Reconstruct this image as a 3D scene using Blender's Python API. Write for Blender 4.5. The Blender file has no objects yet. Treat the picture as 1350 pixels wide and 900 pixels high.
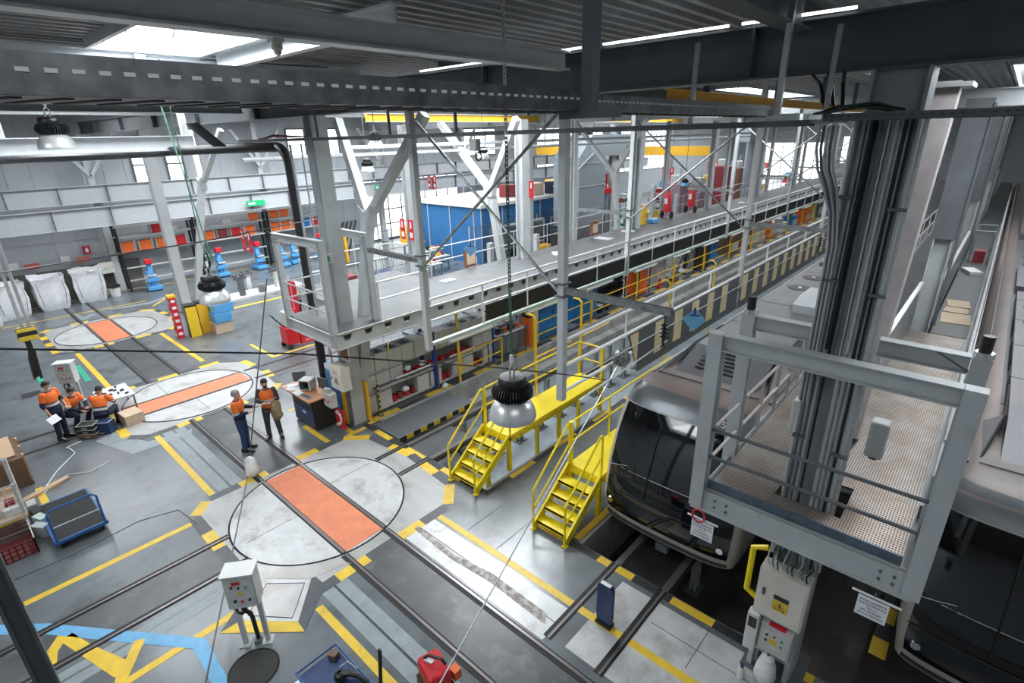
import bpy, math, random
from mathutils import Vector, Matrix
random.seed(7)
PI = math.pi
S = bpy.context.scene
COL = S.collection

# ---------------------------------------------------------------- materials
def new_mat(name):
    m = bpy.data.materials.new(name); m.use_nodes = True
    nt = m.node_tree; nt.nodes.clear()
    out = nt.nodes.new('ShaderNodeOutputMaterial'); b = nt.nodes.new('ShaderNodeBsdfPrincipled')
    nt.links.new(b.outputs[0], out.inputs[0])
    return m, nt, b
def N(nt, t, **kw):
    n = nt.nodes.new(t)
    for k, v in kw.items():
        if hasattr(n, k) and not k.startswith('i_'): setattr(n, k, v)
    return n
def mat(name, col, rough=.5, metal=0, var=.12, scale=6, bump=0, bscale=40, spec=.5, dirt=None, dscale=1.5, dlo=.5, dhi=.75, alpha=1, emit=0, coord='Object', stretch=None, coat=0):
    """principled surface with noise-varied colour, optional dirt blotches and bump"""
    m, nt, b = new_mat(name); L = nt.links
    tc = N(nt, 'ShaderNodeTexCoord'); src = tc.outputs[coord]
    if stretch:
        mp = N(nt, 'ShaderNodeMapping'); mp.inputs['Scale'].default_value = stretch
        L.new(src, mp.inputs[0]); src = mp.outputs[0]
    no = N(nt, 'ShaderNodeTexNoise'); no.inputs['Scale'].default_value = scale; no.inputs['Detail'].default_value = 4
    L.new(src, no.inputs['Vector'])
    r = N(nt, 'ShaderNodeValToRGB'); e = r.color_ramp.elements
    e[0].position = .3; e[1].position = .7
    lo = [max(0, c*(1-var)) for c in col]; hi = [min(1, c*(1+var)) for c in col]
    e[0].color = (*lo, 1); e[1].color = (*hi, 1)
    L.new(no.outputs['Fac'], r.inputs[0]); c_out = r.outputs[0]
    if dirt:
        n2 = N(nt, 'ShaderNodeTexNoise'); n2.inputs['Scale'].default_value = dscale; n2.inputs['Detail'].default_value = 7; n2.inputs['Roughness'].default_value = .65
        L.new(src, n2.inputs['Vector'])
        mr = N(nt, 'ShaderNodeMapRange'); mr.inputs[1].default_value = dlo; mr.inputs[2].default_value = dhi
        L.new(n2.outputs['Fac'], mr.inputs[0])
        mx = N(nt, 'ShaderNodeMix', data_type='RGBA'); mx.inputs[7].default_value = (*dirt, 1)
        L.new(mr.outputs[0], mx.inputs[0]); L.new(c_out, mx.inputs[6]); c_out = mx.outputs[2]
    L.new(c_out, b.inputs['Base Color'])
    b.inputs['Roughness'].default_value = rough; b.inputs['Metallic'].default_value = metal
    b.inputs['Specular IOR Level'].default_value = spec
    if coat: b.inputs['Coat Weight'].default_value = coat; b.inputs['Coat Roughness'].default_value = .12
    if alpha < 1: b.inputs['Alpha'].default_value = alpha
    if emit: b.inputs['Emission Color'].default_value = (*col, 1); b.inputs['Emission Strength'].default_value = emit
    if bump:
        n3 = N(nt, 'ShaderNodeTexNoise'); n3.inputs['Scale'].default_value = bscale; n3.inputs['Detail'].default_value = 3
        L.new(src, n3.inputs['Vector'])
        bp = N(nt, 'ShaderNodeBump'); bp.inputs['Strength'].default_value = bump; bp.inputs['Distance'].default_value = .02
        L.new(n3.outputs['Fac'], bp.inputs['Height']); L.new(bp.outputs[0], b.inputs['Normal'])
    return m
def stripes_mat(name, c1, c2, period, angle=PI/4, duty=.5, rough=.5, axis='XY', c3=None):
    m, nt, b = new_mat(name); L = nt.links
    tc = N(nt, 'ShaderNodeTexCoord'); sp = N(nt, 'ShaderNodeSeparateXYZ'); L.new(tc.outputs['Object'], sp.inputs[0])
    a = N(nt, 'ShaderNodeMath', operation='MULTIPLY'); a.inputs[1].default_value = math.cos(angle)/period
    d = N(nt, 'ShaderNodeMath', operation='MULTIPLY'); d.inputs[1].default_value = math.sin(angle)/period
    L.new(sp.outputs['XYZ'.index(axis[0])], a.inputs[0]); L.new(sp.outputs['XYZ'.index(axis[1])], d.inputs[0])
    s = N(nt, 'ShaderNodeMath', operation='ADD'); L.new(a.outputs[0], s.inputs[0]); L.new(d.outputs[0], s.inputs[1])
    f = N(nt, 'ShaderNodeMath', operation='FRACT'); L.new(s.outputs[0], f.inputs[0])
    g = N(nt, 'ShaderNodeMath', operation='GREATER_THAN'); g.inputs[1].default_value = duty; L.new(f.outputs[0], g.inputs[0])
    mx = N(nt, 'ShaderNodeMix', data_type='RGBA'); mx.inputs[6].default_value = (*c1, 1); mx.inputs[7].default_value = (*c2, 1)
    L.new(g.outputs[0], mx.inputs[0]); L.new(mx.outputs[2], b.inputs['Base Color']); b.inputs['Roughness'].default_value = rough
    return m
def grating_mat(name, c_bar, c_gap, px, py, wx, wy, rough=.4, metal=.6):
    """open mesh look: bars in two directions over darker cells, with matching relief"""
    m, nt, b = new_mat(name); L = nt.links
    tc = N(nt, 'ShaderNodeTexCoord'); sp = N(nt, 'ShaderNodeSeparateXYZ'); L.new(tc.outputs['Object'], sp.inputs[0])
    outs = []
    for k, (p, w) in enumerate(((px, wx), (py, wy))):
        a = N(nt, 'ShaderNodeMath', operation='DIVIDE'); a.inputs[1].default_value = p; L.new(sp.outputs[k], a.inputs[0])
        f = N(nt, 'ShaderNodeMath', operation='FRACT'); L.new(a.outputs[0], f.inputs[0])
        g = N(nt, 'ShaderNodeMath', operation='LESS_THAN'); g.inputs[1].default_value = w; L.new(f.outputs[0], g.inputs[0]); outs.append(g)
    mxm = N(nt, 'ShaderNodeMath', operation='MAXIMUM'); L.new(outs[0].outputs[0], mxm.inputs[0]); L.new(outs[1].outputs[0], mxm.inputs[1])
    no = N(nt, 'ShaderNodeTexNoise'); no.inputs['Scale'].default_value = 2.2; no.inputs['Detail'].default_value = 5; L.new(tc.outputs['Object'], no.inputs['Vector'])
    rp = N(nt, 'ShaderNodeValToRGB'); rp.color_ramp.elements[0].position = .35; rp.color_ramp.elements[1].position = .65
    rp.color_ramp.elements[0].color = (*c_bar, 1); rp.color_ramp.elements[1].color = (c_bar[0]*.75, c_bar[1]*.62, c_bar[2]*.52, 1)
    L.new(no.outputs['Fac'], rp.inputs[0])
    mx = N(nt, 'ShaderNodeMix', data_type='RGBA'); mx.inputs[6].default_value = (*c_gap, 1)
    L.new(mxm.outputs[0], mx.inputs[0]); L.new(rp.outputs[0], mx.inputs[7]); L.new(mx.outputs[2], b.inputs['Base Color'])
    b.inputs['Roughness'].default_value = rough; b.inputs['Metallic'].default_value = metal
    bp = N(nt, 'ShaderNodeBump'); bp.inputs['Strength'].default_value = .6; bp.inputs['Distance'].default_value = .02
    L.new(mxm.outputs[0], bp.inputs['Height']); L.new(bp.outputs[0], b.inputs['Normal'])
    return m

M = {}
def defmats():
    M['floor'] = mat('epoxy_floor', (.155, .173, .186), .25, var=.16, scale=.7, dirt=(.085, .09, .095), dscale=.9, dlo=.5, dhi=.72, bump=.05, bscale=8, spec=.7)
    M['pit'] = mat('pit_floor', (.27, .31, .34), .35, var=.12, scale=1.2, dirt=(.15, .16, .17), dscale=1.1)
    M['pit_dark'] = mat('oily_pit_floor', (.07, .062, .055), .38, var=.3, scale=1.5, dirt=(.17, .15, .13), dscale=1.3, dlo=.55, dhi=.75)
    M['concrete'] = mat('concrete', (.36, .355, .34), .8, var=.18, scale=2, dirt=(.17, .16, .15), dscale=1.6, bump=.3)
    M['dark_conc'] = mat('dark_track_bed', (.09, .095, .1), .34, var=.25, scale=1.4, dirt=(.2, .2, .2), dscale=1.3, dlo=.55, dhi=.75, spec=.6)
    M['plate'] = mat('turntable_plate', (.44, .44, .43), .36, metal=.1, var=.1, scale=3, dirt=(.27, .25, .23), dscale=2.0, dlo=.52, dhi=.72, stretch=(1, .35, 1))
    M['plate2'] = mat('scuffed_light_plate', (.6, .605, .605), .33, metal=.1, var=.1, scale=3, dirt=(.33, .30, .27), dscale=1.6, dlo=.5, dhi=.72)
    M['orange_deck'] = mat('orange_rubber_deck', (.74, .235, .115), .55, var=.1, scale=3, dirt=(.42, .13, .07), dscale=2, dlo=.6, dhi=.8)
    M['yline'] = mat('yellow_paint', (.80, .53, .045), .4, var=.1, scale=5, dirt=(.45, .32, .1), dscale=4, dlo=.58, dhi=.75)
    M['bline'] = mat('black_paint', (.035, .037, .042), .4, var=.2, scale=5)
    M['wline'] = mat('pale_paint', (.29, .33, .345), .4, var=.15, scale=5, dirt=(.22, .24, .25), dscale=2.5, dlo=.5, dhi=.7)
    M['blueline'] = mat('light_blue_paint', (.16, .42, .68), .4, var=.1, scale=5, dirt=(.13, .22, .3), dscale=3, dlo=.6, dhi=.8)
    M['greenline'] = mat('green_paint', (.03, .42, .27), .4)
    M['seam'] = mat('black_seam', (.012, .012, .013), .6)
    M['rail'] = mat('rail_steel', (.24, .21, .21), .3, metal=.6, var=.04, scale=1)
    M['raildark'] = mat('rail_side', (.05, .045, .045), .6)
    M['steel'] = mat('painted_steel', (.46, .485, .495), .42, var=.07, scale=3, dirt=(.24, .25, .25), dscale=2, dlo=.6, dhi=.85, bump=.05)
    M['steel_w'] = mat('pale_steel', (.52, .54, .55), .4, var=.06, scale=3)
    M['steel_pink'] = mat('bare_primed_steel', (.44, .40, .39), .4, metal=.2, var=.12, scale=5, bump=.1, bscale=25)
    M['steel_d'] = mat('dark_grey_steel', (.115, .125, .135), .5, var=.12, scale=3)
    M['galv'] = mat('galvanised_steel', (.30, .31, .315), .42, metal=.7, var=.22, scale=14, dirt=(.13, .135, .14), dscale=3)
    M['galv_l'] = mat('bright_galvanised', (.6, .61, .62), .38, metal=.5, var=.12, scale=14)
    M['deck'] = mat('roof_deck', (.32, .33, .335), .55, metal=.3, var=.1, scale=4)
    M['wall'] = mat('pale_wall_cladding', (.46, .49, .52), .55, var=.05, scale=1.2)
    M['wall_l'] = mat('white_panel', (.75, .77, .79), .5, var=.04, scale=1.5)
    M['dado'] = mat('lower_wall', (.17, .16, .14), .75, var=.2, scale=2)
    M['yellow'] = mat('yellow_steel', (.95, .74, .01), .38, var=.05, scale=4, dirt=(.6, .42, .03), dscale=5, dlo=.66, dhi=.8)
    M['crane'] = mat('crane_yellow', (.86, .47, .03), .42, var=.06, scale=3)
    M['red'] = mat('red_paint', (.62, .02, .03), .35, var=.1)
    M['dred'] = mat('dark_red_bin', (.25, .03, .035), .45, var=.2, scale=9)
    M['orange'] = mat('orange_plastic', (.86, .17, .03), .45, var=.08)
    M['hiviz'] = mat('orange_fabric', (.93, .19, .03), .75, var=.08, scale=12, bump=.3, bscale=30)
    M['reflect'] = mat('reflective_tape', (.62, .66, .66), .35, var=.05)
    M['navy'] = mat('navy_fabric', (.014, .02, .045), .8, var=.2, scale=14, bump=.3, bscale=30)
    M['jeans'] = mat('blue_denim', (.03, .06, .15), .8, var=.2, scale=14)
    M['grey_cloth'] = mat('dark_grey_trousers', (.06, .075, .085), .8, var=.2, scale=14)
    M['maroon'] = mat('dark_check_sleeve', (.05, .04, .055), .8, var=.3, scale=30)
    M['skin'] = mat('skin', (.55, .31, .22), .5, var=.06, scale=14)
    M['hair'] = mat('dark_hair', (.02, .015, .013), .6, var=.3, scale=40)
    M['hair_g'] = mat('grey_hair', (.33, .33, .34), .6, var=.3, scale=40)
    M['mask'] = mat('white_mask', (.85, .85, .85), .7)
    M['blue'] = mat('blue_cabinet', (.02, .20, .52), .4, var=.06)
    M['lblue'] = mat('machine_blue', (.10, .36, .68), .4, var=.08)
    M['dblue'] = mat('dark_blue_steel', (.02, .045, .13), .35, var=.15)
    M['pblue'] = mat('plate_blue', (.14, .38, .62), .4, var=.08)
    M['black'] = mat('black_plastic', (.014, .014, .015), .4, var=.2)
    M['rubber'] = mat('black_rubber', (.02, .02, .02), .7, var=.2)
    M['blackm'] = mat('black_mesh', (.018, .018, .017), .6, var=.3, scale=8)
    M['white'] = mat('white_enamel', (.68, .68, .67), .35, var=.03)
    M['cream'] = mat('cream_enamel', (.74, .71, .63), .38, var=.04, dirt=(.55, .5, .42), dscale=2, dlo=.6, dhi=.9)
    M['lgrey'] = mat('light_grey_enamel', (.56, .57, .55), .4, var=.04, dirt=(.36, .35, .32), dscale=3, dlo=.6, dhi=.9)
    M['paper'] = mat('paper', (.86, .87, .89), .6, var=.02)
    M['ink'] = mat('ink', (.03, .03, .04), .6)
    M['wood'] = mat('plywood', (.62, .42, .26), .6, var=.12, scale=3, stretch=(1, 8, 1))
    M['brownwood'] = mat('brown_crate_wood', (.15, .085, .05), .6, var=.2, scale=3, stretch=(8, 1, 1))
    M['desk'] = mat('orange_laminate', (.66, .30, .15), .35, var=.08, scale=4)
    M['card'] = mat('cardboard', (.58, .45, .32), .75, var=.07)
    M['alu'] = mat('spun_aluminium', (.86, .87, .88), .34, metal=.55, var=.05, scale=3)
    M['chain_g'] = mat('green_chain', (.10, .22, .16), .5, metal=.4)
    M['chain_s'] = mat('steel_chain', (.62, .62, .58), .35, metal=.7)
    M['chrome'] = mat('chrome', (.75, .76, .78), .12, metal=1, var=.03)
    M['train_roof'] = mat('train_roof_grey', (.125, .125, .137), .42, var=.08, scale=1.5, dirt=(.18, .15, .14), dscale=.9, dlo=.5, dhi=.8)
    M['train_brown'] = mat('dusty_nose_panel', (.21, .16, .14), .45, var=.1, scale=1.5, dirt=(.13, .128, .135), dscale=1.2, dlo=.45, dhi=.7)
    M['train_side'] = mat('train_silver', (.42, .42, .43), .28, metal=.5, var=.05, dirt=(.28, .26, .24), dscale=2)
    M['train_beige'] = mat('train_beige_edge', (.50, .46, .40), .35, var=.06)
    M['glassb'] = mat('black_windscreen', (.006, .007, .008), .04, var=.2, spec=.8)
    M['bulk'] = mat('woven_bulk_bag', (.74, .75, .77), .7, var=.08, scale=5, bump=.5, bscale=10)
    M['tan'] = mat('tan_canvas', (.36, .27, .16), .8, var=.2, scale=8, bump=.5, bscale=12)
    M['skylight'] = mat('skylight_panel', (.93, .97, 1.0), .5, var=.01, emit=7.5)
    M['window'] = mat('bright_daylit_pane', (.95, .98, 1.0), .3, var=.01, emit=1.35)
    M['tube'] = mat('white_tube', (.86, .87, .87), .3, var=.03)
    M['insul'] = mat('dark_pipe_lagging', (.03, .03, .032), .35, var=.2, scale=5)
    M['duct'] = mat('grey_duct', (.36, .41, .45), .4, metal=.3, var=.07, scale=2)
    M['copper'] = mat('brown_barrel', (.22, .10, .06), .5, var=.2)
    M['sgreen'] = mat('sign_green', (.02, .40, .17), .4)
    M['bfence'] = stripes_mat('fence_wire', (.06, .075, .09), (.33, .37, .41), .11, 0, .62, axis='XY')
    M['hazard'] = stripes_mat('hazard_stripes', (.85, .55, .04), (.02, .02, .02), .34, PI/4, .5)
    M['hazard_z'] = stripes_mat('hazard_stripes_fine', (.85, .6, .05), (.02, .02, .02), .12, PI/4, .5, axis='YZ')
    M['gridn'] = grating_mat('walkway_grating', (.50, .46, .43), (.05, .048, .045), .045, .03, .4, .4)
    M['gridf'] = grating_mat('dark_floor_grating', (.10, .11, .12), (.012, .012, .014), .06, .04, .3, .3)
    M['deckf'] = mat('grey_deck_plate', (.115, .12, .125), .55, var=.12, scale=2, dirt=(.19, .16, .14), dscale=.5, dlo=.5, dhi=.75)
    M['deckd'] = mat('dark_walkway_sheet', (.085, .088, .09), .45, var=.15, scale=1.5)
    M['checker'] = grating_mat('tread_plate', (.58, .59, .59), (.47, .475, .475), .05, .05, .4, .4, rough=.35, metal=.3)
defmats()

# ---------------------------------------------------------------- mesh builder
class MB:
    def __init__(s): s.v = []; s.f = []
    def add(s, vs, fs):
        o = len(s.v); s.v += [tuple(p) for p in vs]; s.f += [tuple(i+o for i in f) for f in fs]; return s
    def box(s, x0, x1, y0, y1, z0, z1):
        v = [(x, y, z) for z in (z0, z1) for y in (y0, y1) for x in (x0, x1)]
        return s.add(v, [(0,2,3,1),(4,5,7,6),(0,1,5,4),(2,6,7,3),(0,4,6,2),(1,3,7,5)])
    def cbox(s, c, sx, sy, sz, rz=0, z_base=False, ry=0, rx=0):
        R = Matrix.Rotation(rz, 3, 'Z') @ Matrix.Rotation(ry, 3, 'Y') @ Matrix.Rotation(rx, 3, 'X')
        c = Vector(c); z0 = 0 if z_base else -sz/2; v = []
        for z in (z0, z0+sz):
            for y in (-sy/2, sy/2):
                for x in (-sx/2, sx/2): v.append(c + R @ Vector((x, y, z)))
        return s.add(v, [(0,2,3,1),(4,5,7,6),(0,1,5,4),(2,6,7,3),(0,4,6,2),(1,3,7,5)])
    def frame(s, a, b, up=(0,0,1)):
        a, b = Vector(a), Vector(b); d = (b-a).normalized(); u = Vector(up)
        if abs(d.dot(u)) > .98: u = Vector((1,0,0))
        r = d.cross(u).normalized(); u = r.cross(d).normalized(); return a, b, d, r, u
    def bar(s, a, b, w, h, up=(0,0,1)):
        a, b, d, r, u = s.frame(a, b, up)
        v = [p + r*i*w/2 + u*j*h/2 for p in (a, b) for i, j in ((-1,-1),(1,-1),(1,1),(-1,1))]
        return s.add(v, [(0,1,2,3),(7,6,5,4),(0,4,5,1),(1,5,6,2),(2,6,7,3),(3,7,4,0)])
    def sect(s, a, b, poly, up=(0,0,1)):
        a, b, d, r, u = s.frame(a, b, up); n = len(poly)
        v = [p + r*x + u*y for p in (a, b) for x, y in poly]
        fs = [(i, (i+1) % n, (i+1) % n+n, i+n) for i in range(n)] + [tuple(range(n))[::-1], tuple(range(n, 2*n))]
        return s.add(v, fs)
    def ibeam(s, a, b, h, w, tf=.02, tw=.012, up=(0,0,1)):
        H, W, T, F = h/2, w/2, tw/2, tf
        return s.sect(a, b, [(-W,-H),(W,-H),(W,-H+F),(T,-H+F),(T,H-F),(W,H-F),(W,H),(-W,H),(-W,H-F),(-T,H-F),(-T,-H+F),(-W,-H+F)], up)
    def chan(s, a, b, w, h, t=.012, up=(0,0,1)):
        W, H = w/2, h/2
        return s.sect(a, b, [(-W,H),(-W,-H),(W,-H),(W,H),(W-t,H),(W-t,-H+t),(-W+t,-H+t),(-W+t,H)], up)
    def tube(s, a, b, r, n=8, r2=None, cap=True):
        a, b, d, q, u = s.frame(a, b); r2 = r if r2 is None else r2
        v = [p + (q*math.cos(2*PI*i/n) + u*math.sin(2*PI*i/n))*rr for p, rr in ((a, r), (b, r2)) for i in range(n)]
        fs = [(i, (i+1) % n, (i+1) % n+n, i+n) for i in range(n)]
        if cap: fs += [tuple(range(n))[::-1], tuple(range(n, 2*n))]
        return s.add(v, fs)
    def path(s, pts, r, n=6, closed=False):
        P = [Vector(p) for p in pts]; k = len(P); rings = []; u = None
        for i, p in enumerate(P):
            if closed: d = (P[(i+1) % k] - P[i-1]).normalized()
            else: d = (P[min(i+1, k-1)] - P[max(i-1, 0)]).normalized()
            if u is None:
                u = Vector((0,0,1)) if abs(d.z) < .9 else Vector((1,0,0))
            q = d.cross(u)
            if q.length < 1e-4: q = d.cross(Vector((0,1,0)))
            q.normalize(); u = q.cross(d).normalized()
            rings.append([p + (q*math.cos(2*PI*j/n) + u*math.sin(2*PI*j/n))*r for j in range(n)])
        v = [x for g in rings for x in g]; fs = []
        for i in range(k if closed else k-1):
            for j in range(n):
                a, b = i*n, ((i+1) % k)*n
                fs.append((a+j, a+(j+1) % n, b+(j+1) % n, b+j))
        if not closed: fs += [tuple(range(n))[::-1], tuple(range((k-1)*n, k*n))]
        return s.add(v, fs)
    def lathe(s, prof, c=(0,0,0), n=24, ax='Z', a0=0, a1=2*PI):
        full = abs(a1-a0-2*PI) < 1e-6; m = n if full else n+1; v = []; c = Vector(c)
        for r, z in prof:
            for i in range(m):
                a = a0+(a1-a0)*i/n; p = Vector((r*math.cos(a), r*math.sin(a), z))
                if ax == 'X': p = Vector((z, p.x, p.y))
                if ax == 'Y': p = Vector((p.x, z, p.y))
                v.append(c+p)
        fs = []
        for k in range(len(prof)-1):
            for i in range(n):
                j = (i+1) % m
                fs.append((k*m+i, k*m+j, (k+1)*m+j, (k+1)*m+i))
        return s.add(v, fs)
    def disc(s, c, r, z0, z1, n=32):
        return s.lathe([(0.0001, z0), (r, z0), (r, z1), (0.0001, z1)], c, n)
    def prism(s, poly, z0, z1, ax='Z'):
        n = len(poly)
        def P(x, y, z): return (x, y, z) if ax == 'Z' else ((x, z, y) if ax == 'Y' else (z, x, y))
        v = [P(x, y, z) for z in (z0, z1) for x, y in poly]
        fs = [(i, (i+1) % n, (i+1) % n+n, i+n) for i in range(n)] + [tuple(range(n))[::-1], tuple(range(n, 2*n))]
        return s.add(v, fs)
    def sphere(s, c, rx, ry=None, rz=None, n=12, m=8):
        ry = rx if ry is None else ry; rz = rx if rz is None else rz; v = []; c = Vector(c)
        for k in range(m+1):
            t = PI*k/m
            for i in range(n):
                a = 2*PI*i/n; v.append(c + Vector((rx*math.sin(t)*math.cos(a), ry*math.sin(t)*math.sin(a), rz*math.cos(t))))
        fs = [(k*n+i, k*n+(i+1) % n, (k+1)*n+(i+1) % n, (k+1)*n+i) for k in range(m) for i in range(n)]
        return s.add(v, fs)
    def loft(s, rings, cap=True):
        n = len(rings[0]); v = [p for r in rings for p in r]
        fs = [(k*n+i, k*n+(i+1) % n, (k+1)*n+(i+1) % n, (k+1)*n+i) for k in range(len(rings)-1) for i in range(n)]
        if cap: fs += [tuple(range(n))[::-1], tuple(range((len(rings)-1)*n, len(rings)*n))]
        return s.add(v, fs)
    def xf(s, Mx): s.v = [tuple(Mx @ Vector(p)) for p in s.v]; return s
    def build(s, name, m, parent=None, origin=None, smooth=False, bevel=0, kind=None):
        o0 = Vector(parent.matrix_basis.translation) if parent is not None else Vector(origin or (0,0,0))
        if parent is not None and parent.parent is not None: o0 = wloc(parent)
        me = bpy.data.meshes.new(name); me.from_pydata([tuple(Vector(p)-o0) for p in s.v], [], s.f)
        me.materials.append(M[m] if isinstance(m, str) else m); me.validate()
        import bmesh
        bm = bmesh.new(); bm.from_mesh(me); bmesh.ops.recalc_face_normals(bm, faces=bm.faces); bm.to_mesh(me); bm.free()
        if smooth:
            for p in me.polygons: p.use_smooth = True
            try: me.set_sharp_from_angle(angle=math.radians(40))
            except Exception: pass
        o = bpy.data.objects.new(name, me); COL.objects.link(o)
        if parent is not None: o.parent = parent
        else: o.location = o0
        if bevel:
            b = o.modifiers.new('bevel', 'BEVEL'); b.width = bevel; b.segments = 2; b.limit_method = 'ANGLE'
        if kind: o['kind'] = kind
        return o
def wloc(o):
    p = Vector((0,0,0))
    while o is not None: p += Vector(o.location); o = o.parent
    return p
def tag(o, label=None, cat=None, group=None, kind=None):
    if label: o['label'] = label
    if cat: o['category'] = cat
    if group: o['group'] = group
    if kind: o['kind'] = kind
    return o
def thing(name, label, cat, loc=(0,0,0), group=None):
    o = bpy.data.objects.new(name, None); COL.objects.link(o); o.location = loc; o.empty_display_size = .1
    return tag(o, label, cat, group)
def copy_tree(o, loc=None, rz=None, label=None, scale=None, parent=None):
    c = o.copy(); COL.objects.link(c); c.parent = parent
    if loc is not None: c.location = loc
    if rz is not None: c.rotation_euler = (0, 0, rz)
    if scale is not None: c.scale = scale
    if label: c['label'] = label
    for ch in [x for x in KIDS.get(o.name, [])]:
        k = copy_tree(ch, parent=c)
    return c
KIDS = {}
def freeze(root):
    """remember children so that copies need no scene-wide search"""
    def rec(o):
        KIDS[o.name] = [c for c in COL.objects if c.parent is o]
        for c in KIDS[o.name]: rec(c)
    rec(root); return root
ORD = ['first','second','third','fourth','fifth','sixth','seventh','eighth','ninth','tenth','eleventh','twelfth','thirteenth','fourteenth','fifteenth','sixteenth','seventeenth','eighteenth','nineteenth','twentieth']
def text(parent, s, size, m, mat_world, name='lettering', ext=.001):
    cu = bpy.data.curves.new(name, 'FONT'); cu.body = s; cu.size = size; cu.extrude = ext; cu.align_x = 'CENTER'; cu.align_y = 'CENTER'
    to = bpy.data.objects.new(name, cu)
    me = bpy.data.meshes.new_from_object(to); bpy.data.objects.remove(to)
    off = wloc(parent)
    for v in me.vertices: v.co = mat_world @ v.co - off
    me.materials.clear(); me.materials.append(M[m]); me.name = name
    o = bpy.data.objects.new(name, me); COL.objects.link(o); o.parent = parent
    return o
def facing(c, n, up=(0,0,1)):
    """matrix that stands lettering upright at c, read from the side the normal n points to"""
    n = Vector(n).normalized(); u = Vector(up); r = u.cross(n).normalized(); u = n.cross(r).normalized()
    m = Matrix((r, u, n)).transposed().to_4x4(); m.translation = Vector(c); return m
M['creamstripe'] = mat('cream_stripe', (.72, .60, .36), .5, var=.08, scale=5)
M['trunk'] = mat('pale_green_trunking', (.50, .60, .56), .5, var=.1)
M['dblue2'] = mat('blue_enamel_tube', (.02, .10, .30), .35, var=.1)
M['dred2'] = mat('dark_red_plastic', (.16, .03, .03), .5, var=.2)
M['rackblue'] = mat('rack_blue', (.02, .06, .33), .4, var=.06)
M['liftgrey'] = mat('lift_table_grey', (.12, .13, .14), .5, var=.12, scale=2)
M['crane2'] = mat('warm_yellow_paint', (.88, .58, .03), .42, var=.08, scale=4)
M['hivp'] = mat('faded_red_plate', (.78, .14, .10), .5)
M['booth'] = mat('booth_blue', (.03, .15, .36), .45, var=.08, scale=1)
M['maroonp'] = mat('dull_plum_paint', (.30, .20, .24), .5, var=.2)
M['bluegrey'] = mat('blue_grey_steel', (.13, .17, .22), .4, metal=.4, var=.2, scale=6)
M['visor'] = mat('train_visor_grey', (.16, .17, .185), .3, metal=.3, var=.06)
M['slate'] = mat('slate_grey_paint', (.075, .082, .092), .4, var=.15, scale=5)
M['smoke'] = mat('smoked_glass', (.10, .115, .13), .15, var=.3, scale=1.5)
M['beam_w'] = mat('bounce_lit_beam', (.74, .76, .78), .4, var=.04)  # roof steel made paler, with the skylight bounce put into its colour
M['girderp'] = mat('girder_paint', (.40, .42, .44), .45, var=.06)
M['tray_d'] = mat('shaded_galvanised', (.15, .155, .165), .42, metal=.7, var=.3, scale=14, dirt=(.07, .07, .075), dscale=4)  # galvanised steel darkened, so the near tray's shade is in its colour
M['copperd'] = mat('dark_fan_grille', (.05, .03, .028), .5, var=.3, scale=9)
M['stain'] = mat('brown_wear_stain', (.26, .215, .18), .5, var=.25, scale=9, dirt=(.5, .48, .46), dscale=7, dlo=.45, dhi=.6)
# ================================================================ camera, sky, daylight
RX = Vector((0.66918983, -0.74276262, -0.02210554))   # camera right, down and forward in world axes
DX = Vector((-0.28257544, -0.22684697, -0.93203625))
FX = Vector((0.68726712, 0.62995566, -0.36169016))
cam = bpy.data.cameras.new('camera'); co = bpy.data.objects.new('camera', cam); COL.objects.link(co)
mw = Matrix((RX, -DX, -FX)).transposed().to_4x4(); mw.translation = (0, 0, 7.6)
co.matrix_world = mw; cam.sensor_width = 36; cam.lens = 36*700.64/1350; cam.clip_start = .05; cam.clip_end = 400
cam.dof.use_dof = False
S.camera = co
S.view_settings.view_transform = 'Standard'; S.view_settings.look = 'None'
S.view_settings.gamma = 1; S.view_settings.exposure = 0.76; S.view_settings.use_curve_mapping = False
w = bpy.data.worlds.new('daylight'); S.world = w; w.use_nodes = True
w.node_tree.nodes['Background'].inputs[0].default_value = (.86, .93, 1, 1); w.node_tree.nodes['Background'].inputs[1].default_value = .9
try:
    S.cycles.use_denoising = True; S.cycles.max_bounces = 6; S.cycles.diffuse_bounces = 4; S.cycles.glossy_bounces = 3
    S.cycles.sample_clamp_indirect = 6; S.cycles.caustics_reflective = False; S.cycles.caustics_refractive = False
except Exception: pass
def area(name, c, sx, sy, power, col=(1, .99, .97), rot=(0,0,0)):
    l = bpy.data.lights.new(name, 'AREA'); l.shape = 'RECTANGLE'; l.size = sx; l.size_y = sy; l.energy = power; l.color = col
    o = bpy.data.objects.new(name, l); COL.objects.link(o); o.location = c; o.rotation_euler = rot; return o

CZ = 8.98      # underside of the roof deck
# skylight openings x0,x1,y0,y1; last one added unseen behind the camera as foreground light
SKY = [(2.3, 3.75, 6.4, 10.0), (1.0, 6.2, 16.5, 21.5), (9, 22, 17.5, 21.5), (1, 6.2, 26, 31), (9, 22, 26, 31), (26, 40, 17.5, 21.5), (26, 40, 26, 31), (44, 60, 17.5, 21.5), (44, 60, 26, 31), (64, 84, 18, 30), (9.6, 14.4, 10.2, 14.8), (19, 27, 7, 10), (31, 41, 7, 10), (45, 58, 7, 10), (-5, -1, 5.5, 9.5), (9.2, 14, -2.6, 0.6), (18, 34, -2.6, 0.6), (-2.5, 2.2, -4, .6)]
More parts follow.
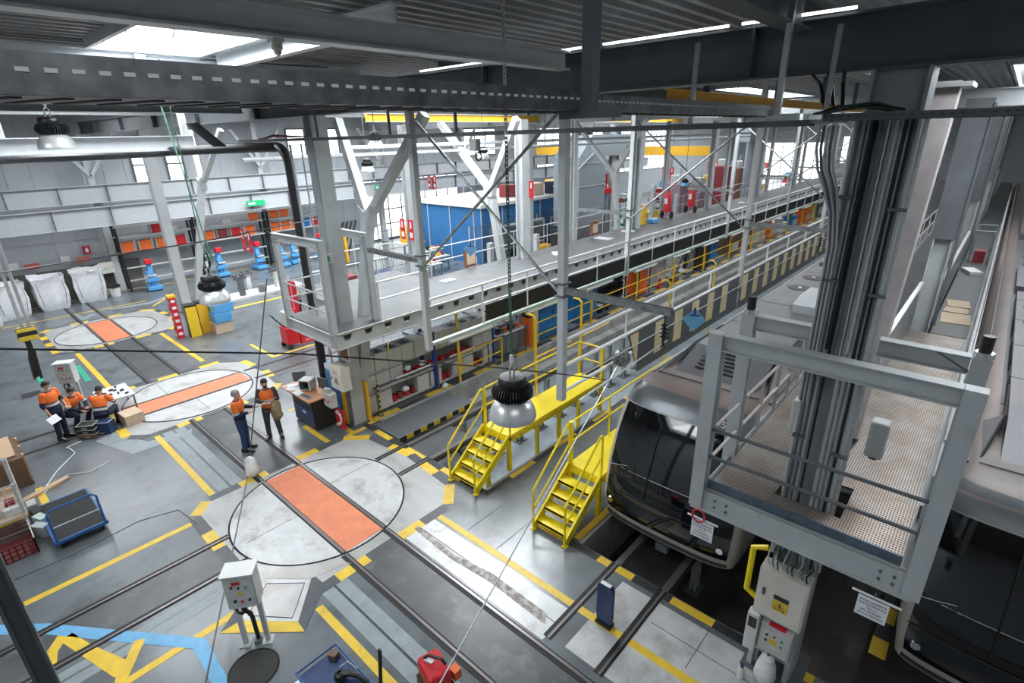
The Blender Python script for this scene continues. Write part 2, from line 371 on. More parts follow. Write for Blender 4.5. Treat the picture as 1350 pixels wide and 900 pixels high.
# ================================================================ floor
def grid_ground(name, xs, ys, z, m, holes=(), thick=.2):
    """slab made of cells; cells whose centre lies in a hole are left out"""
    b = MB()
    for i in range(len(xs)-1):
        for j in range(len(ys)-1):
            cx, cy = (xs[i]+xs[i+1])/2, (ys[j]+ys[j+1])/2
            if any(h[0] < cx < h[1] and h[2] < cy < h[3] for h in holes): continue
            b.box(xs[i], xs[i+1], ys[j], ys[j+1], z-thick, z)
    return b.build(name, m)
XP = 7.05; YW = 36.4; XE = 96.0
P1 = (XP, XE, 7.35, 12.0); P2 = (XP, XE, -6.0, 4.75)
floor = thing('floor', None, None); tag(floor, kind='structure')
def fl(b, name, m, **k): return b.build(name, m, floor, **k)
fb = MB()
for x0, x1, y0, y1 in ((-6, XP, -6, YW), (XP, XE, 12.0, YW), (XP, XE, 4.75, 7.35)): fb.box(x0, x1, y0, y1, -1.3, 0)
fl(fb, 'floor_slab', 'floor')
b = MB().box(XP, XE, 7.35, 12.0, -1.3, -1.1); fl(b, 'pit_floor', 'pit')
b = MB().box(XP, XE, -6, 4.75, -1.3, -1.1); fl(b, 'oily_pit_floor', 'pit_dark')
b = MB().box(XP+.3, XE, 11.88, 12.0, -1.1, .04).box(XP+.3, XE, 11.5, 11.88, -1.1, -.62); fl(b, 'pit_wall', 'concrete')
b = MB().box(XP, XE, 7.33, 7.4, -1.1, .012).box(XP, XE, 4.7, 4.77, -1.1, .012); fl(b, 'kerb_edge', 'concrete')
def strip(name, m, *rects, z=.004):
    b = MB()
    for x0, x1, y0, y1 in rects: b.box(min(x0,x1), max(x0,x1), min(y0,y1), max(y0,y1), .0005, z)
    return fl(b, name, m)
def quadstrip(name, m, *polys, z=.005):
    b = MB()
    for k, p in enumerate(polys): b.prism(p, .0005, z+.0005*k)
    return fl(b, name, m)
def polyline(pts, w):
    """flat ribbon polygons along pts"""
    out = []
    for (x0, y0), (x1, y1) in zip(pts, pts[1:]):
        d = Vector((x1-x0, y1-y0)).normalized(); n = Vector((-d.y, d.x))*w/2; e = d*w*.3
        out.append([(x0-n.x-e.x, y0-n.y-e.y), (x1-n.x+e.x, y1-n.y+e.y), (x1+n.x+e.x, y1+n.y+e.y), (x0+n.x-e.x, y0+n.y-e.y)])
    return out
TX0, TX1 = 3.80, 4.76      # rails of the cross track
# dark strip between the transverse rails and along the longitudinal track
strip('track_bed', 'dark_conc', (TX0+.06, TX1-.06, -6, 7.7), (TX0+.06, TX1-.06, 12.0, 16.2), (TX0+.06, TX1-.06, 20.6, 25.8), (-6, 2.3, 9.45, 10.3), (6.6, 12.4, 17.4, 18.55))
strip('lighter_plate_band', 'plate2', (4.86, 5.62, 3.95, 7.65), (5.0, 6.75, 1.0, 3.6), z=.003)
strip('worn_pale_band', 'wline', (3.0, 3.22, 3.6, 7.6), (3.27, 3.5, 3.4, 7.6), (2.95, 3.2, 12.1, 16.4), (3.25, 3.5, 12.1, 16.4), (-2, 2.3, 8.78, 8.98), (-2, 2.3, 9.03, 9.2), z=.003)
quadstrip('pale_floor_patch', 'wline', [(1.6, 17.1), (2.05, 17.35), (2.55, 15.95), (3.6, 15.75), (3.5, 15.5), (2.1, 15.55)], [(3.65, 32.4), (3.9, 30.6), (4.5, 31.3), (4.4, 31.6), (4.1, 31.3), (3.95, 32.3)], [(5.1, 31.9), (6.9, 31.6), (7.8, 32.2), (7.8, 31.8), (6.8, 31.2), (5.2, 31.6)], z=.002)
strip('yellow_line', 'yline', (2.74, 2.88, 3.6, 7.3), (2.74, 2.88, 11.95, 16.1), (2.7, 2.86, 20.7, 25.7), (5.62, 5.78, 20.9, 25.7), (5.68, 5.82, .5, 7.65), (-4, 2.15, 11.3, 11.44), (-4, .3, 14.4, 14.54), (.1, .24, 14.4, 15.6), (5.7, 5.84, 12.0, 13.4), (5.9, 7.2, 14.55, 14.68), (6.3, 7.0, 11.9, 12.05), (6.4, 6.54, 12.05, 13.2))
quadstrip('slanted_yellow_line', 'yline', *polyline([(-.1, 8.25), (1.8, 8.28)], .14), *polyline([(6.8, 32.0), (-2, 32.4)], .1), *polyline([(7.6, 35.2), (22, 35.2)], .1), *polyline([(1.7, 35.0), (7.6, 35.4)], .1), *polyline([(7.9, 26.9), (16, 26.9)], .22), *polyline([(7.6, 19.2), (7.6, 21.2)], .12), *polyline([(7.6, 19.2), (9.4, 19.2)], .12), *polyline([(6.8, 30.6), (7.6, 31.6)], .12))
quadstrip('yellow_arrow_line', 'yline', *polyline([(-.62, 9.2), (-.50, 9.75), (-.30, 10.02), (.13, 8.55)], .17), *polyline([(-.25, 9.9), (-.1, 9.4), (.22, 8.6), (.1, 8.3)], .16), *polyline([(.1, 8.3), (.5, 8.9)], .16))
quadstrip('blue_path_line', 'blueline', *polyline([(-1.2, 11.2), (-.5, 10.45), (1.15, 8.12), (1.1, 6.6)], .2), z=.006)
quadstrip('green_floor_mark', 'greenline', *polyline([(1.36, 23.9), (1.36, 22.4)], .16), *polyline([(2.0, 24.3), (2.5, 24.1), (2.45, 22.2)], .16), z=.006)
strip('black_floor_patch', 'bline', (.7, 1.2, 22.1, 22.6), (-.3, .2, 22.3, 22.9), (2.3, 3.7, 20.35, 20.55), (5.7, 6.4, 26.2, 26.6), z=.006)
quadstrip('green_walk_mark', 'sgreen', *polyline([(7.1, 7.9), (6.95, 8.3)], .1))
quadstrip('brown_wear_stain', 'stain', [(5.14, 7.6), (5.26, 7.6), (5.2, 6.4), (5.34, 5.5), (5.3, 4.2), (5.12, 4.1), (5.16, 5.4), (5.08, 6.4)], [(4.0, 9.0), (4.12, 9.02), (4.1, 9.5), (4.02, 9.45)], z=.0075)
# hazard kerbs round the pits
hz = MB(); hk = MB()
def kerb(x0, y0, x1, y1, w, n, first=0):
    for i in range(n):
        a, b_ = i/n, (i+1)/n; t = hz if (i+first) % 2 == 0 else hk
        t.add([(x0+(x1-x0)*a, y0+(y1-y0)*a, .006), (x0+(x1-x0)*b_, y0+(y1-y0)*b_, .006), (x0+(x1-x0)*b_+w[0], y0+(y1-y0)*b_+w[1], .006), (x0+(x1-x0)*a+w[0], y0+(y1-y0)*a+w[1], .006)], [(0,1,2,3)])
kerb(6.86, 13.0, 6.86, 7.4, (.17, 0), 8, 0); kerb(6.86, 5.75, 6.86, .5, (.17, 0), 7, 0)
kerb(6.9, 7.2, 40, 7.2, (0, .17), 38, 1)
kerb(7.1, 4.8, 40, 4.8, (0, .14), 22, 0)
kerb(7.1, 12.02, 60, 12.02, (0, .24), 50, 0)
kerb(8, -.22, 20, -.22, (0, .22), 30, 0)
fl(hz, 'yellow_kerb_stripe', 'yline'); fl(hk, 'black_kerb_stripe', 'bline')
# ---- turntable surrounds
def surround(cy, y0, y1, x0=2.36, x1=6.35):
    pl = [(x0+.35, y0), (x1-.3, y0), (x1+.2, y0+.5), (x1+.35, cy), (x1+.2, y1-.5), (x1-.3, y1), (x0+.35, y1), (x0, y1-.35), (x0, y0+.35)]
    fl(MB().prism(pl, .0005, .007), 'turntable_surround', 'plate')
    pts = pl
    hy = MB(); hb = MB(); k = 0
    for (a, b2) in zip(pts, pts[1:]+pts[:1]):
        L = (Vector(b2)-Vector(a)).length; n = max(1, round(L/.62)); d = (Vector(b2)-Vector(a)).normalized(); o = Vector((d.y, -d.x))*.24
        for i in range(n):
            p = Vector(a)+d*L*i/n; q = Vector(a)+d*L*(i+1)/n; t = hy if k % 2 else hb; k += 1
            t.add([(p.x, p.y, .0065), (q.x, q.y, .0065), (q.x+o.x, q.y+o.y, .0065), (p.x+o.x, p.y+o.y, .0065)], [(0,1,2,3)])
    fl(hy, 'yellow_turntable_stripe', 'yline'); fl(hb, 'black_turntable_stripe', 'slate')
surround(9.88, 7.75, 11.85)
surround(18.2, 16.35, 20.2)
surround(28.0, 26.0, 30.2)
def turntable(cx, cy, r, ang, label):
    t = thing('rail_turntable', label, 'turntable', (0,0,0))
    MB().disc((0,0,0), r, .002, .012, 64).build('deck_plate', 'plate2', t)
    b = MB()
    n = 72
    b.path([(r*math.cos(2*PI*i/n), r*math.sin(2*PI*i/n), .010) for i in range(n)], .02, 4, closed=True)
    b.build('rim_gap', 'seam', t)
    g = .475; x = math.sqrt(r*r-g*g)-.02
    MB().prism([(-g+.05, -x), (g-.05, -x), (g-.05, x), (-g+.05, x)], .012, .02).build('orange_strip', 'orange_deck', t)
    for s in (-1, 1):
        MB().box(s*g-.032, s*g+.032, -x, x, .010, .03).build('rail', 'rail', t)
        MB().box(s*g-.062-.0*s, s*g+.062, -x, x, .011, .018).build('rail_groove', 'seam', t)
    b = MB().box(-r*.9, -g-.06, -.006, .006, .0125, .014).box(g+.06, r*.9, .5, .512, .0125, .014); b.build('plate_seam', 'seam', t)
    t.location = (cx, cy, 0); t.rotation_euler = (0, 0, ang)
    return t
turntable(4.28, 9.86, 1.84, 0, 'near rail turntable with orange strip, beside the grey control box on legs')
turntable(4.40, 18.25, 1.84, PI/2, 'middle rail turntable, its orange strip turned toward the pallet truck')
turntable(4.30, 28.0, 1.84, 0, 'far rail turntable with an orange strip, in front of the bulk bags')
# trapezoid hatch by the near turntable
fl(MB().prism([(2.46, 9.34), (3.07, 8.48), (3.75, 7.77), (3.07, 7.99), (2.43, 8.7)], .008, .011), 'hatch_apron', 'checker')
fl(MB().prism([(2.43, 8.7), (3.02, 7.96), (2.42, 7.28), (1.79, 8.05)], .008, .012), 'hatch_frame', 'plate2')
fl(MB().prism([(2.44, 8.5), (2.91, 7.98), (2.39, 7.42), (1.91, 8.05)], .012, .016), 'hatch_plate', 'checker')
fl(MB().path([(2.44, 8.5, .016), (2.91, 7.98, .016), (2.39, 7.42, .016), (1.91, 8.05, .016)], .009, 4, closed=True), 'hatch_seam', 'seam')
fl(MB().prism([(1.79, 8.05), (2.42, 7.28), (2.4, 7.01), (1.45, 8.06)], .001, .009), 'yellow_hatch_edge', 'yline')
fl(MB().prism([(2.44, 8.72), (1.79, 8.05), (1.45, 8.06), (2.2, 8.64)], .001, .0095), 'black_hatch_edge', 'slate')
fl(MB().prism([(3.12, 8.07), (3.14, 7.68), (2.4, 7.01), (2.42, 7.28)], .001, .0095), 'black_hatch_edge', 'slate')
# floor rails
def floor_rail(x0, y0, x1, y1):
    a, b_ = (x0, y0, .012), (x1, y1, .012); d = (Vector(b_)-Vector(a)).normalized(); n = Vector((-d.y, d.x, 0))
    fl(MB().bar(a, b_, .045, .02), 'rail', 'rail'); fl(MB().bar(Vector(a)+n*.06-Vector((0,0,.008)), Vector(b_)+n*.06-Vector((0,0,.008)), .075, .012), 'rail_groove', 'seam'); fl(MB().bar(Vector(a)-n*.04-Vector((0,0,.008)), Vector(b_)-n*.04-Vector((0,0,.008)), .03, .012), 'rail_groove', 'seam')
for x in (TX0, TX1):
    floor_rail(x, -6, x, 8.05); floor_rail(x, 11.7, x, 16.35); floor_rail(x, 20.2, x, 26.1); floor_rail(x, 30, x, 35.5)
for y in (9.37, 10.34):
    floor_rail(-5, y, 2.5, y); floor_rail(6.1, y, XP, y)
for y in (2.93, 3.9): floor_rail(4.95, y, XP, y)
for y in (17.78, 18.72): floor_rail(-2, y, 2.5, y); floor_rail(6.3, y, 15, y)
# manhole
t = thing('manhole_cover', 'round dark iron manhole cover in the floor by the control box', 'manhole', (1.54, 6.98, 0))
MB().disc((1.54, 6.98, 0), .36, .001, .012, 40).build('lid', 'blackm', t); MB().path([(1.54+.36*math.cos(2*PI*i/40), 6.98+.36*math.sin(2*PI*i/40), .012) for i in range(40)], .012, 5, closed=True).build('rim', 'seam', t)
# cracks / expansion joints
fl(MB().path([(-2, 12.3, .003), (.2, 12.2, .003), (1.4, 12.35, .003), (2.1, 12.1, .003), (2.2, 11.3, .003)], .008, 4), 'floor_crack', 'seam')
fl(MB().box(3.245, 3.26, 2, 7.6, .001, .005).box(5.25, 5.262, 3.95, 7.6, .003, .006).box(5.8, 6.9, 6.72, 6.73, .001, .004).box(5.8, 6.9, 5.9, 5.91, .001, .004).box(5.9, 6.8, 2.0, 2.01, .003, .005).box(6.3, 6.31, 1.0, 2.8, .003, .005), 'floor_joint', 'seam')

# raised rails over the two pits, each on its row of posts
for y in (9.37, 10.34, 2.93, 3.9):
    MBr = MB().ibeam((XP, y, -.09), (XE, y, -.09), .18, .12, .03, .03); r = MBr.build('pit_rail', 'rail'); tag(r, 'long raised steel rail over the %s' % ('left service pit, %s side' % ('near' if y < 10 else 'far') if y > 6 else 'pit under the grey train, %s side' % ('near' if y < 3 else 'far')), 'rail')
posts = [(8.2, 9.37)] + [(10.48+i, 9.37) for i in range(-1, 26)] + [(9.0+i*1.0, 10.34) for i in range(0, 26)] + [(8.5+i*1.5, 2.93) for i in range(3)]
def rail_post():
    t = thing('rail_post', 'x', 'post')
    MB().ibeam((0,0,-1.08), (0,0,-.18), .16, .14, .012, .01, up=(1,0,0)).build('stem', 'steel', t)
    MB().box(-.2, .2, -.15, .15, -1.1, -1.07).build('base_plate', 'steel_d', t)
    MB().box(-.1, .1, -.09, .09, -.2, -.18).build('head_plate', 'steel', t)
    for sx in (-1, 1):
        MB().prism([(sx*.07, -1.07), (sx*.17, -1.07), (sx*.07, -.86)], -.008, .008, 'Y').build('gusset', 'steel_d', t)
    return t
rp = freeze(rail_post()); KEEP = []
for i, (x, y) in enumerate(posts):
    lab = {9.37: 'grey rail post on a base plate, near row in the left pit', 10.34: 'grey rail post in the far row of the left pit', 2.93: 'grey rail post under the right side of the grey train'}[y]
    o = rp if i == 0 else copy_tree(rp)
    o.location = (x, y, 0); o['label'] = lab; o['group'] = lab
# dark grating between the rails at the pit mouths
for nm, y0, y1, lab in (('pit_grating', 3.0, 3.84, 'dark bar grating between the rails in front of the grey train'), ('pit_grating', 9.45, 10.28, 'dark cover plate between the rails by the near turntable')):
    t = thing(nm, lab, 'grating', (XP, y0, -.1))
    MB().box(XP, XP+1.5, y0, y1, -.1, -.06).build('panel', 'gridf' if y0 < 5 else 'dark_conc', t)
    f = MB().bar((XP, y0, -.08), (XP+1.5, y0, -.08), .04, .07).bar((XP, y1, -.08), (XP+1.5, y1, -.08), .04, .07); f.build('frame', 'steel_d', t)

# ================================================================ walls
def struct(name, b, m): return tag(b.build(name, m), kind='structure')
b = MB().box(-6, XE, YW, YW+.25, -.2, 9.4); struct('wall_back', b, 'wall')
b = MB().box(-6.3, -6, -6, YW, -1.3, 9.4); struct('wall_left', b, 'wall')
b = MB().box(-6, XE, -6.3, -6, -1.3, 9.4); struct('wall_right', b, 'wall')
b = MB().box(XE, XE+.3, -6, YW, -1.3, 9.4); struct('wall_end', b, 'wall')
b = MB().box(-6, 8, YW-.12, YW, 0, 1.5); struct('baseboard_back', b, 'dado')
# cladding ribs and joints on the back wall
b = MB()
x = -5.5
while x < 60: b.box(x, x+.03, YW-.03, YW, 1.5, 9.2); x += 1.0
for z in (2.9, 7.3): b.box(-6, 60, YW-.05, YW, z, z+.05)
struct('trim_1', b, 'wall')
# daylight windows and gates in the back and end walls
wins = [(8.9, 10.0, 5.0, 8.0), (10.6, 11.5, 5.0, 8.0), (18.0, 21.8, 6.6, 8.3), (23, 33, .1, 4.6), (34, 38, 6.0, 8.2), (44, 56, 4.4, 8.2), (60, 74, 3, 8)]
for i, (x0, x1, z0, z1) in enumerate(wins):
    t = thing('window_%d' % (i+1), None, None, (x0, YW, z0)); tag(t, kind='structure')
    MB().box(x0, x1, YW-.04, YW-.02, z0, z1).build('pane', 'window', t)
    f = MB(); n = max(1, round((x1-x0)/1.3)); k = max(1, round((z1-z0)/1.2))
    for j in range(n+1): u = x0+(x1-x0)*j/n; f.box(u-.04, u+.04, YW-.1, YW-.01, z0, z1)
    for j in range(k+1): u = z0+(z1-z0)*j/k; f.box(x0, x1, YW-.1, YW-.01, u-.04, u+.04)
    f.build('window_frame', 'steel_d', t)
for i, (y0, y1, z0, z1) in enumerate([(11, 20, 2.6, 6.3), (22, 33, .2, 5.5), (-5, -1, 2.5, 6.5)]):
    t = thing('window_%d' % (i+20), None, None, (XE, y0, z0)); tag(t, kind='structure')
    MB().box(XE-.04, XE-.02, y0, y1, z0, z1).build('pane', 'window', t)
    f = MB(); n = round((y1-y0)/1.5)
    for j in range(n+1): u = y0+(y1-y0)*j/n; f.box(XE-.12, XE-.01, u-.05, u+.05, z0, z1)
    f.box(XE-.12, XE-.01, y0, y1, (z0+z1)/2-.05, (z0+z1)/2+.05); f.build('window_frame', 'steel_d', t)

# ================================================================ ceiling with skylights
xs = sorted({-6.3, XE+.3} | {v for s in SKY for v in s[:2]}); ys = sorted({-6.3, YW+.25} | {v for s in SKY for v in s[2:]})
ce = grid_ground('ceiling', xs, ys, CZ+.12, 'deck', holes=SKY, thick=.06); tag(ce, kind='structure')
ribs = MB()
y = -6.0
while y < 16.4:      # trapezoid ribs of the roof deck run along the hall
    segs = [(-6, 60)]
    for s in SKY:
        if s[2]-.12 < y < s[3]+.02:
            new = []
            for a, c in segs:
                if s[1] <= a or s[0] >= c: new.append((a, c))
                else:
                    if a < s[0]: new.append((a, s[0]))
                    if s[1] < c: new.append((s[1], c))
            segs = new
    for a, c in segs: ribs.sect((a, y+.06, CZ+.03), (c, y+.06, CZ+.03), [(-.07, .035), (-.045, -.035), (.045, -.035), (.07, .035)])
    y += .26
ribs.build('roof_deck_ribs', 'deck', ce)
def skym(i):
    k = {0: 7, 1: 4.2, 2: 3.4, 3: 3.8, 4: 7, 10: 10, 11: 4.5, 14: 3.5, 15: 5, 16: 2.5, 17: 1.2}.get(i, 2.9)
    if ('sky', k) not in M: M[('sky', k)] = mat('skylight_panel', (.93, .97, 1.0), .5, var=.01, emit=k)
    return M[('sky', k)]
for i, (x0, x1, y0, y1) in enumerate(SKY):
    t = thing('skylight', 'arched white skylight panel in the roof', 'skylight', (x0, y0, CZ)); t['kind'] = 'structure'; t.name = 'window_%d' % (i+40)
    del t['label'], t['category']
    b = MB(); n = 10; W = y1-y0
    v = []; f = []
    for k in range(n+1):
        yy = y0+W*k/n; zz = CZ+.14+.9*math.sin(PI*k/n)
        v += [(x0, yy, zz), (x1, yy, zz)]
    for k in range(n): f.append((2*k, 2*k+1, 2*k+3, 2*k+2))
    b.add(v, f).add([(x0, y0+W*k/n, CZ+.14+.9*math.sin(PI*k/n)) for k in range(n+1)], [tuple(range(n+1))]).add([(x1, y0+W*k/n, CZ+.14+.9*math.sin(PI*k/n)) for k in range(n+1)], [tuple(range(n+1))])
    b.build('panel', skym(i), t)
    r = MB(); k = 0; xx = x0+.5
    while xx < x1-.2:
        r.path([(xx, y0+W*j/10, CZ+.12+.88*math.sin(PI*j/10)) for j in range(11)], .018, 4); xx += .62
    r.build('glazing_bars', 'steel_d', t)
    MB().box(x0-.04, x0+.02, y0, y1, CZ-.12, CZ+.16).box(x1-.02, x1+.04, y0, y1, CZ-.12, CZ+.16).box(x0, x1, y0-.04, y0+.02, CZ-.12, CZ+.16).box(x0, x1, y1-.02, y1+.04, CZ-.12, CZ+.16).build('curb', 'steel', t)
SLIT = thing('window_70', None, None, (6.7, 1.4, 8.66)); tag(SLIT, kind='structure')
for y0, y1 in ((1.5, 2.6), (2.75, 4.4), (4.7, 6.0), (6.2, 8.2)): MB().box(6.70, 6.74, y0, y1, 8.675, 8.70).build('pane', 'window', SLIT)

# ================================================================ roof steel
def roof_beam(a, b_, h, w_, label, m='steel', tf=.025, stiff=0):
    t = thing('roof_beam', label, 'beam', a)
    MB().ibeam(a, b_, h, w_, tf, .014).build('girder', m, t)
    if stiff:
        A, B = Vector(a), Vector(b_); d = (B-A); n = int(d.length/stiff)
        for i in range(1, n):
            p = A + d*i/n
            s = MB()
            if abs(d.x) > abs(d.y): s.box(p.x-.01, p.x+.01, p.y-w_/2+.01, p.y+w_/2-.01, p.z-h/2+tf, p.z+h/2-tf)
            else: s.box(p.x-w_/2+.01, p.x+w_/2-.01, p.y-.01, p.y+.01, p.z-h/2+tf, p.z+h/2-tf)
            s.build('stiffener', m, t)
    return t
for i, x in enumerate((6.9, 24.3, 41.7, 59)):
    roof_beam((x, -6, 8.39), (x, YW, 8.39), .54, .3, 'deep dark grey roof beam crossing the hall over the %s' % ('big right hand column' if i == 0 else ORD[i]+' row of columns'), 'steel_d' if i == 0 else 'steel', stiff=4)
roof_beam((-6, 5.05, 8.55), (6.75, 5.05, 8.55), .24, .2, 'pale roof beam running from top left to the deep dark beam', 'beam_w')
roof_beam((-6, 10.15, 8.76), (6.75, 10.15, 8.76), .26, .2, 'pale roof beam along the near edge of the skylight', 'beam_w')
roof_beam((7.05, 2.2, 8.62), (24.15, 2.2, 8.62), .5, .25, 'dark roof beam over the grating catwalk', 'steel_d')
roof_beam((-6, 2.0, 8.72), (6.75, 2.0, 8.72), .36, .22, 'dark roof beam above the near cable tray', 'steel_d')
roof_beam((-6, 12.4, 8.6), (6.75, 12.4, 8.6), .5, .25, 'grey roof beam in line with the phone column')
roof_beam((7.05, 8.1, 8.66), (24.15, 8.1, 8.66), .4, .22, 'dark roof beam over the left service pit', 'steel_d')
roof_beam((-6, 15.9, 8.55), (6.75, 15.9, 8.55), .5, .25, 'pale roof beam behind the black pipe')
roof_beam((-6, 22.4, 8.7), (60, 22.4, 8.7), .4, .25, 'long pale roof beam over the middle of the hall')
roof_beam((4.0, 5.2, 8.8), (4.0, 10.0, 8.8), .25, .14, 'short cross beam at the skylight edge', 'beam_w')
roof_beam((-6, 18, 7.6), (6.1, 18, 7.6), .4, .24, 'low pale beam across the upper left, above the thick black pipe', 'beam_w')
for x in (-2, 1.9, 5.9): roof_beam((x, 17.98, 7.8), (x, 17.99, 8.95), .16, .16, '%s short hanger of the low pale beam at upper left' % {-2: 'left', 1.9: 'middle', 5.9: 'right'}[x], 'beam_w')
# two levels of crane girder along the back wall
def crane_girder(y, z0, z1, label, x1=62):
    t = thing('crane_girder', label, 'girder', (-6, y, z0))
    MB().ibeam((-6, y, (z0+z1)/2), (x1, y, (z0+z1)/2), z1-z0, .34, .03, .02).build('girder', 'girderp', t)
    x = -5
    while x < x1-.5:
        MB().box(x-.012, x+.012, y-.17, y-.01, z0+.03, z1-.03).build('stiffener', 'steel_d', t); x += 2.0 if z0 > 4.5 else 2.35
crane_girder(34.3, 4.86, 5.72, 'upper crane girder with stiffeners along the back wall')
crane_girder(33.6, 3.75, 4.72, 'lower crane girder with stiffeners along the back wall')
for i, x in enumerate((-1.5, 6.7, 15.5, 24.3, 33.0, 41.7, 50.5)):
    t = thing('wall_column', ORD[i]+' pale column from the left against the back wall', 'column', (x, 35.7, 0))
    MB().ibeam((x, 35.6, 0), (x, 35.6, 8.7), .4, .3, .025, .015, up=(0,1,0)).build('shaft', 'steel_w', t)
    MB().box(x-.25, x+.25, 35.35, 35.85, 0, .03).build('base_plate', 'steel_d', t)
    for s in (-1, 1):
        MB().bar((x, 35.3, 6.1), (x+s*1.5, 35.3, 8.3), .16, .16).build('brace', 'steel_w', t)
# ================================================================ main columns with tree struts
def column(x, y, label, top=8.12, w=.36, m='steel', base=0, conduits=0, strut=0, jx=1.15, jz=5.9, ang=0, pads=True):
    t = thing('steel_column', label, 'column', (x, y, base))
    MB().ibeam((x, y, base), (x, y, top), w, w+.04, .028, .018, up=(0,1,0)).build('shaft', m, t)
    if pads: MB().box(x-w*.8, x+w*.8, y-w*.8, y+w*.8, base, base+.03).build('base_plate', 'steel_d', t)
    for k in range(conduits):
        yy = y - w/2+.05 + (w-.1)*k/max(1, conduits-1)
        MB().tube((x-w/2-.03, yy, base+1.9), (x-w/2-.03, yy, 7.6), .018+.006*(k % 2), 8).build('conduit', 'steel', t)
    return t
def fork(x, y, s, label, m='steel_w', jx=1.15, jz=5.9, top=8.1, arm=1.9, base=.3, w=.24, bx=.14):
    """inclined strut that splits in two arms below the roof"""
    t = thing('forked_strut', label, 'strut', (x, y, base))
    a = Vector((x+s*bx, y, base)); j = Vector((x+s*jx, y, jz)); L = 1.12
    MB().bar(a, j, w, w+.04, up=(1,0,0)).build('stem', m, t)
    up_ = Vector((x+s*(jx+.55), y, top))
    for k in (-1, 1):
        MB().bar(j-Vector((0,0,.12)), (x+s*(jx+.6), y+k*arm, top), w*.86, w*.9, up=(1,0,0)).build('arm', m, t)
    MB().prism([(-w*.72, -.35), (w*.72, -.35), (w*1.1, .22), (0, .05), (-w*1.1, .22)], -w*.55, w*.55, 'X').xf(Matrix.Translation(j)).build('knot_plate', m, t)
    return t
c2 = column(6.9, 12.42, 'main grey column with the red phone signs and meter boxes', w=.36, conduits=5)
column(7.6, 28.2, 'pale column behind the yellow guard bins, its foot next to the red safety post', m='steel_w', top=8.2)
column(15.6, 13.6, 'pale column standing at the mezzanine edge, first after the phone column', m='steel_w', conduits=2, w=.34)
for i, x in enumerate((24.3, 33, 41.7, 50.4, 59)):
    column(x, 13.6, ORD[i+1]+' pale column through the mezzanine beyond the phone column', m='steel_w', conduits=2, w=.3)
fork(7.6, 28.2, 1, 'pale forked strut rising from the yellow guard bins', jx=1.9, jz=5.86, bx=.5)
fork(6.9, 12.42, 1, 'pale forked strut behind the mezzanine corner, leaning away from the phone column', jx=1.15, jz=5.75)
fork(15.7, 14.25, -1, 'pale forked strut crossed by the thin rods in the middle of the hall', jx=1.15, jz=5.85)
fork(24.3, 14.3, -1, 'smaller pale forked strut farther along the mezzanine', jx=1.15, jz=5.85, w=.2)
for i, x in enumerate((19.95, 28.6, 37.3, 46, 55)): column(x, 14.35, ORD[i]+' slim pale column rising behind the rear mezzanine railing', m='steel_w', w=.2)
# second row of columns at y 20.4 and third at 28.3, with sign pairs
def sign_pair(x, y, z, s, label, kind=0):
    t = thing('safety_sign', label, 'sign', (x, y, z))
    for k in (-1, 1):
        px, py = x-.25, y+k*.32
        MB().box(px-.01, px+.01, py-.17, py+.17, z, z+.95).build('panel', 'red', t)
        MB().box(px-.018, px-.011, py-.05, py+.05, z+.55, z+.86).build('pictogram', 'paper', t)
        MB().lathe([(.10, -.018), (.10, -.011)], (px, py, z+.25), 16, 'X').build('ring', 'paper', t) if kind else MB().box(px-.018, px-.011, py-.1, py+.1, z+.12, z+.36).build('pictogram', 'paper', t)
    return t
cols2 = [(15.6, 20.6), (24.3, 20.6), (33, 20.6), (41.7, 20.6), (50.4, 20.6), (41.7, 28.3)]
for i, (x, y) in enumerate(cols2):
    t = column(x, y, '%s thin pale column of the %s inner row behind the mezzanine' % (ORD[i if i < 5 else i-5], 'nearer' if i < 5 else 'farther'), m='steel_w', w=.28)
for i, (x, y, z) in enumerate([(15.6, 20.6, 3.1), (24.3, 20.6, 4.2), (33, 20.6, 4.0), (41.7, 20.6, 4.0), (50.4, 20.6, 4.0)]):
    sign_pair(x, y, z, 1, ['pair of red extinguisher signs on the inner column behind the forked strut', 'pair of red signs on the column left of the tall grey duct', 'pair of red signs over the wheeled extinguishers', 'pair of red signs on the column right of the crossed rods', 'farthest pair of red signs near the yellow crane beam'][i], i % 2)
sign_pair(9.4, 23.5, 3.2, 1, 'two tall red and white hose signs above the wire fence', 1)
sign_pair(27.6, 33, 3.9, 1, 'pair of red signs on the booth roof by the orange crates', 0)

# ---- right hand column, conduits and strut
cx, cy = 6.92, 1.02
t = thing('steel_column', 'massive dark column rising through the grating catwalk, covered in conduits', 'column', (cx, cy, 0))
MB().ibeam((cx, cy, 0), (cx, cy, 8.12), .5, .44, .035, .022, up=(0,1,0)).build('shaft', 'steel', t)
MB().box(cx-.4, cx+.4, cy-.4, cy+.4, -.0, .03).build('base_plate', 'steel_d', t)
for yy, xx, r, m, z0 in ((.30, -.20, .026, 'galv_l', 2.1), (.25, -.25, .018, 'steel_d', 2.1), (.17, -.19, .02, 'steel', 2.1), (.12, -.15, .012, 'seam', 2.1), (-.04, -.18, .026, 'steel', 2.1), (-.10, -.2, .018, 'galv_l', 2.1), (-.15, -.17, .022, 'steel', 2.1), (-.19, -.21, .012, 'seam', 2.1), (-.25, -.25, .014, 'steel', 2.1), (-.29, -.2, .024, 'galv_l', 2.1)):
    MB().tube((cx+xx, cy+yy, z0), (cx+xx, cy+yy, 7.7), r, 8).build('conduit', m, t)
for k in range(7): 
    yy = -.21+.07*k
    MB().tube((cx-.235, cy+yy, 5.1+.05*(k % 3)), (cx-.235, cy+yy, 7.7), .010+.005*(k % 3), 6).build('cable', ['steel_d', 'seam', 'steel', 'galv_l'][k % 4], t)
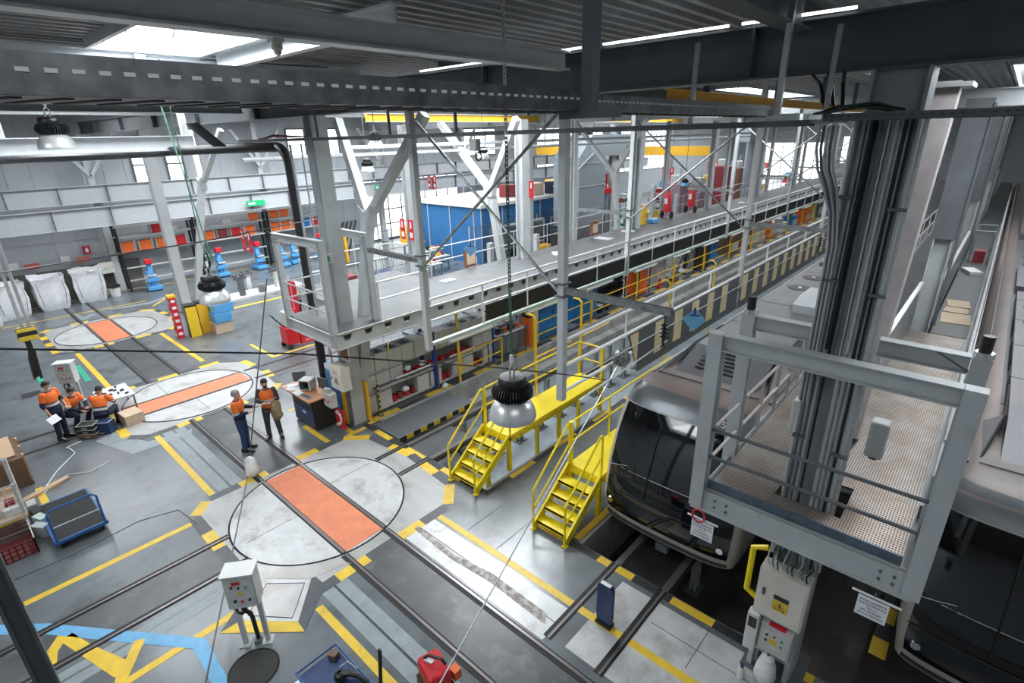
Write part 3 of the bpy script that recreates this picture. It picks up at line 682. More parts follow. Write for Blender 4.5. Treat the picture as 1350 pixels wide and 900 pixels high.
for z in (3.9, 5.0, 5.9, 6.8):
    MB().box(cx-.31, cx-.25, cy-.31, cy-.15, z, z+.03).build('pipe_clamp', 'steel_d', t)
    MB().box(cx-.31, cx-.25, cy+.17, cy+.31, z+.1, z+.13).build('pipe_clamp', 'steel_d', t)
t = thing('inclined_strut', 'dusty pinkish inclined box strut rising behind the massive column', 'strut', (7.4, .95, 3.3))
MB().bar((8.62, 1.0, 3.2), (10.62, 1.0, 8.12), .32, .34, up=(1,0,0)).build('box_section', 'steel_pink', t)
MB().box(10.3, 11.1, .7, 1.3, 8.1, 8.16).build('head_plate', 'steel', t)
MB().prism([(10.8, 7.5), (11.3, 8.1), (10.8, 8.1)], .98, 1.02, 'Y').build('gusset', 'steel_pink', t)
for i, x in enumerate((15.6, 24.3, 33, 41.7)):
    t = thing('catwalk_column', ORD[i]+' dark column rising from the catwalk behind the massive one', 'column', (x, .85, -1.1))
    MB().ibeam((x, .85, -1.1), (x, .85, 5.2), .36, .36, .03, .02, up=(0,1,0)).build('shaft', 'steel', t); MB().box(x-.22, x+.22, .62, 1.08, 5.2, 8.1).build('upper_box', 'steel_d', t)
    MB().box(x-.35, x+.35, .5, 1.2, -1.1, -1.06).build('base_plate', 'steel_d', t)
    MB().tube((x-.24, .6, 3.2), (x-.24, .6, 8), .03).build('conduit', 'steel_d', t)

# ================================================================ grating catwalk on the right
CT = 3.14
t = thing('grating_catwalk', 'grey steel catwalk with grating deck around the massive column, between the two trains', 'catwalk', (6.1, 1.0, CT-.3)); XF = 6.03
MB().box(6.14, 14.9, -.05, .62, CT-.035, CT).box(6.14, 14.9, 1.38, 2.1, CT-.035, CT).box(6.14, 6.55, .62, 1.38, CT-.035, CT).box(7.3, 14.9, .62, 1.38, CT-.035, CT).build('grating', 'gridn', t)
MB().box(14.95, 60, -.05, .62, CT-.035, CT).box(14.95, 60, 1.08, 2.1, CT-.035, CT).build('sheet_deck', 'deckd', t)
for y in (-.1, 2.14): MB().chan((6.1, y, CT-.14), (60, y, CT-.14), .09, .26).build('edge_beam', 'steel', t)
MB().chan((6.07, -.22, CT-.15), (6.07, 2.24, CT-.15), .09, .28).build('front_beam', 'steel', t)
MB().box(5.97, 6.18, -.22, 2.26, CT-.302, CT-.285).build('front_flange', 'steel', t)
for yy in (1.95, 1.8, .1, -.03):
    for zz in (CT-.1, CT-.2): MB().tube((6.0, yy, zz), (6.03, yy, zz), .016, 8).build('bolt', 'steel_d', t)
MB().box(6.1, 6.12, -.05, 2.1, CT, CT+.13).build('toe_board', 'bluegrey', t)
MB().bar((7.6, .62, CT-.15), (7.6, 2.1, CT-.15), .1, .2).bar((7.6, -.1, CT-.15), (7.6, .6, CT-.15), .1, .2).build('cross_beam', 'steel', t)
for y, yy in ((2.1, .62), (-.05, 1.4)):
    MB().path([(6.9-.8, y, CT+.01)], .01) if False else None
# portal frames
for i, x in enumerate((6.07, 7.15)):
    zt = 5.34 if i == 0 else 5.3
    f = thing('portal_gantry', 'heavy grey portal frame at the %s of the grating catwalk' % ('front edge' if i == 0 else 'second bay, behind the front one'), 'frame', (x, 1.0, CT-.3))
    for y in (2.2, -.2):
        MB().ibeam((x, y, CT-.28), (x, y, zt-.2), .17, .17, .016, .012, up=(1,0,0)).build('post', 'steel', f)
        MB().box(x-.08, x+.08, y-.085, y+.085, zt-.2, zt).build('corner_plate', 'steel', f)
    if i == 0:
        MB().ibeam((x, 2.11, zt-.1), (x, -.11, zt-.1), .2, .15, .014, .012).build('lintel', 'steel', f)
        for z in (3.62, 4.02): MB().tube((x, 2.12, z+.02), (x, -.12, z+.02), .024, 10).build('guard_rail', 'steel_d', f)
    else:
        MB().ibeam((x, 2.11, zt-.1), (x, 1.3, zt-.1), .2, .15, .014, .012).build('lintel', 'steel', f); MB().ibeam((x, .72, zt-.1), (x, -.11, zt-.1), .2, .15, .014, .012).build('lintel', 'steel', f)
        for y in (2.2, -.2): MB().tube((x, y, zt+.06), (x, y, zt+.24), .055, 14).build('lamp_head', 'black', f); MB().tube((x, y, zt), (x, y, zt+.06), .09, 8).build('lamp_foot', 'galv_l', f)
        MB().bar((x, -.14, zt-.2), (x, .2, zt-.02), .02, .02).build('tie', 'steel_d', f)
r = thing('catwalk_railing', 'side handrail of pale tubes on the left of the grating catwalk', 'railing', (6.2, 2.14, CT))
for z in (3.55, 4.0): MB().tube((6.24, 2.14, z), (7.12, 2.14, z), .024).tube((7.32, 2.14, z), (9.6, 2.14, z), .024).build('rail', 'steel_pink', r)
for x in (8.1, 8.9, 9.6): MB().box(x-.012, x+.012, 2.115, 2.165, CT, 4.0).build('stanchion', 'steel_pink', r)
r = thing('catwalk_railing', 'tall galvanised mesh side panels on the catwalk next to the dark columns', 'railing', (9, 1.0, CT))
MB().box(9.2, 15.2, 1.0, 1.03, CT+.05, CT+1.0).build('mesh_panel', 'galv', r)
MB().tube((9.2, 1.015, CT+1.05), (15.2, 1.015, CT+1.05), .045).build('handrail', 'tube', r)
for x in (9.2, 11.2, 13.2, 15.2): MB().box(x-.02, x+.02, 1.03, 1.07, CT, CT+1.05).build('stanchion', 'steel', r)
MB().box(16, 23.9, .66, .69, CT+.05, CT+1.0).build('mesh_panel', 'galv', r)
MB().tube((16, .68, CT+1.05), (23.9, .68, CT+1.05), .045).build('handrail', 'steel', r)
r = thing('catwalk_railing', 'handrail of the catwalk along the dark train on the far right', 'railing', (7.3, -.12, CT))
for z in (CT+.5, CT+1.0): MB().tube((7.35, -.12, z), (40, -.12, z), .025).build('rail', 'galv_l', r)
for k in range(16): MB().tube((8.4+2*k, -.12, CT), (8.4+2*k, -.12, CT+1.0), .02).build('stanchion', 'galv_l', r)
r = thing('catwalk_railing', 'far part of the handrail between catwalk and grey train', 'railing', (10, 2.14, CT))
for z in (CT+.5, CT+1.0): MB().tube((10.2, 2.14, z), (40, 2.14, z), .022).build('rail', 'steel', r)
for k in range(15): MB().tube((10.2+2*k, 2.14, CT), (10.2+2*k, 2.14, CT+1.0), .018).build('stanchion', 'steel', r)
# loose boards on the catwalk
for i, (x0, x1, y0, y1, a) in enumerate([(16.0, 16.9, -.08, .5, .05), (17.0, 17.5, .0, .5, -.06), (17.6, 18.3, .02, .5, .1)]):
    b = MB().cbox((0,0,.012), x1-x0, y1-y0, .02); o = b.build('cardboard_sheet', 'card'); o.location = ((x0+x1)/2, (y0+y1)/2+.05, CT+.001+.0*i); o.rotation_euler = (0,0,a)
    tag(o, '%s flattened brown board lying on the dark catwalk' % ['nearest', 'middle', 'farthest'][i], 'cardboard')
o = MB().cbox((0,0,.05), .7, .35, .1).build('white_bag', 'bulk'); o.location = (22.3, .3, CT+.001); o.rotation_euler = (0,0,.4); tag(o, 'crumpled white sack lying on the dark catwalk past the boards', 'sack')
t = thing('access_gate', 'small tubular gate frame with a red extinguisher stand on the dark catwalk', 'gate', (20.5, .3, CT))
for dx in (0, 1.6):
    MB().path([(24+dx, .5, CT), (24+dx, .5, CT+1.1), (24+dx, -.0, CT+1.1), (24+dx, -.0, CT)], .03).build('hoop', 'galv', t)
MB().box(24.1, 24.5, .1, .4, CT, CT+.4).build('red_box', 'dred', t)
# fluorescent housings under the catwalk deck near the column
for i, y in enumerate((1.78, .34)):
    t = thing('hanging_box_lamp', 'pale green box lamp beside the massive column, %s side' % ('left' if i == 0 else 'right'), 'lamp', (7.5, y, 4.4))
    y2 = 1.42 if i == 0 else .52
    MB().cbox((7.32, y2, 3.95), .2, .2, .5).build('housing', 'lgrey', t, bevel=.03); MB().tube((7.32, y2, 3.66), (7.32, y2, 3.7), .05).build('gland', 'black', t)
# hanging paper notices on rods under the front beam
for i, y in enumerate((2.06, .08)):
    t = thing('paper_notice', 'white printed notice hanging from a rod at the %s front corner of the catwalk' % ('left' if i == 0 else 'right'), 'notice', (6.0, y, 2.55))
    MB().box(5.985, 5.99, y-.15, y+.15, 2.38, 2.66).build('sheet', 'paper', t)
    MB().tube((5.99, y-.25 if i else y-.2, 2.69), (5.99, y+.22, 2.69), .014, 6).build('rod', 'tube', t)
    MB().box(5.985, 5.995, y-.01, y+.01, 2.69, 2.76).build('hanger', 'steel_d', t)
    for k, s in enumerate(['AVISO URGENTE', 'MANTENIMIENTO', 'VIA 10' if i == 0 else 'VIA 11', 'SIN TENSION', 'EN CATENARIA']):
        text(t, s, .034, 'ink', facing((5.983, y, 2.61-.046*k), (-1, 0, 0)))
o = MB().path([(5.96+.0*k, 2.12+.09*math.cos(k*.6), 2.75+.1*math.sin(k*.6)) for k in range(16)], .012, 5).build('red_cable_loop', 'red'); tag(o, 'small loop of red cable at the left front corner of the catwalk', 'cable')

# ================================================================ cabinets on the foot of the massive column
t = thing('electrical_cabinet', 'large cream electrical cabinet with a yellow warning triangle, foot of the massive column', 'cabinet', (6.5, 1.05, 1.3))
MB().box(6.42, 6.68, .74, 1.36, 1.22, 2.02).build('body', 'cream', t, bevel=.008)
dr = MB().box(6.405, 6.42, .77, 1.33, 1.25, 1.98).build('door', 'cream', t, bevel=.004)
MB().box(6.395, 6.405, 1.24, 1.28, 1.6, 1.72).build('handle', 'steel_d', dr)
MB().box(6.398, 6.404, .94, 1.13, 1.62, 1.69).build('black_label', 'ink', t); MB().box(6.398, 6.404, .94, 1.13, 1.44, 1.61).build('yellow_label', 'yline', t)
def warn(parent, x, y, z, s):
    MB().path([(x-.003, y+s*.5, z-s*.4), (x-.003, y-s*.5, z-s*.4), (x-.003, y, z+s*.45)], s*.045, 4, closed=True).build('warning_triangle', 'ink', parent)
    MB().prism([(y+s*.03, z+s*.22), (y-s*.1, z+s*.22), (y-s*.02, z+.0*s), (y-s*.12, z+.0*s), (y+s*.06, z-s*.32), (y, z-s*.08), (y+s*.1, z-s*.08)], x-.004, x-.001, 'X').build('flash', 'ink', parent)
warn(t, 6.398, 1.035, 1.52, .13)
t = thing('cable_bundle', 'tangle of dark and green cables entering the large cream cabinet from above', 'cables', (6.6, 1.05, 2.02))
for k in range(9):
    y = .8+.06*k
    MB().path([(6.5+.02*(k % 3), y, 2.02), (6.49, y+.02, 2.12), (6.56, y+.01*(k-4), 2.2), (6.66, .86+.045*k, 2.4)], .011, 5).build('cable', ['black', 'chain_g', 'steel'][k % 3], t)
t = thing('control_box', 'grey control box with small buttons under the large cream cabinet', 'control box', (6.5, 1.0, .6))
MB().box(6.42, 6.66, .80, 1.22, .62, 1.12).build('body', 'lgrey', t, bevel=.006)
MB().box(6.405, 6.42, .82, 1.2, .64, 1.05).build('door', 'lgrey', t)
MB().box(6.41, 6.5, .90, 1.12, 1.121, 1.126).build('red_label', 'red', t)
for (y, z, m) in ((1.12, .95, 'ink'), (.92, .95, 'sgreen'), (1.02, .97, 'red'), (.92, .85, 'sgreen'), (1.12, .85, 'ink')):
    MB().tube((6.405, y, z), (6.39, y, z), .018, 10).build('button', m, t)
warn(t, 6.403, 1.02, .87, .08)
MB().box(6.398, 6.404, .98, 1.08, .82, .9).build('yellow_label', 'yline', t)
text(t, 'ESTACION', .03, 'paper', facing((6.402, 1.0, .76), (-1,0,0)))
t = thing('intercom_box', 'narrow white box with a black screen left of the grey control box', 'intercom', (6.4, 1.32, .5))
MB().box(6.36, 6.5, 1.24, 1.40, .55, 1.22).build('body', 'white', t, bevel=.01)
MB().box(6.352, 6.36, 1.265, 1.375, .98, 1.16).build('screen', 'glassb', t)
t = thing('cabinet_stand', 'pair of grey legs carrying the cabinets at the foot of the massive column', 'stand', (6.6, 1.05, 0))
for y in (.82, 1.32): MB().box(6.6, 6.67, y-.035, y+.035, 0, 1.3).build('leg', 'steel', t)
MB().bar((6.63, .82, .4), (6.63, 1.32, .4), .05, .05).build('crossbar', 'steel', t)
t = thing('plastic_bag', 'pale translucent plastic bag hanging under the grey control box', 'bag', (6.45, 1.05, .1))
MB().lathe([(.02, .50), (.09, .46), (.13, .3), (.15, .12), (.1, .02), (.02, 0)], (6.42, 1.05, .08), 14).build('bag', 'mask', t, smooth=True)
t = thing('spray_bottle', 'small white bottle with a blue cap beside the plastic bag', 'bottle', (6.3, 1.3, 0))
MB().lathe([(.001, 0), (.045, 0), (.045, .17), (.02, .22)], (6.3, 1.33, 0), 14).build('bottle', 'white', t, smooth=True); MB().tube((6.3, 1.33, .22), (6.3, 1.33, .27), .025).build('cap', 'dblue', t)
t = thing('grab_handle', 'bent yellow bar left of the large cream cabinet', 'handle', (6.8, 1.5, .9))
MB().path([(7.0, 1.42, 1.9), (7.0, 1.62, 1.8), (7.0, 1.62, 1.0), (7.0, 1.42, .9)], .045, 8).build('bar', 'yellow', t)
o = MB().cbox((0,0,.02), .9, .45, .04).build('concrete_slab', 'concrete'); o.location = (7.6, 1.75, -1.1); tag(o, 'pale broken slab lying in the oily pit left of the cream cabinet', 'slab')

# ================================================================ mezzanine on the left
MZ = 3.08; MX0 = 6.2; MY0 = 11.62; MY1 = 14.12
t = thing('mezzanine', 'long grey mezzanine platform with holed edge girder above the white parts bins', 'mezzanine', (MX0, MY0, MZ-.3))
MB().box(MX0, 7.55, MY0, 14.1, MZ-.03, MZ).box(7.55, 88, MY0, MY1, MZ-.03, MZ).box(7.55, 11.2, MY1, 16.1, MZ-.03, MZ).build('deck', 'deckf', t)
# castellated edge girder: a web with hexagonal openings
def castellated(x0, x1, y, z0, z1, pitch=.9, hw=.3, t_=.016, xstart=0):
    b = MB(); zc = z0+(z1-z0)*.62; hh = (z1-z0)*.2; x = x0
    def quad(p): b.prism(p, y-t_/2, y+t_/2, 'Y')
    n = int((x1-x0)/pitch)
    for i in range(n):
        a = x0+i*pitch; c = a+pitch; m = (a+c)/2
        quad([(a, z0), (c, z0), (c, zc-hh), (a, zc-hh)]); quad([(a, zc+hh), (c, zc+hh), (c, z1), (a, z1)])
        quad([(a, zc-hh), (m-hw*.55, zc-hh), (m-hw, zc+hh), (a, zc+hh)])
        quad([(m+hw*.55, zc-hh), (c, zc-hh), (c, zc+hh), (m+hw, zc+hh)])
    b.box(x0, x1, y-.06, y+.06, z0-.012, z0+.004).box(x0, x1, y-.06, y+.06, z1-.004, z1+.012)
    return b
castellated(MX0, 88, MY0, MZ-.42, MZ-.02, .62, .13).build('edge_girder', 'steel_w', t)
MB().ibeam((MX0, MY0, MZ-.2), (MX0, 14.1, MZ-.2), .34, .14).build('end_beam', 'steel_w', t); MB().ibeam((7.6, 14.1, MZ-.2), (7.6, 16.1, MZ-.2), .34, .14).build('end_beam', 'steel_w', t)
MB().ibeam((7.6, MY1, MZ-.2), (88, MY1, MZ-.2), .34, .14).build('rear_girder', 'steel_w', t)
for i in range(14): 
    x = 9+i*5.6; MB().ibeam((x, MY0+.1, MZ-.14), (x, MY1-.1, MZ-.14), .2, .1).build('joist', 'steel', t)
MB().box(MX0+.2, 88, MY0+.3, MY0+.32, MZ-.34, MZ-.03).build('shade_sheet', 'steel_d', t)  # dark sheet added behind the girder openings to stand in for shade
# end frame over the stair head
f = thing('portal_gantry', 'pale portal frame at the left end of the mezzanine', 'frame', (MX0, 12.8, MZ))
for (x, y, z) in ((MX0, 11.7, 5.4), (MX0, 14.05, 5.28), (7.5, 11.8, 5.3)):
    MB().ibeam((x, y, MZ-.35), (x, y, z), .16, .15, .014, .01, up=(0,1,0)).build('post', 'steel_w', f)
MB().ibeam((MX0, 14.15, 5.25), (MX0, 11.65, 5.3), .2, .14).ibeam((7.5, 11.75, 5.3), (7.5, 13.2, 5.3), .18, .12).build('lintel', 'steel_w', f)
for z in (MZ+.5, MZ+.95):
    MB().tube((MX0, 14.05, z), (MX0, 11.7, z), .022).tube((MX0, 14.05, z), (7.5, 14.05, z), .022).build('guard_rail', 'steel_w', f)
def railing(x0, x1, y, label, m='galv_l', n=None, z0=MZ, name='mezzanine_railing'):
    r = thing(name, label, 'railing', (x0, y, z0)); n = n or int((x1-x0)/1.9)+1
    for z in (.55, 1.02): MB().tube((x0, y, z0+z), (x1, y, z0+z), .022).build('rail', m, r)
    for k in range(n): MB().tube((x0+(x1-x0)*k/(n-1), y, z0), (x0+(x1-x0)*k/(n-1), y, z0+1.02), .02).build('stanchion', m, r)
    return r
railing(7.7, 11.1, 16.05, 'rear mezzanine railing in front of the wire fence')
railing(11.3, 24, MY1-.1, 'rear mezzanine railing in front of the blue booth')
railing(24.6, 40, MY1-.1, 'rear mezzanine railing behind the wheeled extinguishers')
railing(40.5, 86, MY1-.1, 'farthest rear mezzanine railing')
railing(7.6, 9.3, MY0+.08, 'short front railing at the mezzanine corner', n=2)

# ================================================================ hanging guard frames over the pits
FX = [7.06, 15.7, 24.35, 33.0, 41.6, 50.3, 59]
Y1, Y2 = 5.27, 9.05
for i, x in enumerate(FX):
    t = thing('hanging_gantry', ORD[i]+' pair of hanging posts with crossed rods, counted from the camera', 'frame', (x, (Y1+Y2)/2, 8.1))
    zb1 = 3.03 if i == 0 else 3.25
    MB().chan((x, Y1, zb1), (x, Y1, 8.7 if i else 7.95), .13, .13, .02, up=(1,0,0)).build('post', 'galv_l' if i else 'steel_w', t)
    MB().chan((x, Y2, 3.05), (x, Y2, 8.7), .13, .13, .02, up=(1,0,0)).build('post', 'steel_w', t)
    MB().tube((x+.09, Y1+.06, 4.95), (x+.09, Y2-.05, 7.9), .028, 8).build('rod', 'galv', t)
    MB().tube((x-.09, Y1+.06, 7.9), (x-.09, Y2-.05, 4.95), .028, 8).build('rod', 'galv', t)
    for (y, s) in ((Y1, -1), (Y2, 1)):
        MB().chan((x, y+s*.06, 5.12), (x, y+s*2.0, 5.12), .09, .11, .012).build('arm', 'galv', t)
        for dz in (-.1, .12): MB().box(x-.12, x+.12, y-.1, y+.1, 5.12+dz-.012, 5.12+dz+.012).build('clamp', 'steel_d', t)
    # insulator at the end of the near arm
    b = MB(); y = Y1-1.9
    prof = [(.012, 0), (.012, -.12)]
    for k in range(4): prof += [(.025, -.13-.06*k), (.075, -.155-.06*k), (.025, -.17-.06*k)]
    b.lathe(prof+[(.02, -.45), (.001, -.46)], (x, y, 5.06), 14).build('insulator', 'insul', t, smooth=True)
    MB().path([(x, y, 4.6), (x, y+.03, 4.55), (x, y, 4.5), (x, y-.03, 4.55), (x, y, 4.6)], .012, 5).build('hook', 'seam', t)
for i in range(len(FX)-1):
    a, c = FX[i]+.09, FX[i+1]-.09
    # right hand guard with the striped board
    t = thing('guard_railing', ORD[i]+' white guard rail with grey and cream striped boards, from the camera', 'guard rail', (a, Y1, 3.2))
    for k, z in enumerate((4.17, 3.66)): MB().tube((a, Y1, z), (c, Y1, z), .035, 8).build('rail', 'tube', t)
    if i == 0: MB().tube((a, Y1, 3.17), (a+2.4, Y1, 3.17), .035, 8).build('rail', 'tube', t)
    else: MB().tube((a, Y1, 2.6), (c, Y1, 2.6), .02, 6).build('rail', 'steel_d', t)
    n = 4
    for k in range(1, n): MB().tube((a+(c-a)*k/n, Y1, 3.6), (a+(c-a)*k/n, Y1, 4.17), .022).build('stanchion', 'tube', t)
    x0 = a if i else 9.5
    zt, zb = 3.62, 2.62
    if i == 0: MB().prism([(9.35, zt), (c, zt), (c, zb), (9.85, zb)], Y1-.02, Y1, 'Y').build('board', 'steel_d', t)
    else: MB().box(x0, c, Y1-.02, Y1, zb, zt).build('board', 'steel_d', t)
    x = x0+.1; k = 0
    while x+.42 < c:
        if i == 0 and k == 0: MB().prism([(9.42, zt-.03), (9.78, zt-.03), (9.78, 2.75)], Y1-.027, Y1-.021, 'Y').build('cream_stripe', 'creamstripe', t)
        elif i < 5: MB().box(x, x+.42, Y1-.027, Y1-.021, zb+.2, zt-.03).build('cream_stripe', 'creamstripe', t)
        x += .95; k += 1
    # left hand guard with dark infill
    t = thing('guard_railing', ORD[i]+' white guard rail with dark infill panels and tube lights, from the camera', 'guard rail', (a, Y2, 3.2))
    for z in (4.22, 3.72): MB().tube((a, Y2, z), (c, Y2, z), .032, 8).build('rail', 'tube', t)
    for k in range(1, 5): MB().tube((a+(c-a)*k/5, Y2, 3.22), (a+(c-a)*k/5, Y2, 4.22), .022).build('stanchion', 'tube', t)
    x0 = a if i else 8.95
    MB().box(x0, c, Y2+.01, Y2+.03, 3.24, 3.66).build('infill_panel', 'blackm', t)
    MB().box(a, c, Y2-.05, Y2+.06, 3.13, 3.2).build('cable_trunking', 'trunk', t)
    for k in range(3):
        xx = a+.5+(c-a)*k/3
        MB().tube((xx, Y2-.02, 3.07), (xx+1.5, Y2-.02, 3.07), .045, 10).build('tube_light', 'tube', t)
        for e in (0, 1.5): MB().tube((xx+e-.03, Y2-.02, 3.07), (xx+e+.03, Y2-.02, 3.07), .05, 10).build('end_cap', 'steel', t)
# thin wires along the boards
o = MB().tube((7.2, 4.95, 3.55), (60, 4.95, 3.55), .012, 5).build('contact_wire', 'steel'); tag(o, 'thin straight wire running beside the striped boards', 'wire')
o = MB().tube((7.2, Y1-.3, 3.05), (10.6, Y1-.3, 3.2), .02, 5).build('contact_wire', 'galv_l'); tag(o, 'short wire ending at the cable coil on the first hanging post', 'wire')
t = thing('cable_coil', 'grey ball of coiled cable beside the first hanging post', 'coil', (9.0, 5.1, 3.3))
b = MB(); random.seed(4)
for k in range(14):
    a = random.uniform(0, PI); e = random.uniform(-.6, .6); R_ = Matrix.Rotation(a, 3, 'Z') @ Matrix.Rotation(e, 3, 'X')
    b.path([Vector((8.85, 5.1, 3.32)) + R_ @ Vector((.17*math.cos(u*PI/8), .03*math.sin(3*u), .17*math.sin(u*PI/8))) for u in range(16)], .018, 5, closed=True)
b.build('coil', 'galv', t)
# blue diamond signs
def diamond(c, s, label, m='pblue', n=(-1,-.5,.25)):
    t = thing('diamond_sign', label, 'sign', c); n = Vector(n).normalized()
    Mx = facing(c, n)
    b = MB().prism([(0, s*.62), (s*.62, 0), (0, -s*.62), (-s*.62, 0)], -.006, .006); b.xf(Mx); b.build('plate', m, t)
    b = MB().prism([(-s*.28, s*.28), (s*.28, s*.28), (s*.28, s*.2), (-s*.28, s*.2)], .007, .012).prism([(-.05*s, s*.28), (.05*s, s*.28), (.05*s, s*.66), (-.05*s, s*.66)], .007, .02); b.xf(Mx); b.build('bracket', 'dblue', t)
    return t
diamond((11.15, 4.62, 3.62), .42, 'blue diamond sign on a wire in front of the striped boards')
diamond((10.3, 10.95, 4.62), .34, 'blue diamond sign hanging over the mezzanine floor')
# ================================================================ trains
PZ = [.3, .42, .9, 1.6, 2.3, 2.75, 2.95, 3.06, 3.12, 3.15]
PXF = [7.78, 7.66, 7.60, 7.72, 8.0, 8.26, 8.42, 8.58, 8.85, 9.5]
PW = [1.2, 1.3, 1.36, 1.36, 1.36, 1.33, 1.27, 1.18, 1.06, .9]
def interp(z, T):
    if z <= PZ[0]: return T[0]
    for i in range(len(PZ)-1):
        if z <= PZ[i+1]:
            a = (z-PZ[i])/(PZ[i+1]-PZ[i]); return T[i]*(1-a)+T[i+1]*a
    return T[-1]
def front_pt(z, u, off=0):
    """u in -1..1 across the nose at height z"""
    w_ = interp(z, PW); xf = interp(z, PXF); n = 5
    x = xf + .42*(1-(1-abs(u)**n)**(1/n)) + .06*u*u
    return (x-off, w_*u*(1+off*.4/w_), z)
def train(yc, label, xe, dark=False, number=None):
    t = thing('metro_train', label, 'train', (7.3, yc, .2))
    us = [math.sin(PI/2*k/10) for k in range(-10, 11)]
    rings = []
    for z, w_ in zip(PZ, PW):
        r = [Vector(front_pt(z, u)) + Vector((0, yc, 0)) for u in us] + [Vector((xe, yc+w_, z)), Vector((xe, yc-w_, z))]
        rings.append(r)
    lo = [i for i, z in enumerate(PZ) if z <= 2.5]
    MB().loft(rings[:6], cap=True).build('body_shell', 'train_beige', t, smooth=True)
    MB().loft(rings[5:], cap=True).build('roof', 'train_brown', t, smooth=True)
    MB().box(11.5, xe, yc-.84, yc+.84, 3.15, 3.165).build('roof_sheet', 'train_roof', t)
    # windscreen, following the nose
    def skin(z0, z1, u0, u1, off, nz=8, nu=14):
        b = MB(); v = []
        for i in range(nz+1):
            z = z0+(z1-z0)*i/nz
            for j in range(nu+1):
                u = math.sin((math.asin(u0)+(math.asin(u1)-math.asin(u0))*j/nu)); p = front_pt(z, u, off); v.append((p[0], p[1]+yc, p[2]))
        f = [(i*(nu+1)+j, i*(nu+1)+j+1, (i+1)*(nu+1)+j+1, (i+1)*(nu+1)+j) for i in range(nz) for j in range(nu)]
        return b.add(v, f)
    ws = skin(.64, 2.72, -.9, .9, .012).build('windscreen', 'glassb', t, smooth=True)
    skin(2.74, 3.05, -.97, .97, .008, 4).build('roof_visor', 'visor', t, smooth=True)
    b = MB()
    for z in (1.12,):
        b.path([Vector(front_pt(z, u, .022))+Vector((0, yc, 0)) for u in [k/12 for k in range(-11, 12)]], .008, 4)
    for z in (.5,): b.path([Vector(front_pt(z, u, .01))+Vector((0, yc, 0)) for u in [k/12 for k in range(-11, 12)]], .03, 6)
    b.build('front_seam', 'seam', t)
    b = MB().path([(p[0], p[1]+yc, p[2]) for p in [front_pt(z, .28, .03) for z in (1.2, 1.7, 2.2, 2.6)]], .015, 5); b.build('wiper', 'black', ws)
    b = MB().path([(p[0], p[1]+yc, p[2]) for p in [front_pt(1.55+.02*k, .95-.05*k, .03) for k in range(8)]], .006, 4); b.build('wiper', 'steel', ws)
    for u in (-.8, .8):
        p = front_pt(.85, u, .02); MB().lathe([(.001, -.02), (.06, -.02), (.07, .01)], (p[0], p[1]+yc, p[2]), 16, 'X').build('headlamp', 'chrome', t)
    # sides: window band, doors, seam
    for s in (-1, 1):
        yy = yc+s*1.385
        MB().box(8.9, xe, min(yy, yy-s*.03), max(yy, yy-s*.03), 1.2, 2.3).build('window_band', 'glassb', t)
        MB().box(8.9, xe, yc+s*1.33-.02, yc+s*1.33+.02, 2.72, 2.78).build('gutter', 'train_side', t)
        MB().box(9.1, xe, yc+s*1.12-.015, yc+s*1.12+.015, 3.06, 3.13).build('roof_rail', 'galv_l' if s > 0 and yc > 0 else 'steel_d', t)
    MB().box(8.1, xe, yc-1.2, yc+1.2, .12, .32).build('underframe', 'black', t)
    for bx in (9.9, 11.9):
        for s in (-.5, .5):
            MB().lathe([(.001, -.06), (.4, -.06), (.42, 0), (.4, .06), (.001, .06)], (bx, yc+s, .42), 24, 'Y').build('wheel', 'raildark', t)
    MB().box(7.75, 8.2, yc-.12, yc+.12, .12, .28).build('coupler', 'steel_d', t)
    # roof equipment
    b = MB()
    x0 = 9.35
    prof = [(x0, 3.14), (x0+1.0, 3.42), (19.2, 3.42), (19.2, 3.14)]
    b.prism(prof, yc-.78, yc+.78, 'Y'); b.build('equipment_cover', 'train_roof', t)
    for s in (-1, 1):
        MB().add([(x0+.1, yc+s*.99, 3.14), (x0+1.1, yc+s*.79, 3.42), (x0+1.15, yc+s*.79, 3.14), (x0+1.3, yc+s*1.02, 3.14)], [(0,1,3), (1,2,3), (0,1,2), (0,2,3)]).build('side_fairing', 'train_side', t)
        MB().path([(x0-.1, yc+s*1.0, 3.1), (x0+1.0, yc+s*.82, 3.43), (x0+2.4, yc+s*.8, 3.43)], .018, 5).build('cover_seam', 'seam', t)
    g = MB()
    for k in range(6):
        a = k/5; xx = x0+.25+.6*a; zz = 3.14+.28*(.25+.6*a)
        g.bar((xx, yc-.38, zz+.02), (xx, yc+.48, zz+.02), .05, .012)
    g.build('louvre', 'ink', t)
    MB().path([(9.1, yc+1.0, 3.145), (9.1, yc, 3.15), (9.1, yc-1.0, 3.145)], .01, 4).path([(9.35, yc+.95, 3.115), (9.35, yc-.95, 3.115)], .016, 4).build('panel_seam', 'seam', t)
    for k in range(4): MB().box(12.2+2.0*k, 12.22+2.0*k, yc-.78, yc+.78, 3.42, 3.424).build('panel_seam', 'seam', t)
    for fx in (16.1, 17.5, 24.5, 26):
        zz = 3.42 if fx < 19 else 3.165
        for dy in (-.36, .36):
            fg = MB().disc((fx, yc+dy, zz), .3, 0, .012, 28).build('fan_grille', 'copperd', t); MB().disc((fx, yc+dy, zz), .05, .012, .03, 12).build('fan_hub', 'tube', fg)
    MB().prism([(13.7, 3.42), (13.7, 3.62), (14.2, 3.72), (15.2, 3.72), (15.2, 3.42)], yc-.75, yc-.1, 'Y').build('roof_box', 'steel', t)
    MB().box(20, 23, yc-.8, yc+.8, 3.165, 3.38).build('roof_box', 'train_roof', t); MB().box(30, 38, yc-.8, yc+.8, 3.165, 3.4).build('roof_box', 'train_roof', t)
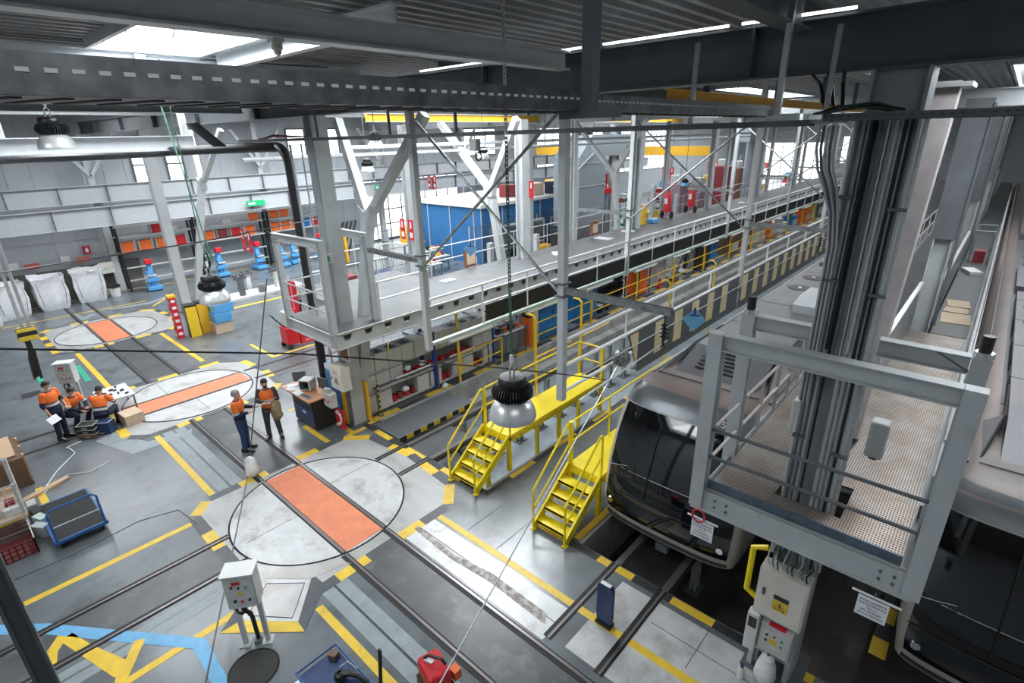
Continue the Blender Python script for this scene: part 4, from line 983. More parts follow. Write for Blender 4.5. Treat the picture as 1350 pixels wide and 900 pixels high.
    if number:
        for s, y in zip(number, (-.62, -.85)):
            p = front_pt(2.86, y/1.24, .02); text(t, s, .17, 'paper', facing((p[0]-.02, p[1]+yc, p[2]), (-1, 0, .3)))
    return t
tr = train(3.38, 'grey metro train with black windscreen beside the second yellow stair', 60, number='51')
t3 = train(-1.56, 'dark metro train at the lower right corner of the picture', 60)
# long slatted side of the dark train's roof cover
for k in range(3):
    for j in range(10):
        x = 10.9+j*.16+k*2.3
        MB().box(x, x+.07, -.785, -.765, 3.18, 3.38).build('vent_slot', 'ink', t3)

# ================================================================ yellow access stairs and platforms
def stair(x0, x1, ya, yb, zt, xe, label, steps=4, post_z=0, farpost=None):
    t = thing('access_stair', label, 'stair', (x0, (ya+yb)/2, 0))
    run = x1-x0
    for y in (ya, yb):
        MB().bar((x0, y, .06), (x1+.04, y, zt-.02), .05, .17).build('stringer', 'yellow', t)
    for k in range(steps):
        a = (k+.8)/(steps+.9); x = x0+run*a; z = zt*a
        MB().box(x-.13, x+.13, ya+.02, yb-.02, z-.02, z+.02).box(x-.13, x-.115, ya+.02, yb-.02, z-.05, z+.02).build('tread', 'yellow', t)
    MB().box(x1, xe, ya, yb, zt-.03, zt).build('deck', 'yellow', t)
    MB().chan((x1, ya, zt-.1), (xe, ya, zt-.1), .05, .14).chan((x1, yb, zt-.1), (xe, yb, zt-.1), .05, .14).box(x1-.02, x1+.02, ya, yb, zt-.17, zt-.03).box(xe-.03, xe, ya, yb, zt-.17, zt-.03).build('edge_frame', 'yellow', t)
    n = max(2, int((xe-x1)/1.35)+1)
    for k in range(n):
        x = x1+.05+(xe-x1-.1)*k/(n-1)
        MB().box(x-.045, x+.045, ya, ya+.09, 0, zt-.1).build('leg', 'yellow', t)
        MB().box(x-.045, x+.045, yb-.09, yb, post_z, zt-.1).build('leg', 'yellow', t)
    # sloped handrails with bent ends
    for y in (ya, yb):
        s = run; dz = zt
        MB().path([(x0-.02, y, .02), (x0-.02, y, .95), (x0+.03, y, 1.0), (x1-.05, y, zt+.98), (x1+.02, y, zt+.98), (x1+.05, y, zt+.93), (x1+.05, y, zt)], .024, 8).build('handrail', 'yellow', t)
        MB().path([(x0-.02, y, .5), (x1+.05, y, zt+.5)], .02, 8).build('handrail', 'yellow', t)
        MB().box(x0-.06, x0+.05, y-.05, y+.05, 0, .02).build('foot', 'yellow', t)
    return t
def plat_rail(t, x0, x1, y, zt, n, end=None):
    for z in (.52, 1.0): MB().tube((x0, y, zt+z), (x1, y, zt+z), .022).build('guard_rail', 'yellow', t)
    for k in range(n): MB().tube((x0+(x1-x0)*k/(n-1), y, zt), (x0+(x1-x0)*k/(n-1), y, zt+1.0), .022).build('guard_post', 'yellow', t)
s1 = stair(6.78, 7.92, 7.44, 8.28, .98, 11.95, 'yellow stair and long platform behind the big hanging lamp', post_z=-1.08)
plat_rail(s1, 8.0, 11.9, 8.26, .98, 5)
MB().box(11.86, 11.94, 7.42, 7.5, 0, 1.98).build('guard_post', 'yellow', s1)
for z in (.52, 1.0): MB().tube((11.9, 7.46, .98+z), (11.9, 8.26, .98+z), .022).build('guard_rail', 'yellow', s1)
s2 = stair(6.78, 7.95, 4.92, 5.72, .98, 12.6, 'yellow stair and platform at the left side of the grey train')
plat_rail(s2, 8.0, 12.5, 5.7, .98, 4)
MB().box(7.95, 8.03, 5.66, 5.74, 0, 2.0).build('guard_post', 'yellow', s2)
# ================================================================ cable trays, pipe, overhead things
def tray(a, b_, w_, h, label, m='galv', slot=.05, slen=.028, n_slots=80, start=0, hangers=()):
    t = thing('cable_tray', label, 'cable tray', a)
    A, B = Vector(a), Vector(b_); d = (B-A).normalized(); r = Vector((d.y, -d.x, 0)); u = Vector((0,0,1))
    for s in (-1, 1):
        MB().bar(A+r*s*w_/2+u*h/2, B+r*s*w_/2+u*h/2, .004, h).build('side_wall', m, t)
        MB().bar(A+r*s*(w_/2-.012)+u*h, B+r*s*(w_/2-.012)+u*h, .026, .006).build('lip', m, t)
    L = (B-A).length
    MB().bar(A, B, w_, .004).build('floor_sheet', m, t)
    sl = MB(); x = start
    for k in range(n_slots):
        p = A+d*x
        if x > L-.05: break
        for s in (-1, 1): sl.bar(p+r*s*(w_/2+.0035)+u*h*.6, p+d*slen+r*s*(w_/2+.0035)+u*h*.6, .004, .011)
        x += slot
    sl.build('slots', 'lgrey' if m in ('galv', 'tray_d') else 'ink', t)  # pale colour on galvanised trays stands in for light through the holes
    fl_ = MB(); x = 0
    while x < min(L, 9):
        p = A+d*x-u*.004
        fl_.bar(p-r*w_*.38, p+r*w_*.38+d*.09, .03, .004); x += .11
    fl_.build('floor_slots', 'ink', t)
    return t
tr1 = tray((-.6, 2.07, 7.722), (2.72, 2.07, 7.722), .34, .098, 'large galvanised cable tray crossing the top left of the picture', slot=.058, n_slots=60, m='tray_d')
tray((2.74, 2.1, 7.725), (6.2, 2.1, 7.725), .3, .09, 'galvanised cable tray continuing from the heavy hanger to the column', slot=.05, n_slots=66)
tray((6.3, 15.2, 7.58), (6.3, 1.62, 7.62), .18, .055, 'slim perforated cable tray running across the picture in front of the forked struts', m='steel_d', slot=.05, n_slots=250, slen=.02)
tray((6.3, 1.5, 7.66), (6.3, -3.0, 7.66), .22, .06, 'dark perforated cable tray in front of the massive column', m='steel_d', slot=.07, n_slots=60, slen=.025)
# hangers
def hanger(x, y, z0, z1, w_, label, m='galv'):
    t = thing('tray_hanger', label, 'hanger', (x, y, z0))
    MB().chan((x, y, z0), (x, y, z1), w_, w_*.9, .008, up=(1,0,0)).build('channel', m, t)
    MB().bar((x, y-.2, z0), (x, y+.2, z0), .04, .04).build('foot', m, t)
hanger(2.72, 1.86, 7.7, 8.95, .075, 'heavy dark channel hanger where the large cable tray ends', 'steel_d')
hanger(6.12, 2.08-.17, 7.72, 8.9, .055, 'bright galvanised hanger of the cable tray near the top right', 'galv_l')
hanger(6.32, 1.52, 7.66, 8.5, .045, 'thin grey hanger in front of the deep dark beam', 'steel')
hanger(6.3, 2.9, 7.66, 8.5, .045, 'thin grey hanger further left on the deep dark beam', 'steel')
hanger(6.3, 6.9, 7.62, 8.5, .04, 'thin hanger above the yellow crane beam', 'steel_d')
hanger(6.3, 8.7, 7.62, 8.5, .04, 'thin hanger over the slim tray, left of the big chain', 'steel_d')
hanger(6.3, 11.3, 7.6, 8.5, .04, 'thin hanger over the slim tray, right of the column head', 'steel_d')
# green and black cables heaped on the tray by the column
t = thing('cable_heap', 'heap of dark green cables lying on the tray by the massive column', 'cables', (6.3, 1.0, 7.74))
for k in range(14):
    
    MB().path([(6.3+.04*math.sin(k), 1.62-.01*k, 7.73), (6.28, 1.45-.01*k, 7.76+.008*(k % 5)), (6.3, 1.2-.01*k, 7.77+.012*(k % 4)), (6.33, 1.0-.01*k, 7.74)], .011, 5).build('cable', ['chain_g', 'black', 'steel_d'][k % 3], t)
t = thing('cable_heap', 'thin heap of green and red cables on the slim tray by the phone column', 'cables', (6.3, 13, 7.64))
for k in range(6):
    MB().path([(6.3, 14.2-.1*k, 7.65), (6.31, 13.4, 7.69+.02*(k % 3)), (6.3, 12.3-.1*k, 7.67)], .013, 5).build('cable', ['chain_g', 'red', 'black'][k % 3], t)
t = thing('drooping_cable', 'dark cables drooping from the tray along the massive column', 'cables', (6.4, 1.4, 7.6))
for k in range(5): MB().path([(6.33, 1.55-.04*k, 7.62), (6.34, 1.55-.04*k, 7.4), (6.4, 1.52-.035*k, 7.2), (6.5, 1.45-.03*k, 7.0), (6.6, 1.38-.02*k, 6.75), (6.64, 1.34-.02*k, 6.4), (6.65, 1.33-.02*k, 4.5)], .014, 6).build('cable', 'steel_d' if k % 2 else 'steel', t)
for k in range(3): MB().path([(6.7, 1.5+.15*k, 8.12), (6.5, 1.45+.1*k, 8.0), (6.4, 1.4+.08*k, 7.8)], .018, 6).build('cable', 'black', t)
# black lagged pipe
t = thing('lagged_pipe', 'thick black lagged pipe running level and then down beside the phone column', 'pipe', (6.6, 13.3, 3))
pts = [(6.35, 36, 7.3)]
MB().path([(2.6, 35.9, 6.85), (2.95, 30, 7.1), (4.6, 21.4, 7.28), (5.6, 17.5, 7.4), (6.6, 15.5, 7.44), (7.1, 14.9, 7.44)], .13, 14).build('level_run', 'insul', t, smooth=True)
MB().path([(7.1, 14.9, 7.44)]+[(7.1, 14.9-.5*math.sin(a), 7.44-.5*(1-math.cos(a))) for a in [PI/2*k/8 for k in range(1, 9)]]+[(7.1, 14.4, 6.5), (7.1, 14.4, 0)], .13, 14).build('drop', 'insul', t, smooth=True)
t = thing('thin_pipe', 'thin grey pipe beside the thick black one', 'pipe', (6.5, 13, 7)); 
MB().path([(6.5, 13.0, 7.5), (6.5, 13.0, 3.2)], .03, 8).path([(6.7, 12.85, 7.5), (6.7, 12.85, 3.2)], .022, 8).build('run', 'steel', t)
# yellow travelling crane beams
def crane(x, y0, y1, z, label, h=.42):
    t = thing('bridge_crane', label, 'crane', (x, y0, z)); MB().box(x-.14, x+.14, y0, y1, z, z+h).build('box_girder', 'crane', t)
    MB().box(x-.3, x+.3, y0-.1, y0+.1, z+.1, z+.4).build('end_carriage', 'crane', t)
    MB().box(x-.25, x+.25, (y0+y1)/2-.3, (y0+y1)/2+.3, z-.35, z-.02).build('hoist', 'steel_d', t); return t
t = thing('crane_runway', 'yellow crane runway beam under the roof at upper right, above the grey train', 'crane beam', (9, 4.6, 8.1)); MB().ibeam((9.0, 4.6, 8.18), (24, 4.6, 8.18), .17, .12).build('beam', 'crane', t)
for k in range(4): MB().box(10.5+4*k, 10.6+4*k, 4.55, 4.65, 8.27, 8.98).build('hanger', 'steel_d', t)
t = thing('crane_runway', 'long bright yellow crane runway beam in the middle of the roof, behind the big chain', 'crane beam', (13.4, 20, 8.25)); MB().box(13.4, 52, 19.93, 20.07, 8.25, 8.53).build('beam', 'crane', t); MB().box(13.4, 52, 19.85, 20.15, 8.53, 8.56).box(13.4, 52, 19.85, 20.15, 8.22, 8.25).build('flange', 'steel', t)
for k in range(5): MB().box(15.5+8*k, 15.62+8*k, 19.95, 20.05, 8.56, 8.98).build('hanger', 'steel_d', t)
crane(40, 16.5, 33, 5.9, 'yellow crane beam far back between the inner columns', h=.65)
# high bay lamps
def highbay(c, s, label, ztop, shade='alu', simple=False, chain=True):
    t = thing('high_bay_lamp', label, 'lamp', c); x, y, z = c
    b = MB().lathe([(.235, 0), (.24, .01), (.232, .06), (.215, .12), (.17, .19), (.12, .215), (.10, .215), (.15, .185), (.20, .115), (.222, .05), (.225, 0)], (0,0,0), 36)
    b.xf(Matrix.Translation(c) @ Matrix.Scale(s, 4)); b.build('reflector', shade, t, smooth=True)
    b = MB(); prof = []
    n = 40
    for k in range(n):
        a = 2*PI*k/n
        b.prism([(.11, .2), (.165, .215), (.205, .25), (.21, .30), (.175, .355), (.12, .37)], -.0055, .0055, 'Y')
        b.v[-12:] = [tuple(Matrix.Rotation(a, 3, 'Z') @ Vector(p)) for p in b.v[-12:]]
    b.lathe([(.001, .2), (.13, .2), (.15, .26), (.14, .34), (.001, .34)], (0,0,0), 24)
    b.xf(Matrix.Translation(c) @ Matrix.Scale(s, 4)); b.build('heat_sink', 'black', t)
    b = MB().lathe([(.001, .33), (.135, .35), (.145, .38), (.14, .43), (.125, .45), (.05, .455), (.001, .455)], (0,0,0), 28)
    b.xf(Matrix.Translation(c) @ Matrix.Scale(s, 4)); b.build('driver_cap', 'black', t, smooth=True)
    b = MB().disc((0,0,0), .21, .03, .035, 28); b.xf(Matrix.Translation(c) @ Matrix.Scale(s, 4)); b.build('lens', 'white', t)
    b = MB().path([(-.03, 0, .45), (-.03, 0, .55), (0, 0, .6), (.03, 0, .55), (.03, 0, .45)], .01, 5).path([(0, 0, .57), (.01, .02, .68)], .008, 5)
    b.xf(Matrix.Translation(c) @ Matrix.Scale(s, 4)); b.build('hook', 'steel', t)
    if not simple: MB().tube((x, y, z+.6*s), (x, y, z+.68*s), .02*s, 8).build('shackle', 'tube', t)
    return t
def chain(x, y, z0, z1, link, r, label, m='chain_g', cat='chain', sway=0, m2=None, zm=None):
    t = thing('suspension_chain', label, cat, (x, y, z0)); n = int((z1-z0)/(link*.72)); k0 = 0
    def seg(a, c, mm):
        b = MB()
        for k in range(a, c):
            z = z0+(k+.5)*link*.72; xx = x+sway*(k/n)
            h, w_ = link/2, link*.3; ax = k % 2
            pts = [(w_*math.cos(q), h*math.sin(q)) for q in [2*PI*i/8 for i in range(8)]]
            b.path([(xx+(p if ax else 0), y+(0 if ax else p), z+q) for p, q in pts], r, 4, closed=True)
        b.build('links', mm, t)
    if m2: s = int(n*zm); seg(0, s, m); seg(s, n, m2)
    else: seg(0, n, m)
    return t
highbay((3.87, 3.56, 4.66), 1.1, 'large high bay lamp with ribbed black top hanging in the centre of the picture', 8.9)
chain(3.875, 3.565, 5.40, 8.95, .055, .007, 'long chain of green and steel links holding the large centre lamp', 'chain_g', m2='chain_s', zm=.62)
highbay((3.0, 9.5, 5.1), 1.0, 'high bay lamp with cables in front of the parts shelf, above the blue machine', 8.9)
t = thing('lamp_cable', 'looped green cables above the lamp by the forked strut', 'cables', (3.0, 9.5, 5.6))
for k in range(6): MB().path([(3.0, 9.5, 5.55), (2.95+.03*k, 9.55, 5.65+.03*k), (3.05, 9.5-.02*k, 5.8), (2.99, 9.52, 6.1), (3.0, 9.5, 8.95)], .007, 5).build('cable', 'chain_g' if k % 2 else 'black', t)
highbay((1.75, 10.8, 7.55), 1.0, 'high bay lamp close under the skylight at the upper left edge', 8.9)
MB()
bay = [((19, 19, 6.6), 'high bay lamp hanging left of the grey duct'), ((21, 12.6+3, 6.2), 'high bay lamp hanging before the tall grey duct'), ((13.2, 20, 6.3), 'high bay lamp in front of the bright far windows'), ((12.0, 17.5, 7.3), 'high bay lamp seen between the slim tray and the forked strut'), ((30, 17.5, 6.4), 'high bay lamp behind the crossed rods'), ((38, 22, 6.4), 'high bay lamp left of the yellow crane hoist'), ((38, 17.5, 3.9), 'high bay lamp hanging low by the end of the mezzanine'), ((55, 15, 4.6), 'farthest high bay lamp near the end window')]
for c, lab in bay:
    highbay(c, 1.15, lab, 8.9, shade='pblue' if c[0] in (21, 38) else 'alu', simple=True)
    o = MB().tube((c[0], c[1], c[2]+.75), (c[0], c[1], 8.9), .02, 5).build('lamp_wire', 'steel_d'); tag(o, 'dark wire carrying the '+lab, 'wire')
# crane pendants and loose wires strung across the hall
def wire(pts, r, m, label):
    o = MB().path(pts, r, 5).build('strung_cable', m); tag(o, label, 'cable'); return o
def sag(a, b_, s, n=14):
    a, b_ = Vector(a), Vector(b_); return [a.lerp(b_, k/n) - Vector((0,0,4*s*(k/n)*(1-k/n))) for k in range(n+1)]
wire([(.1, 8.7, 6.25), (.5, 8.9, 6.18), (3.2, 10.3, 5.98), (6.1, 11.5, 5.93)], .012, 'black', 'black cable strung to the mezzanine corner above the far turntable')
wire([(-.4, 6.75, 6.0), (.2, 6.6, 5.86), (2.6, 5.9, 5.22), (5.19, 5.15, 4.36), (7.0, 5.12, 3.6), (8.45, 5.1, 2.95)], .011, 'black', 'black cable strung across the whole floor to the cable coil')
wire([(3.78, 12.4, .05), (4.62, 11.2, 4.9)], .014, 'steel_d', 'grey line rising from the white rag between the two standing men')
wire([(3.74, 12.3, .05), (.2, 5.5, .6)], .014, 'steel_d', 'grey line running from the white rag over the near rails to the lower left')
wire([(1.9, 3.6, 1.2), (8.8, 5.1, 3.25)], .010, 'galv_l', 'pale taut line from the bottom edge up to the cable coil')
t = thing('rag', 'white rag tied to the grey lines on the cross track', 'rag', (3.74, 12.3, 0))
b = MB(); 
rg = []
for k, (r, z) in enumerate([(.03, .52), (.1, .46), (.13, .3), (.15, .15), (.12, .02)]):
    rg.append([Vector((3.76+r*math.cos(a)*(1+.3*math.sin(3*a+k)), 12.15+r*math.sin(a)*(1+.2*math.cos(2*a+k)), z)) for a in [2*PI*i/12 for i in range(12)]])
b.loft(rg).build('cloth', 'mask', t, smooth=True)
# floor mounted telescopic pendant at left: hazard block and springs
t = thing('crane_hook_block', 'black and yellow striped hook block hanging above the far turntable', 'hook block', (.8, 13.5, 3.0))
MB().box(.68, .98, 13.4, 13.6, 4.1, 4.36).build('block', 'hazard_z', t, bevel=.03)
MB().tube((.80, 13.5, 4.36), (.80, 13.5, 8.9), .028).build('rope', 'galv_l', t); MB().tube((.90, 13.5, 4.36), (.90, 13.5, 8.9), .028).build('rope', 'galv_l', t)
MB().path([(.80, 13.5, 4.1), (.80, 13.5, 3.9), (.76, 13.5, 3.7), (.74, 13.5, 3.35)], .05, 8).path([(.84, 13.48, 3.9), (.80, 13.46, 3.3)], .025, 6).build('hook', 'black', t)
MB().path([(.74, 13.52, 3.75), (.71, 13.52, 3.3)], .03, 8).build('red_strap', 'dred', t)
# green rope near the upper left
wire([(2.95, 9.9, 8.7), (3.1, 9.5, 5.75)], .012, 'chain_g', 'thin green rope hanging from the roof beam in front of the forked strut')
# folded dark louvre on the pipe, and smoke detector on the beam
t = thing('dark_louvre', 'dark ribbed flap hanging over the thick black pipe', 'flap', (5.6, 14.5, 7.6))
for k in range(7): MB().bar((5.3+.0*k, 15.9-.12*k, 8.05-.0*k), (5.6, 15.2-.12*k, 7.5), .05, .02).build('slat', 'black', t)
t = thing('smoke_detector', 'small white detector under the pale beam by the skylight', 'detector', (2.55, 5.05, 8.3))
MB().lathe([(.05, .12), (.05, .06), (.035, .05), (.03, .02), (.001, .0)], (2.55, 5.05, 8.29), 16).build('sensor', 'cream', t, smooth=True); MB().box(2.5, 2.6, 5.0, 5.1, 8.40, 8.43).build('base', 'steel_w', t)
t = thing('junction_box', 'small white junction box on the pale beam below the skylight', 'junction box', (2.9, 10.0, 8.66)); MB().box(2.85, 2.98, 10.0, 10.05, 8.68, 8.84).build('box', 'steel_w', t); MB().tube((2.95, 10.03, 8.82), (6, 10.03, 8.86), .012).build('conduit', 'steel_d', t)
t = thing('control_pendant', 'grey crane push button pendant hanging from the slim tray', 'pendant', (6.1, 6.9, 7.3)); MB().box(6.2, 6.3, 6.35, 6.5, 7.38, 7.56).build('body', 'lgrey', t); MB().path([(6.2+.06*math.cos(a), 6.3, 7.3+.06*math.sin(a)) for a in [2*PI*k/12 for k in range(12)]], .012, 5, closed=True).build('ring', 'black', t)
# ================================================================ people
def skinned(name, verts, edges, m, parent, sub=2, extra=None):
    """grow one smooth surface along a joint skeleton; verts = [(pos, rx, ry)]"""
    me = bpy.data.meshes.new(name); me.from_pydata([tuple(v[0]) for v in verts], edges, [])
    o = bpy.data.objects.new(name, me); COL.objects.link(o)
    md = o.modifiers.new('skin', 'SKIN'); md.use_smooth_shade = True
    sk = me.skin_vertices[0].data
    for i, v in enumerate(verts): sk[i].radius = (v[1], v[2] if len(v) > 2 else v[1]); sk[i].use_root = (i == 0)
    s = o.modifiers.new('sub', 'SUBSURF'); s.levels = sub; s.render_levels = sub
    dg = bpy.context.evaluated_depsgraph_get(); dg.update()
    ev = o.evaluated_get(dg); out = bpy.data.meshes.new_from_object(ev)
    bpy.data.objects.remove(o)
    out.materials.clear(); out.materials.append(M[m])
    vs = [tuple(v.co) for v in out.vertices]; fs = [tuple(p.vertices) for p in out.polygons]
    bpy.data.meshes.remove(out)
    b = MB().add(vs, fs)
    if extra: b.add(extra.v, extra.f)
    r = b.build(name, m, None, smooth=True); r.parent = parent
    return r
def hand(b, wrist, d, palm_n, side):
    """palm, four curled fingers of different lengths and a thumb from the palm's side"""
    w_ = Vector(wrist); d = Vector(d).normalized(); n = Vector(palm_n); n = (n-d*n.dot(d)).normalized(); r = d.cross(n)*side
    base = w_ - d*.005
    b.loft([[base+r*x+n*z for x, z in ((-.028,-.013),(.028,-.013),(.03,.0),(.028,.013),(-.028,.013),(-.03,0))],
            [base+d*.045+r*x+n*z for x, z in ((-.04,-.014),(.04,-.014),(.042,.0),(.04,.013),(-.04,.013),(-.042,0))],
            [base+d*.095+r*x+n*z for x, z in ((-.04,-.011),(.038,-.011),(.04,.0),(.038,.011),(-.04,.011),(-.042,0))]])
    for k, L in enumerate((.066, .078, .073, .056)):
        x = .031-.021*k; p = base+d*.09+r*x; q = p+d*L*.45+n*.012; s = q+d*L*.3+n*.022; e = s+d*L*.16+n*.022
        b.tube(p, q, .0095, 6, .009).tube(q, s, .009, 6, .0082).tube(s, e, .0082, 6, .006)
    p = base+d*.03+r*.034; q = p+r*.028+d*.03+n*.006; e = q+r*.006+d*.03+n*.014
    b.tube(p, q, .012, 6, .0105).tube(q, e, .0105, 6, .007)
def head_mesh(c, yaw=0, pitch=0, roll=0):
    """skull, jaw, nose, brow, ears, lips; faces +x before turning"""
    b = MB(); prof = [(-.125,.035,.030,.012),(-.115,.05,.042,.018),(-.09,.066,.058,.02),(-.06,.078,.066,.014),(-.02,.086,.071,.005),(.02,.092,.075,0),(.06,.094,.076,-.003),(.09,.084,.070,-.006),(.112,.06,.052,-.008),(.125,.02,.02,-.01)]
    rings = []
    for z, rx, ry, ox in prof:
        rings.append([Vector((ox+rx*math.cos(a), ry*math.sin(a), z)) for a in [2*PI*i/16 for i in range(16)]])
    b.loft(rings)
    b.add([(.085,-.012,-.035),(.085,.012,-.035),(.115,0,-.035),(.088,0,.02)], [(0,1,2),(0,2,3),(1,3,2)])        # nose
    b.sphere((.083, .03, .016), .014, .02, .01, 8, 5).sphere((.083, -.03, .016), .014, .02, .01, 8, 5)            # brows
    b.sphere((.082, 0, -.066), .012, .026, .009, 8, 5)                                                           # lips
    for s in (-1, 1): b.sphere((-.004, s*.078, -.005), .018, .010, .032, 8, 6)                                   # ears
    Mx = Matrix.Translation(Vector(c)) @ Matrix.Rotation(yaw, 4, 'Z') @ Matrix.Rotation(pitch, 4, 'Y') @ Matrix.Rotation(roll, 4, 'X')
    return b.xf(Mx), Mx
def person(loc, rz, label, J, top='hiviz', sleeve=None, legs='navy', hair='hair', mask_=True, vest=False, short=False, yaw=0, pitch=0, lower_top=None, bands=True, palms=((0,0,1),(0,0,1)), extra=None):
    t = thing('person', label, 'person', (0,0,0))
    D = dict(pel=(0,0,.95), che=(0,0,1.25), nek=(0,0,1.46), hed=(.02,0,1.63),
             shL=(0,.18,1.41), elL=(0,.25,1.13), wrL=(.1,.25,.9), shR=(0,-.18,1.41), elR=(0,-.25,1.13), wrR=(.1,-.25,.9),
             hiL=(0,.09,.91), knL=(.02,.1,.5), anL=(0,.11,.09), toL=(.17,.13,.035), hiR=(0,-.09,.91), knR=(.02,-.1,.5), anR=(0,-.11,.09), toR=(.17,-.13,.035))
    D.update(J); V = {k: Vector(v) for k, v in D.items()}
    names = ['pel','che','nek','shL','elL','wrL','shR','elR','wrR','hiL','knL','anL','toL','hiR','knR','anR','toR']
    rad = dict(pel=(.135,.125), che=(.155,.125), nek=(.058,.058), shL=(.07,.07), elL=(.05,.048), wrL=(.03,.027), shR=(.07,.07), elR=(.05,.048), wrR=(.03,.027),
               hiL=(.1,.1), knL=(.068,.068), anL=(.05,.05), toL=(.035,.03), hiR=(.1,.1), knR=(.068,.068), anR=(.05,.05), toR=(.035,.03))
    idx = {n: i for i, n in enumerate(names)}
    E = [('pel','che'),('che','nek'),('che','shL'),('shL','elL'),('elL','wrL'),('che','shR'),('shR','elR'),('elR','wrR'),('pel','hiL'),('hiL','knL'),('knL','anL'),('anL','toL'),('pel','hiR'),('hiR','knR'),('knR','anR'),('anR','toR')]
    hb, Mx = head_mesh(V['hed'], yaw, pitch)
    ex = MB().add(hb.v, hb.f).tube(V['nek']-Vector((0,0,.02)), V['hed']-Vector((.01,0,.08)), .055, 12, .05)
    for s, k in ((1,'L'), (-1,'R')):
        dd = (V['wr'+k]-V['el'+k]).normalized(); hand(ex, V['wr'+k], dd, palms[0 if s > 0 else 1], s)
    skinned('body', [(V[n], *[r*.9 for r in rad[n]]) for n in names], [(idx[a], idx[c]) for a, c in E], 'skin', t, 2, ex)
    # clothing, following spine and limbs
    lat = (V['shL']-V['shR']); lat.z *= .3; lat = lat.normalized()
    def spine(u):
        if u <= .5: return V['pel'].lerp(V['che'], u/.5)
        return V['che'].lerp(V['nek'], (u-.5)/.5)
    LV = [(-.2,.168,.145),(0,.17,.145),(.25,.155,.128),(.5,.178,.138),(.72,.2,.13),(.86,.195,.112),(.95,.13,.095),(1.02,.07,.068)]
    def torso(b, t0, t1, k=1.0, cut=1.0):
        rg = []
        ts = sorted({t0, t1} | {q[0] for q in LV if t0 < q[0] < t1})
        for u in ts:
            for a, c in zip(LV, LV[1:]):
                if a[0]-1e-6 <= u <= c[0]+1e-6: f = (u-a[0])/(c[0]-a[0]); w_ = a[1]+(c[1]-a[1])*f; d_ = a[2]+(c[2]-a[2])*f; break
            up = (spine(min(1, u+.1))-spine(max(0, u-.1))).normalized(); fw = lat.cross(up).normalized()
            rg.append([spine(u) + lat*math.cos(q)*w_*k + fw*math.sin(q)*d_*k for q in [2*PI*m_/18 for m_ in range(18)]])
        return b.loft(rg)
    def limb(b, pts, rs, n=10):
        P = [Vector(p) for p in pts]; rg = []
        # extra rings keep the bends round
        for q, p in enumerate(P):
            d = (P[min(q+1, len(P)-1)]-P[max(q-1, 0)]).normalized(); x = d.cross(Vector((0, 1, .02))); x = x.normalized() if x.length > .05 else d.cross(Vector((1,0,0))).normalized(); y = d.cross(x)
            rg.append([p+x*math.cos(2*PI*m_/n)*rs[q]+y*math.sin(2*PI*m_/n)*rs[q] for m_ in range(n)])
        b.loft(rg)
        for q in range(1, len(P)-1): b.sphere(P[q], rs[q]*.99, None, None, 10, 6)
        return b
    def put(b, name, m):
        o = b.build(name, m, None, smooth=True); o.parent = t; return o
    def sleeves(b, e, k=1.0, upper=False):
        for q in 'LR':
            A, E_, W_ = V['sh'+q], V['el'+q], V['wr'+q]; b.sphere(A, .078*k, .075*k, .075*k, 10, 7)
            if upper: limb(b, [A, A.lerp(E_, .35), A.lerp(E_, .68)], [.075*k, .068*k, .062*k])
            else: limb(b, [A, A.lerp(E_, .5), E_, E_.lerp(W_, e)], [.074*k, .066*k, .056*k, .042*k+.008*(1-e)])
        return b
    # trousers
    b = MB(); torso(b, -.2, .22, .96)
    mid = (V['hiL']+V['hiR'])/2
    b.sphere(mid+Vector((0,0,-.02)), .13, .155, .12, 14, 9)
    for q in 'LR':
        H_, K_, A_ = V['hi'+q], V['kn'+q], V['an'+q]
        limb(b, [H_+Vector((0,0,.05)), H_.lerp(K_, .35), K_, K_.lerp(A_, .5), A_+Vector((0,0,-.015))], [.105, .098, .075, .068, .062], 12)
    put(b, 'trousers', legs)
    for k in 'LR':
        a, c = V['an'+k], V['to'+k]; d = (c-a); d.z = 0; d = d.normalized() if d.length > .02 else Vector((1,0,0)); s_ = Vector((-d.y, d.x, 0))
        heel = Vector((a.x, a.y, 0)) - d*.09; zb = min(a.z-.09, .0) if a.z < .2 else a.z-.09
        rg = []
        for f, w_, h in ((0,.04,.10), (.05,.05,.145), (.13,.052,.14), (.17,.05,.09), (.24,.05,.065), (.3,.045,.055), (.33,.025,.03)):
            p = heel+d*f+Vector((0,0,zb)); rg.append([p-s_*w_, p+s_*w_, p+s_*w_*.75+Vector((0,0,h)), p-s_*w_*.75+Vector((0,0,h))])
        o = MB().loft(rg).build('boot', 'black', None, smooth=True); o.parent = t
    e = .3 if short else .93
    if vest:
        put(sleeves(torso(MB(), -.2, 1.0, 1.0), e), 'shirt', sleeve)
        put(torso(MB(), -.18, .97, 1.08), 'vest', top)
    elif lower_top:
        put(sleeves(torso(MB(), -.2, 1.02, 1.0), e), 'jacket', lower_top)
        put(sleeves(torso(MB(), .36, .99, 1.06), e, 1.09, True), 'orange_yoke', top)
    else: put(sleeves(torso(MB(), -.2, 1.02, 1.0), e), 'shirt', top)
    if bands:
        put(torso(MB(), .2 if not vest else .3, .3 if not vest else .4, 1.11), 'reflective_band', 'reflect')
        if not vest and not short:
            for q in 'LR':
                A, E_ = V['sh'+q], V['el'+q]; limb_b = MB(); limb(limb_b, [A.lerp(E_, .72), A.lerp(E_, .88)], [.068, .065]); put(limb_b, 'reflective_band', 'reflect')
    # hair cap and mask in head space
    b = MB(); rings = []
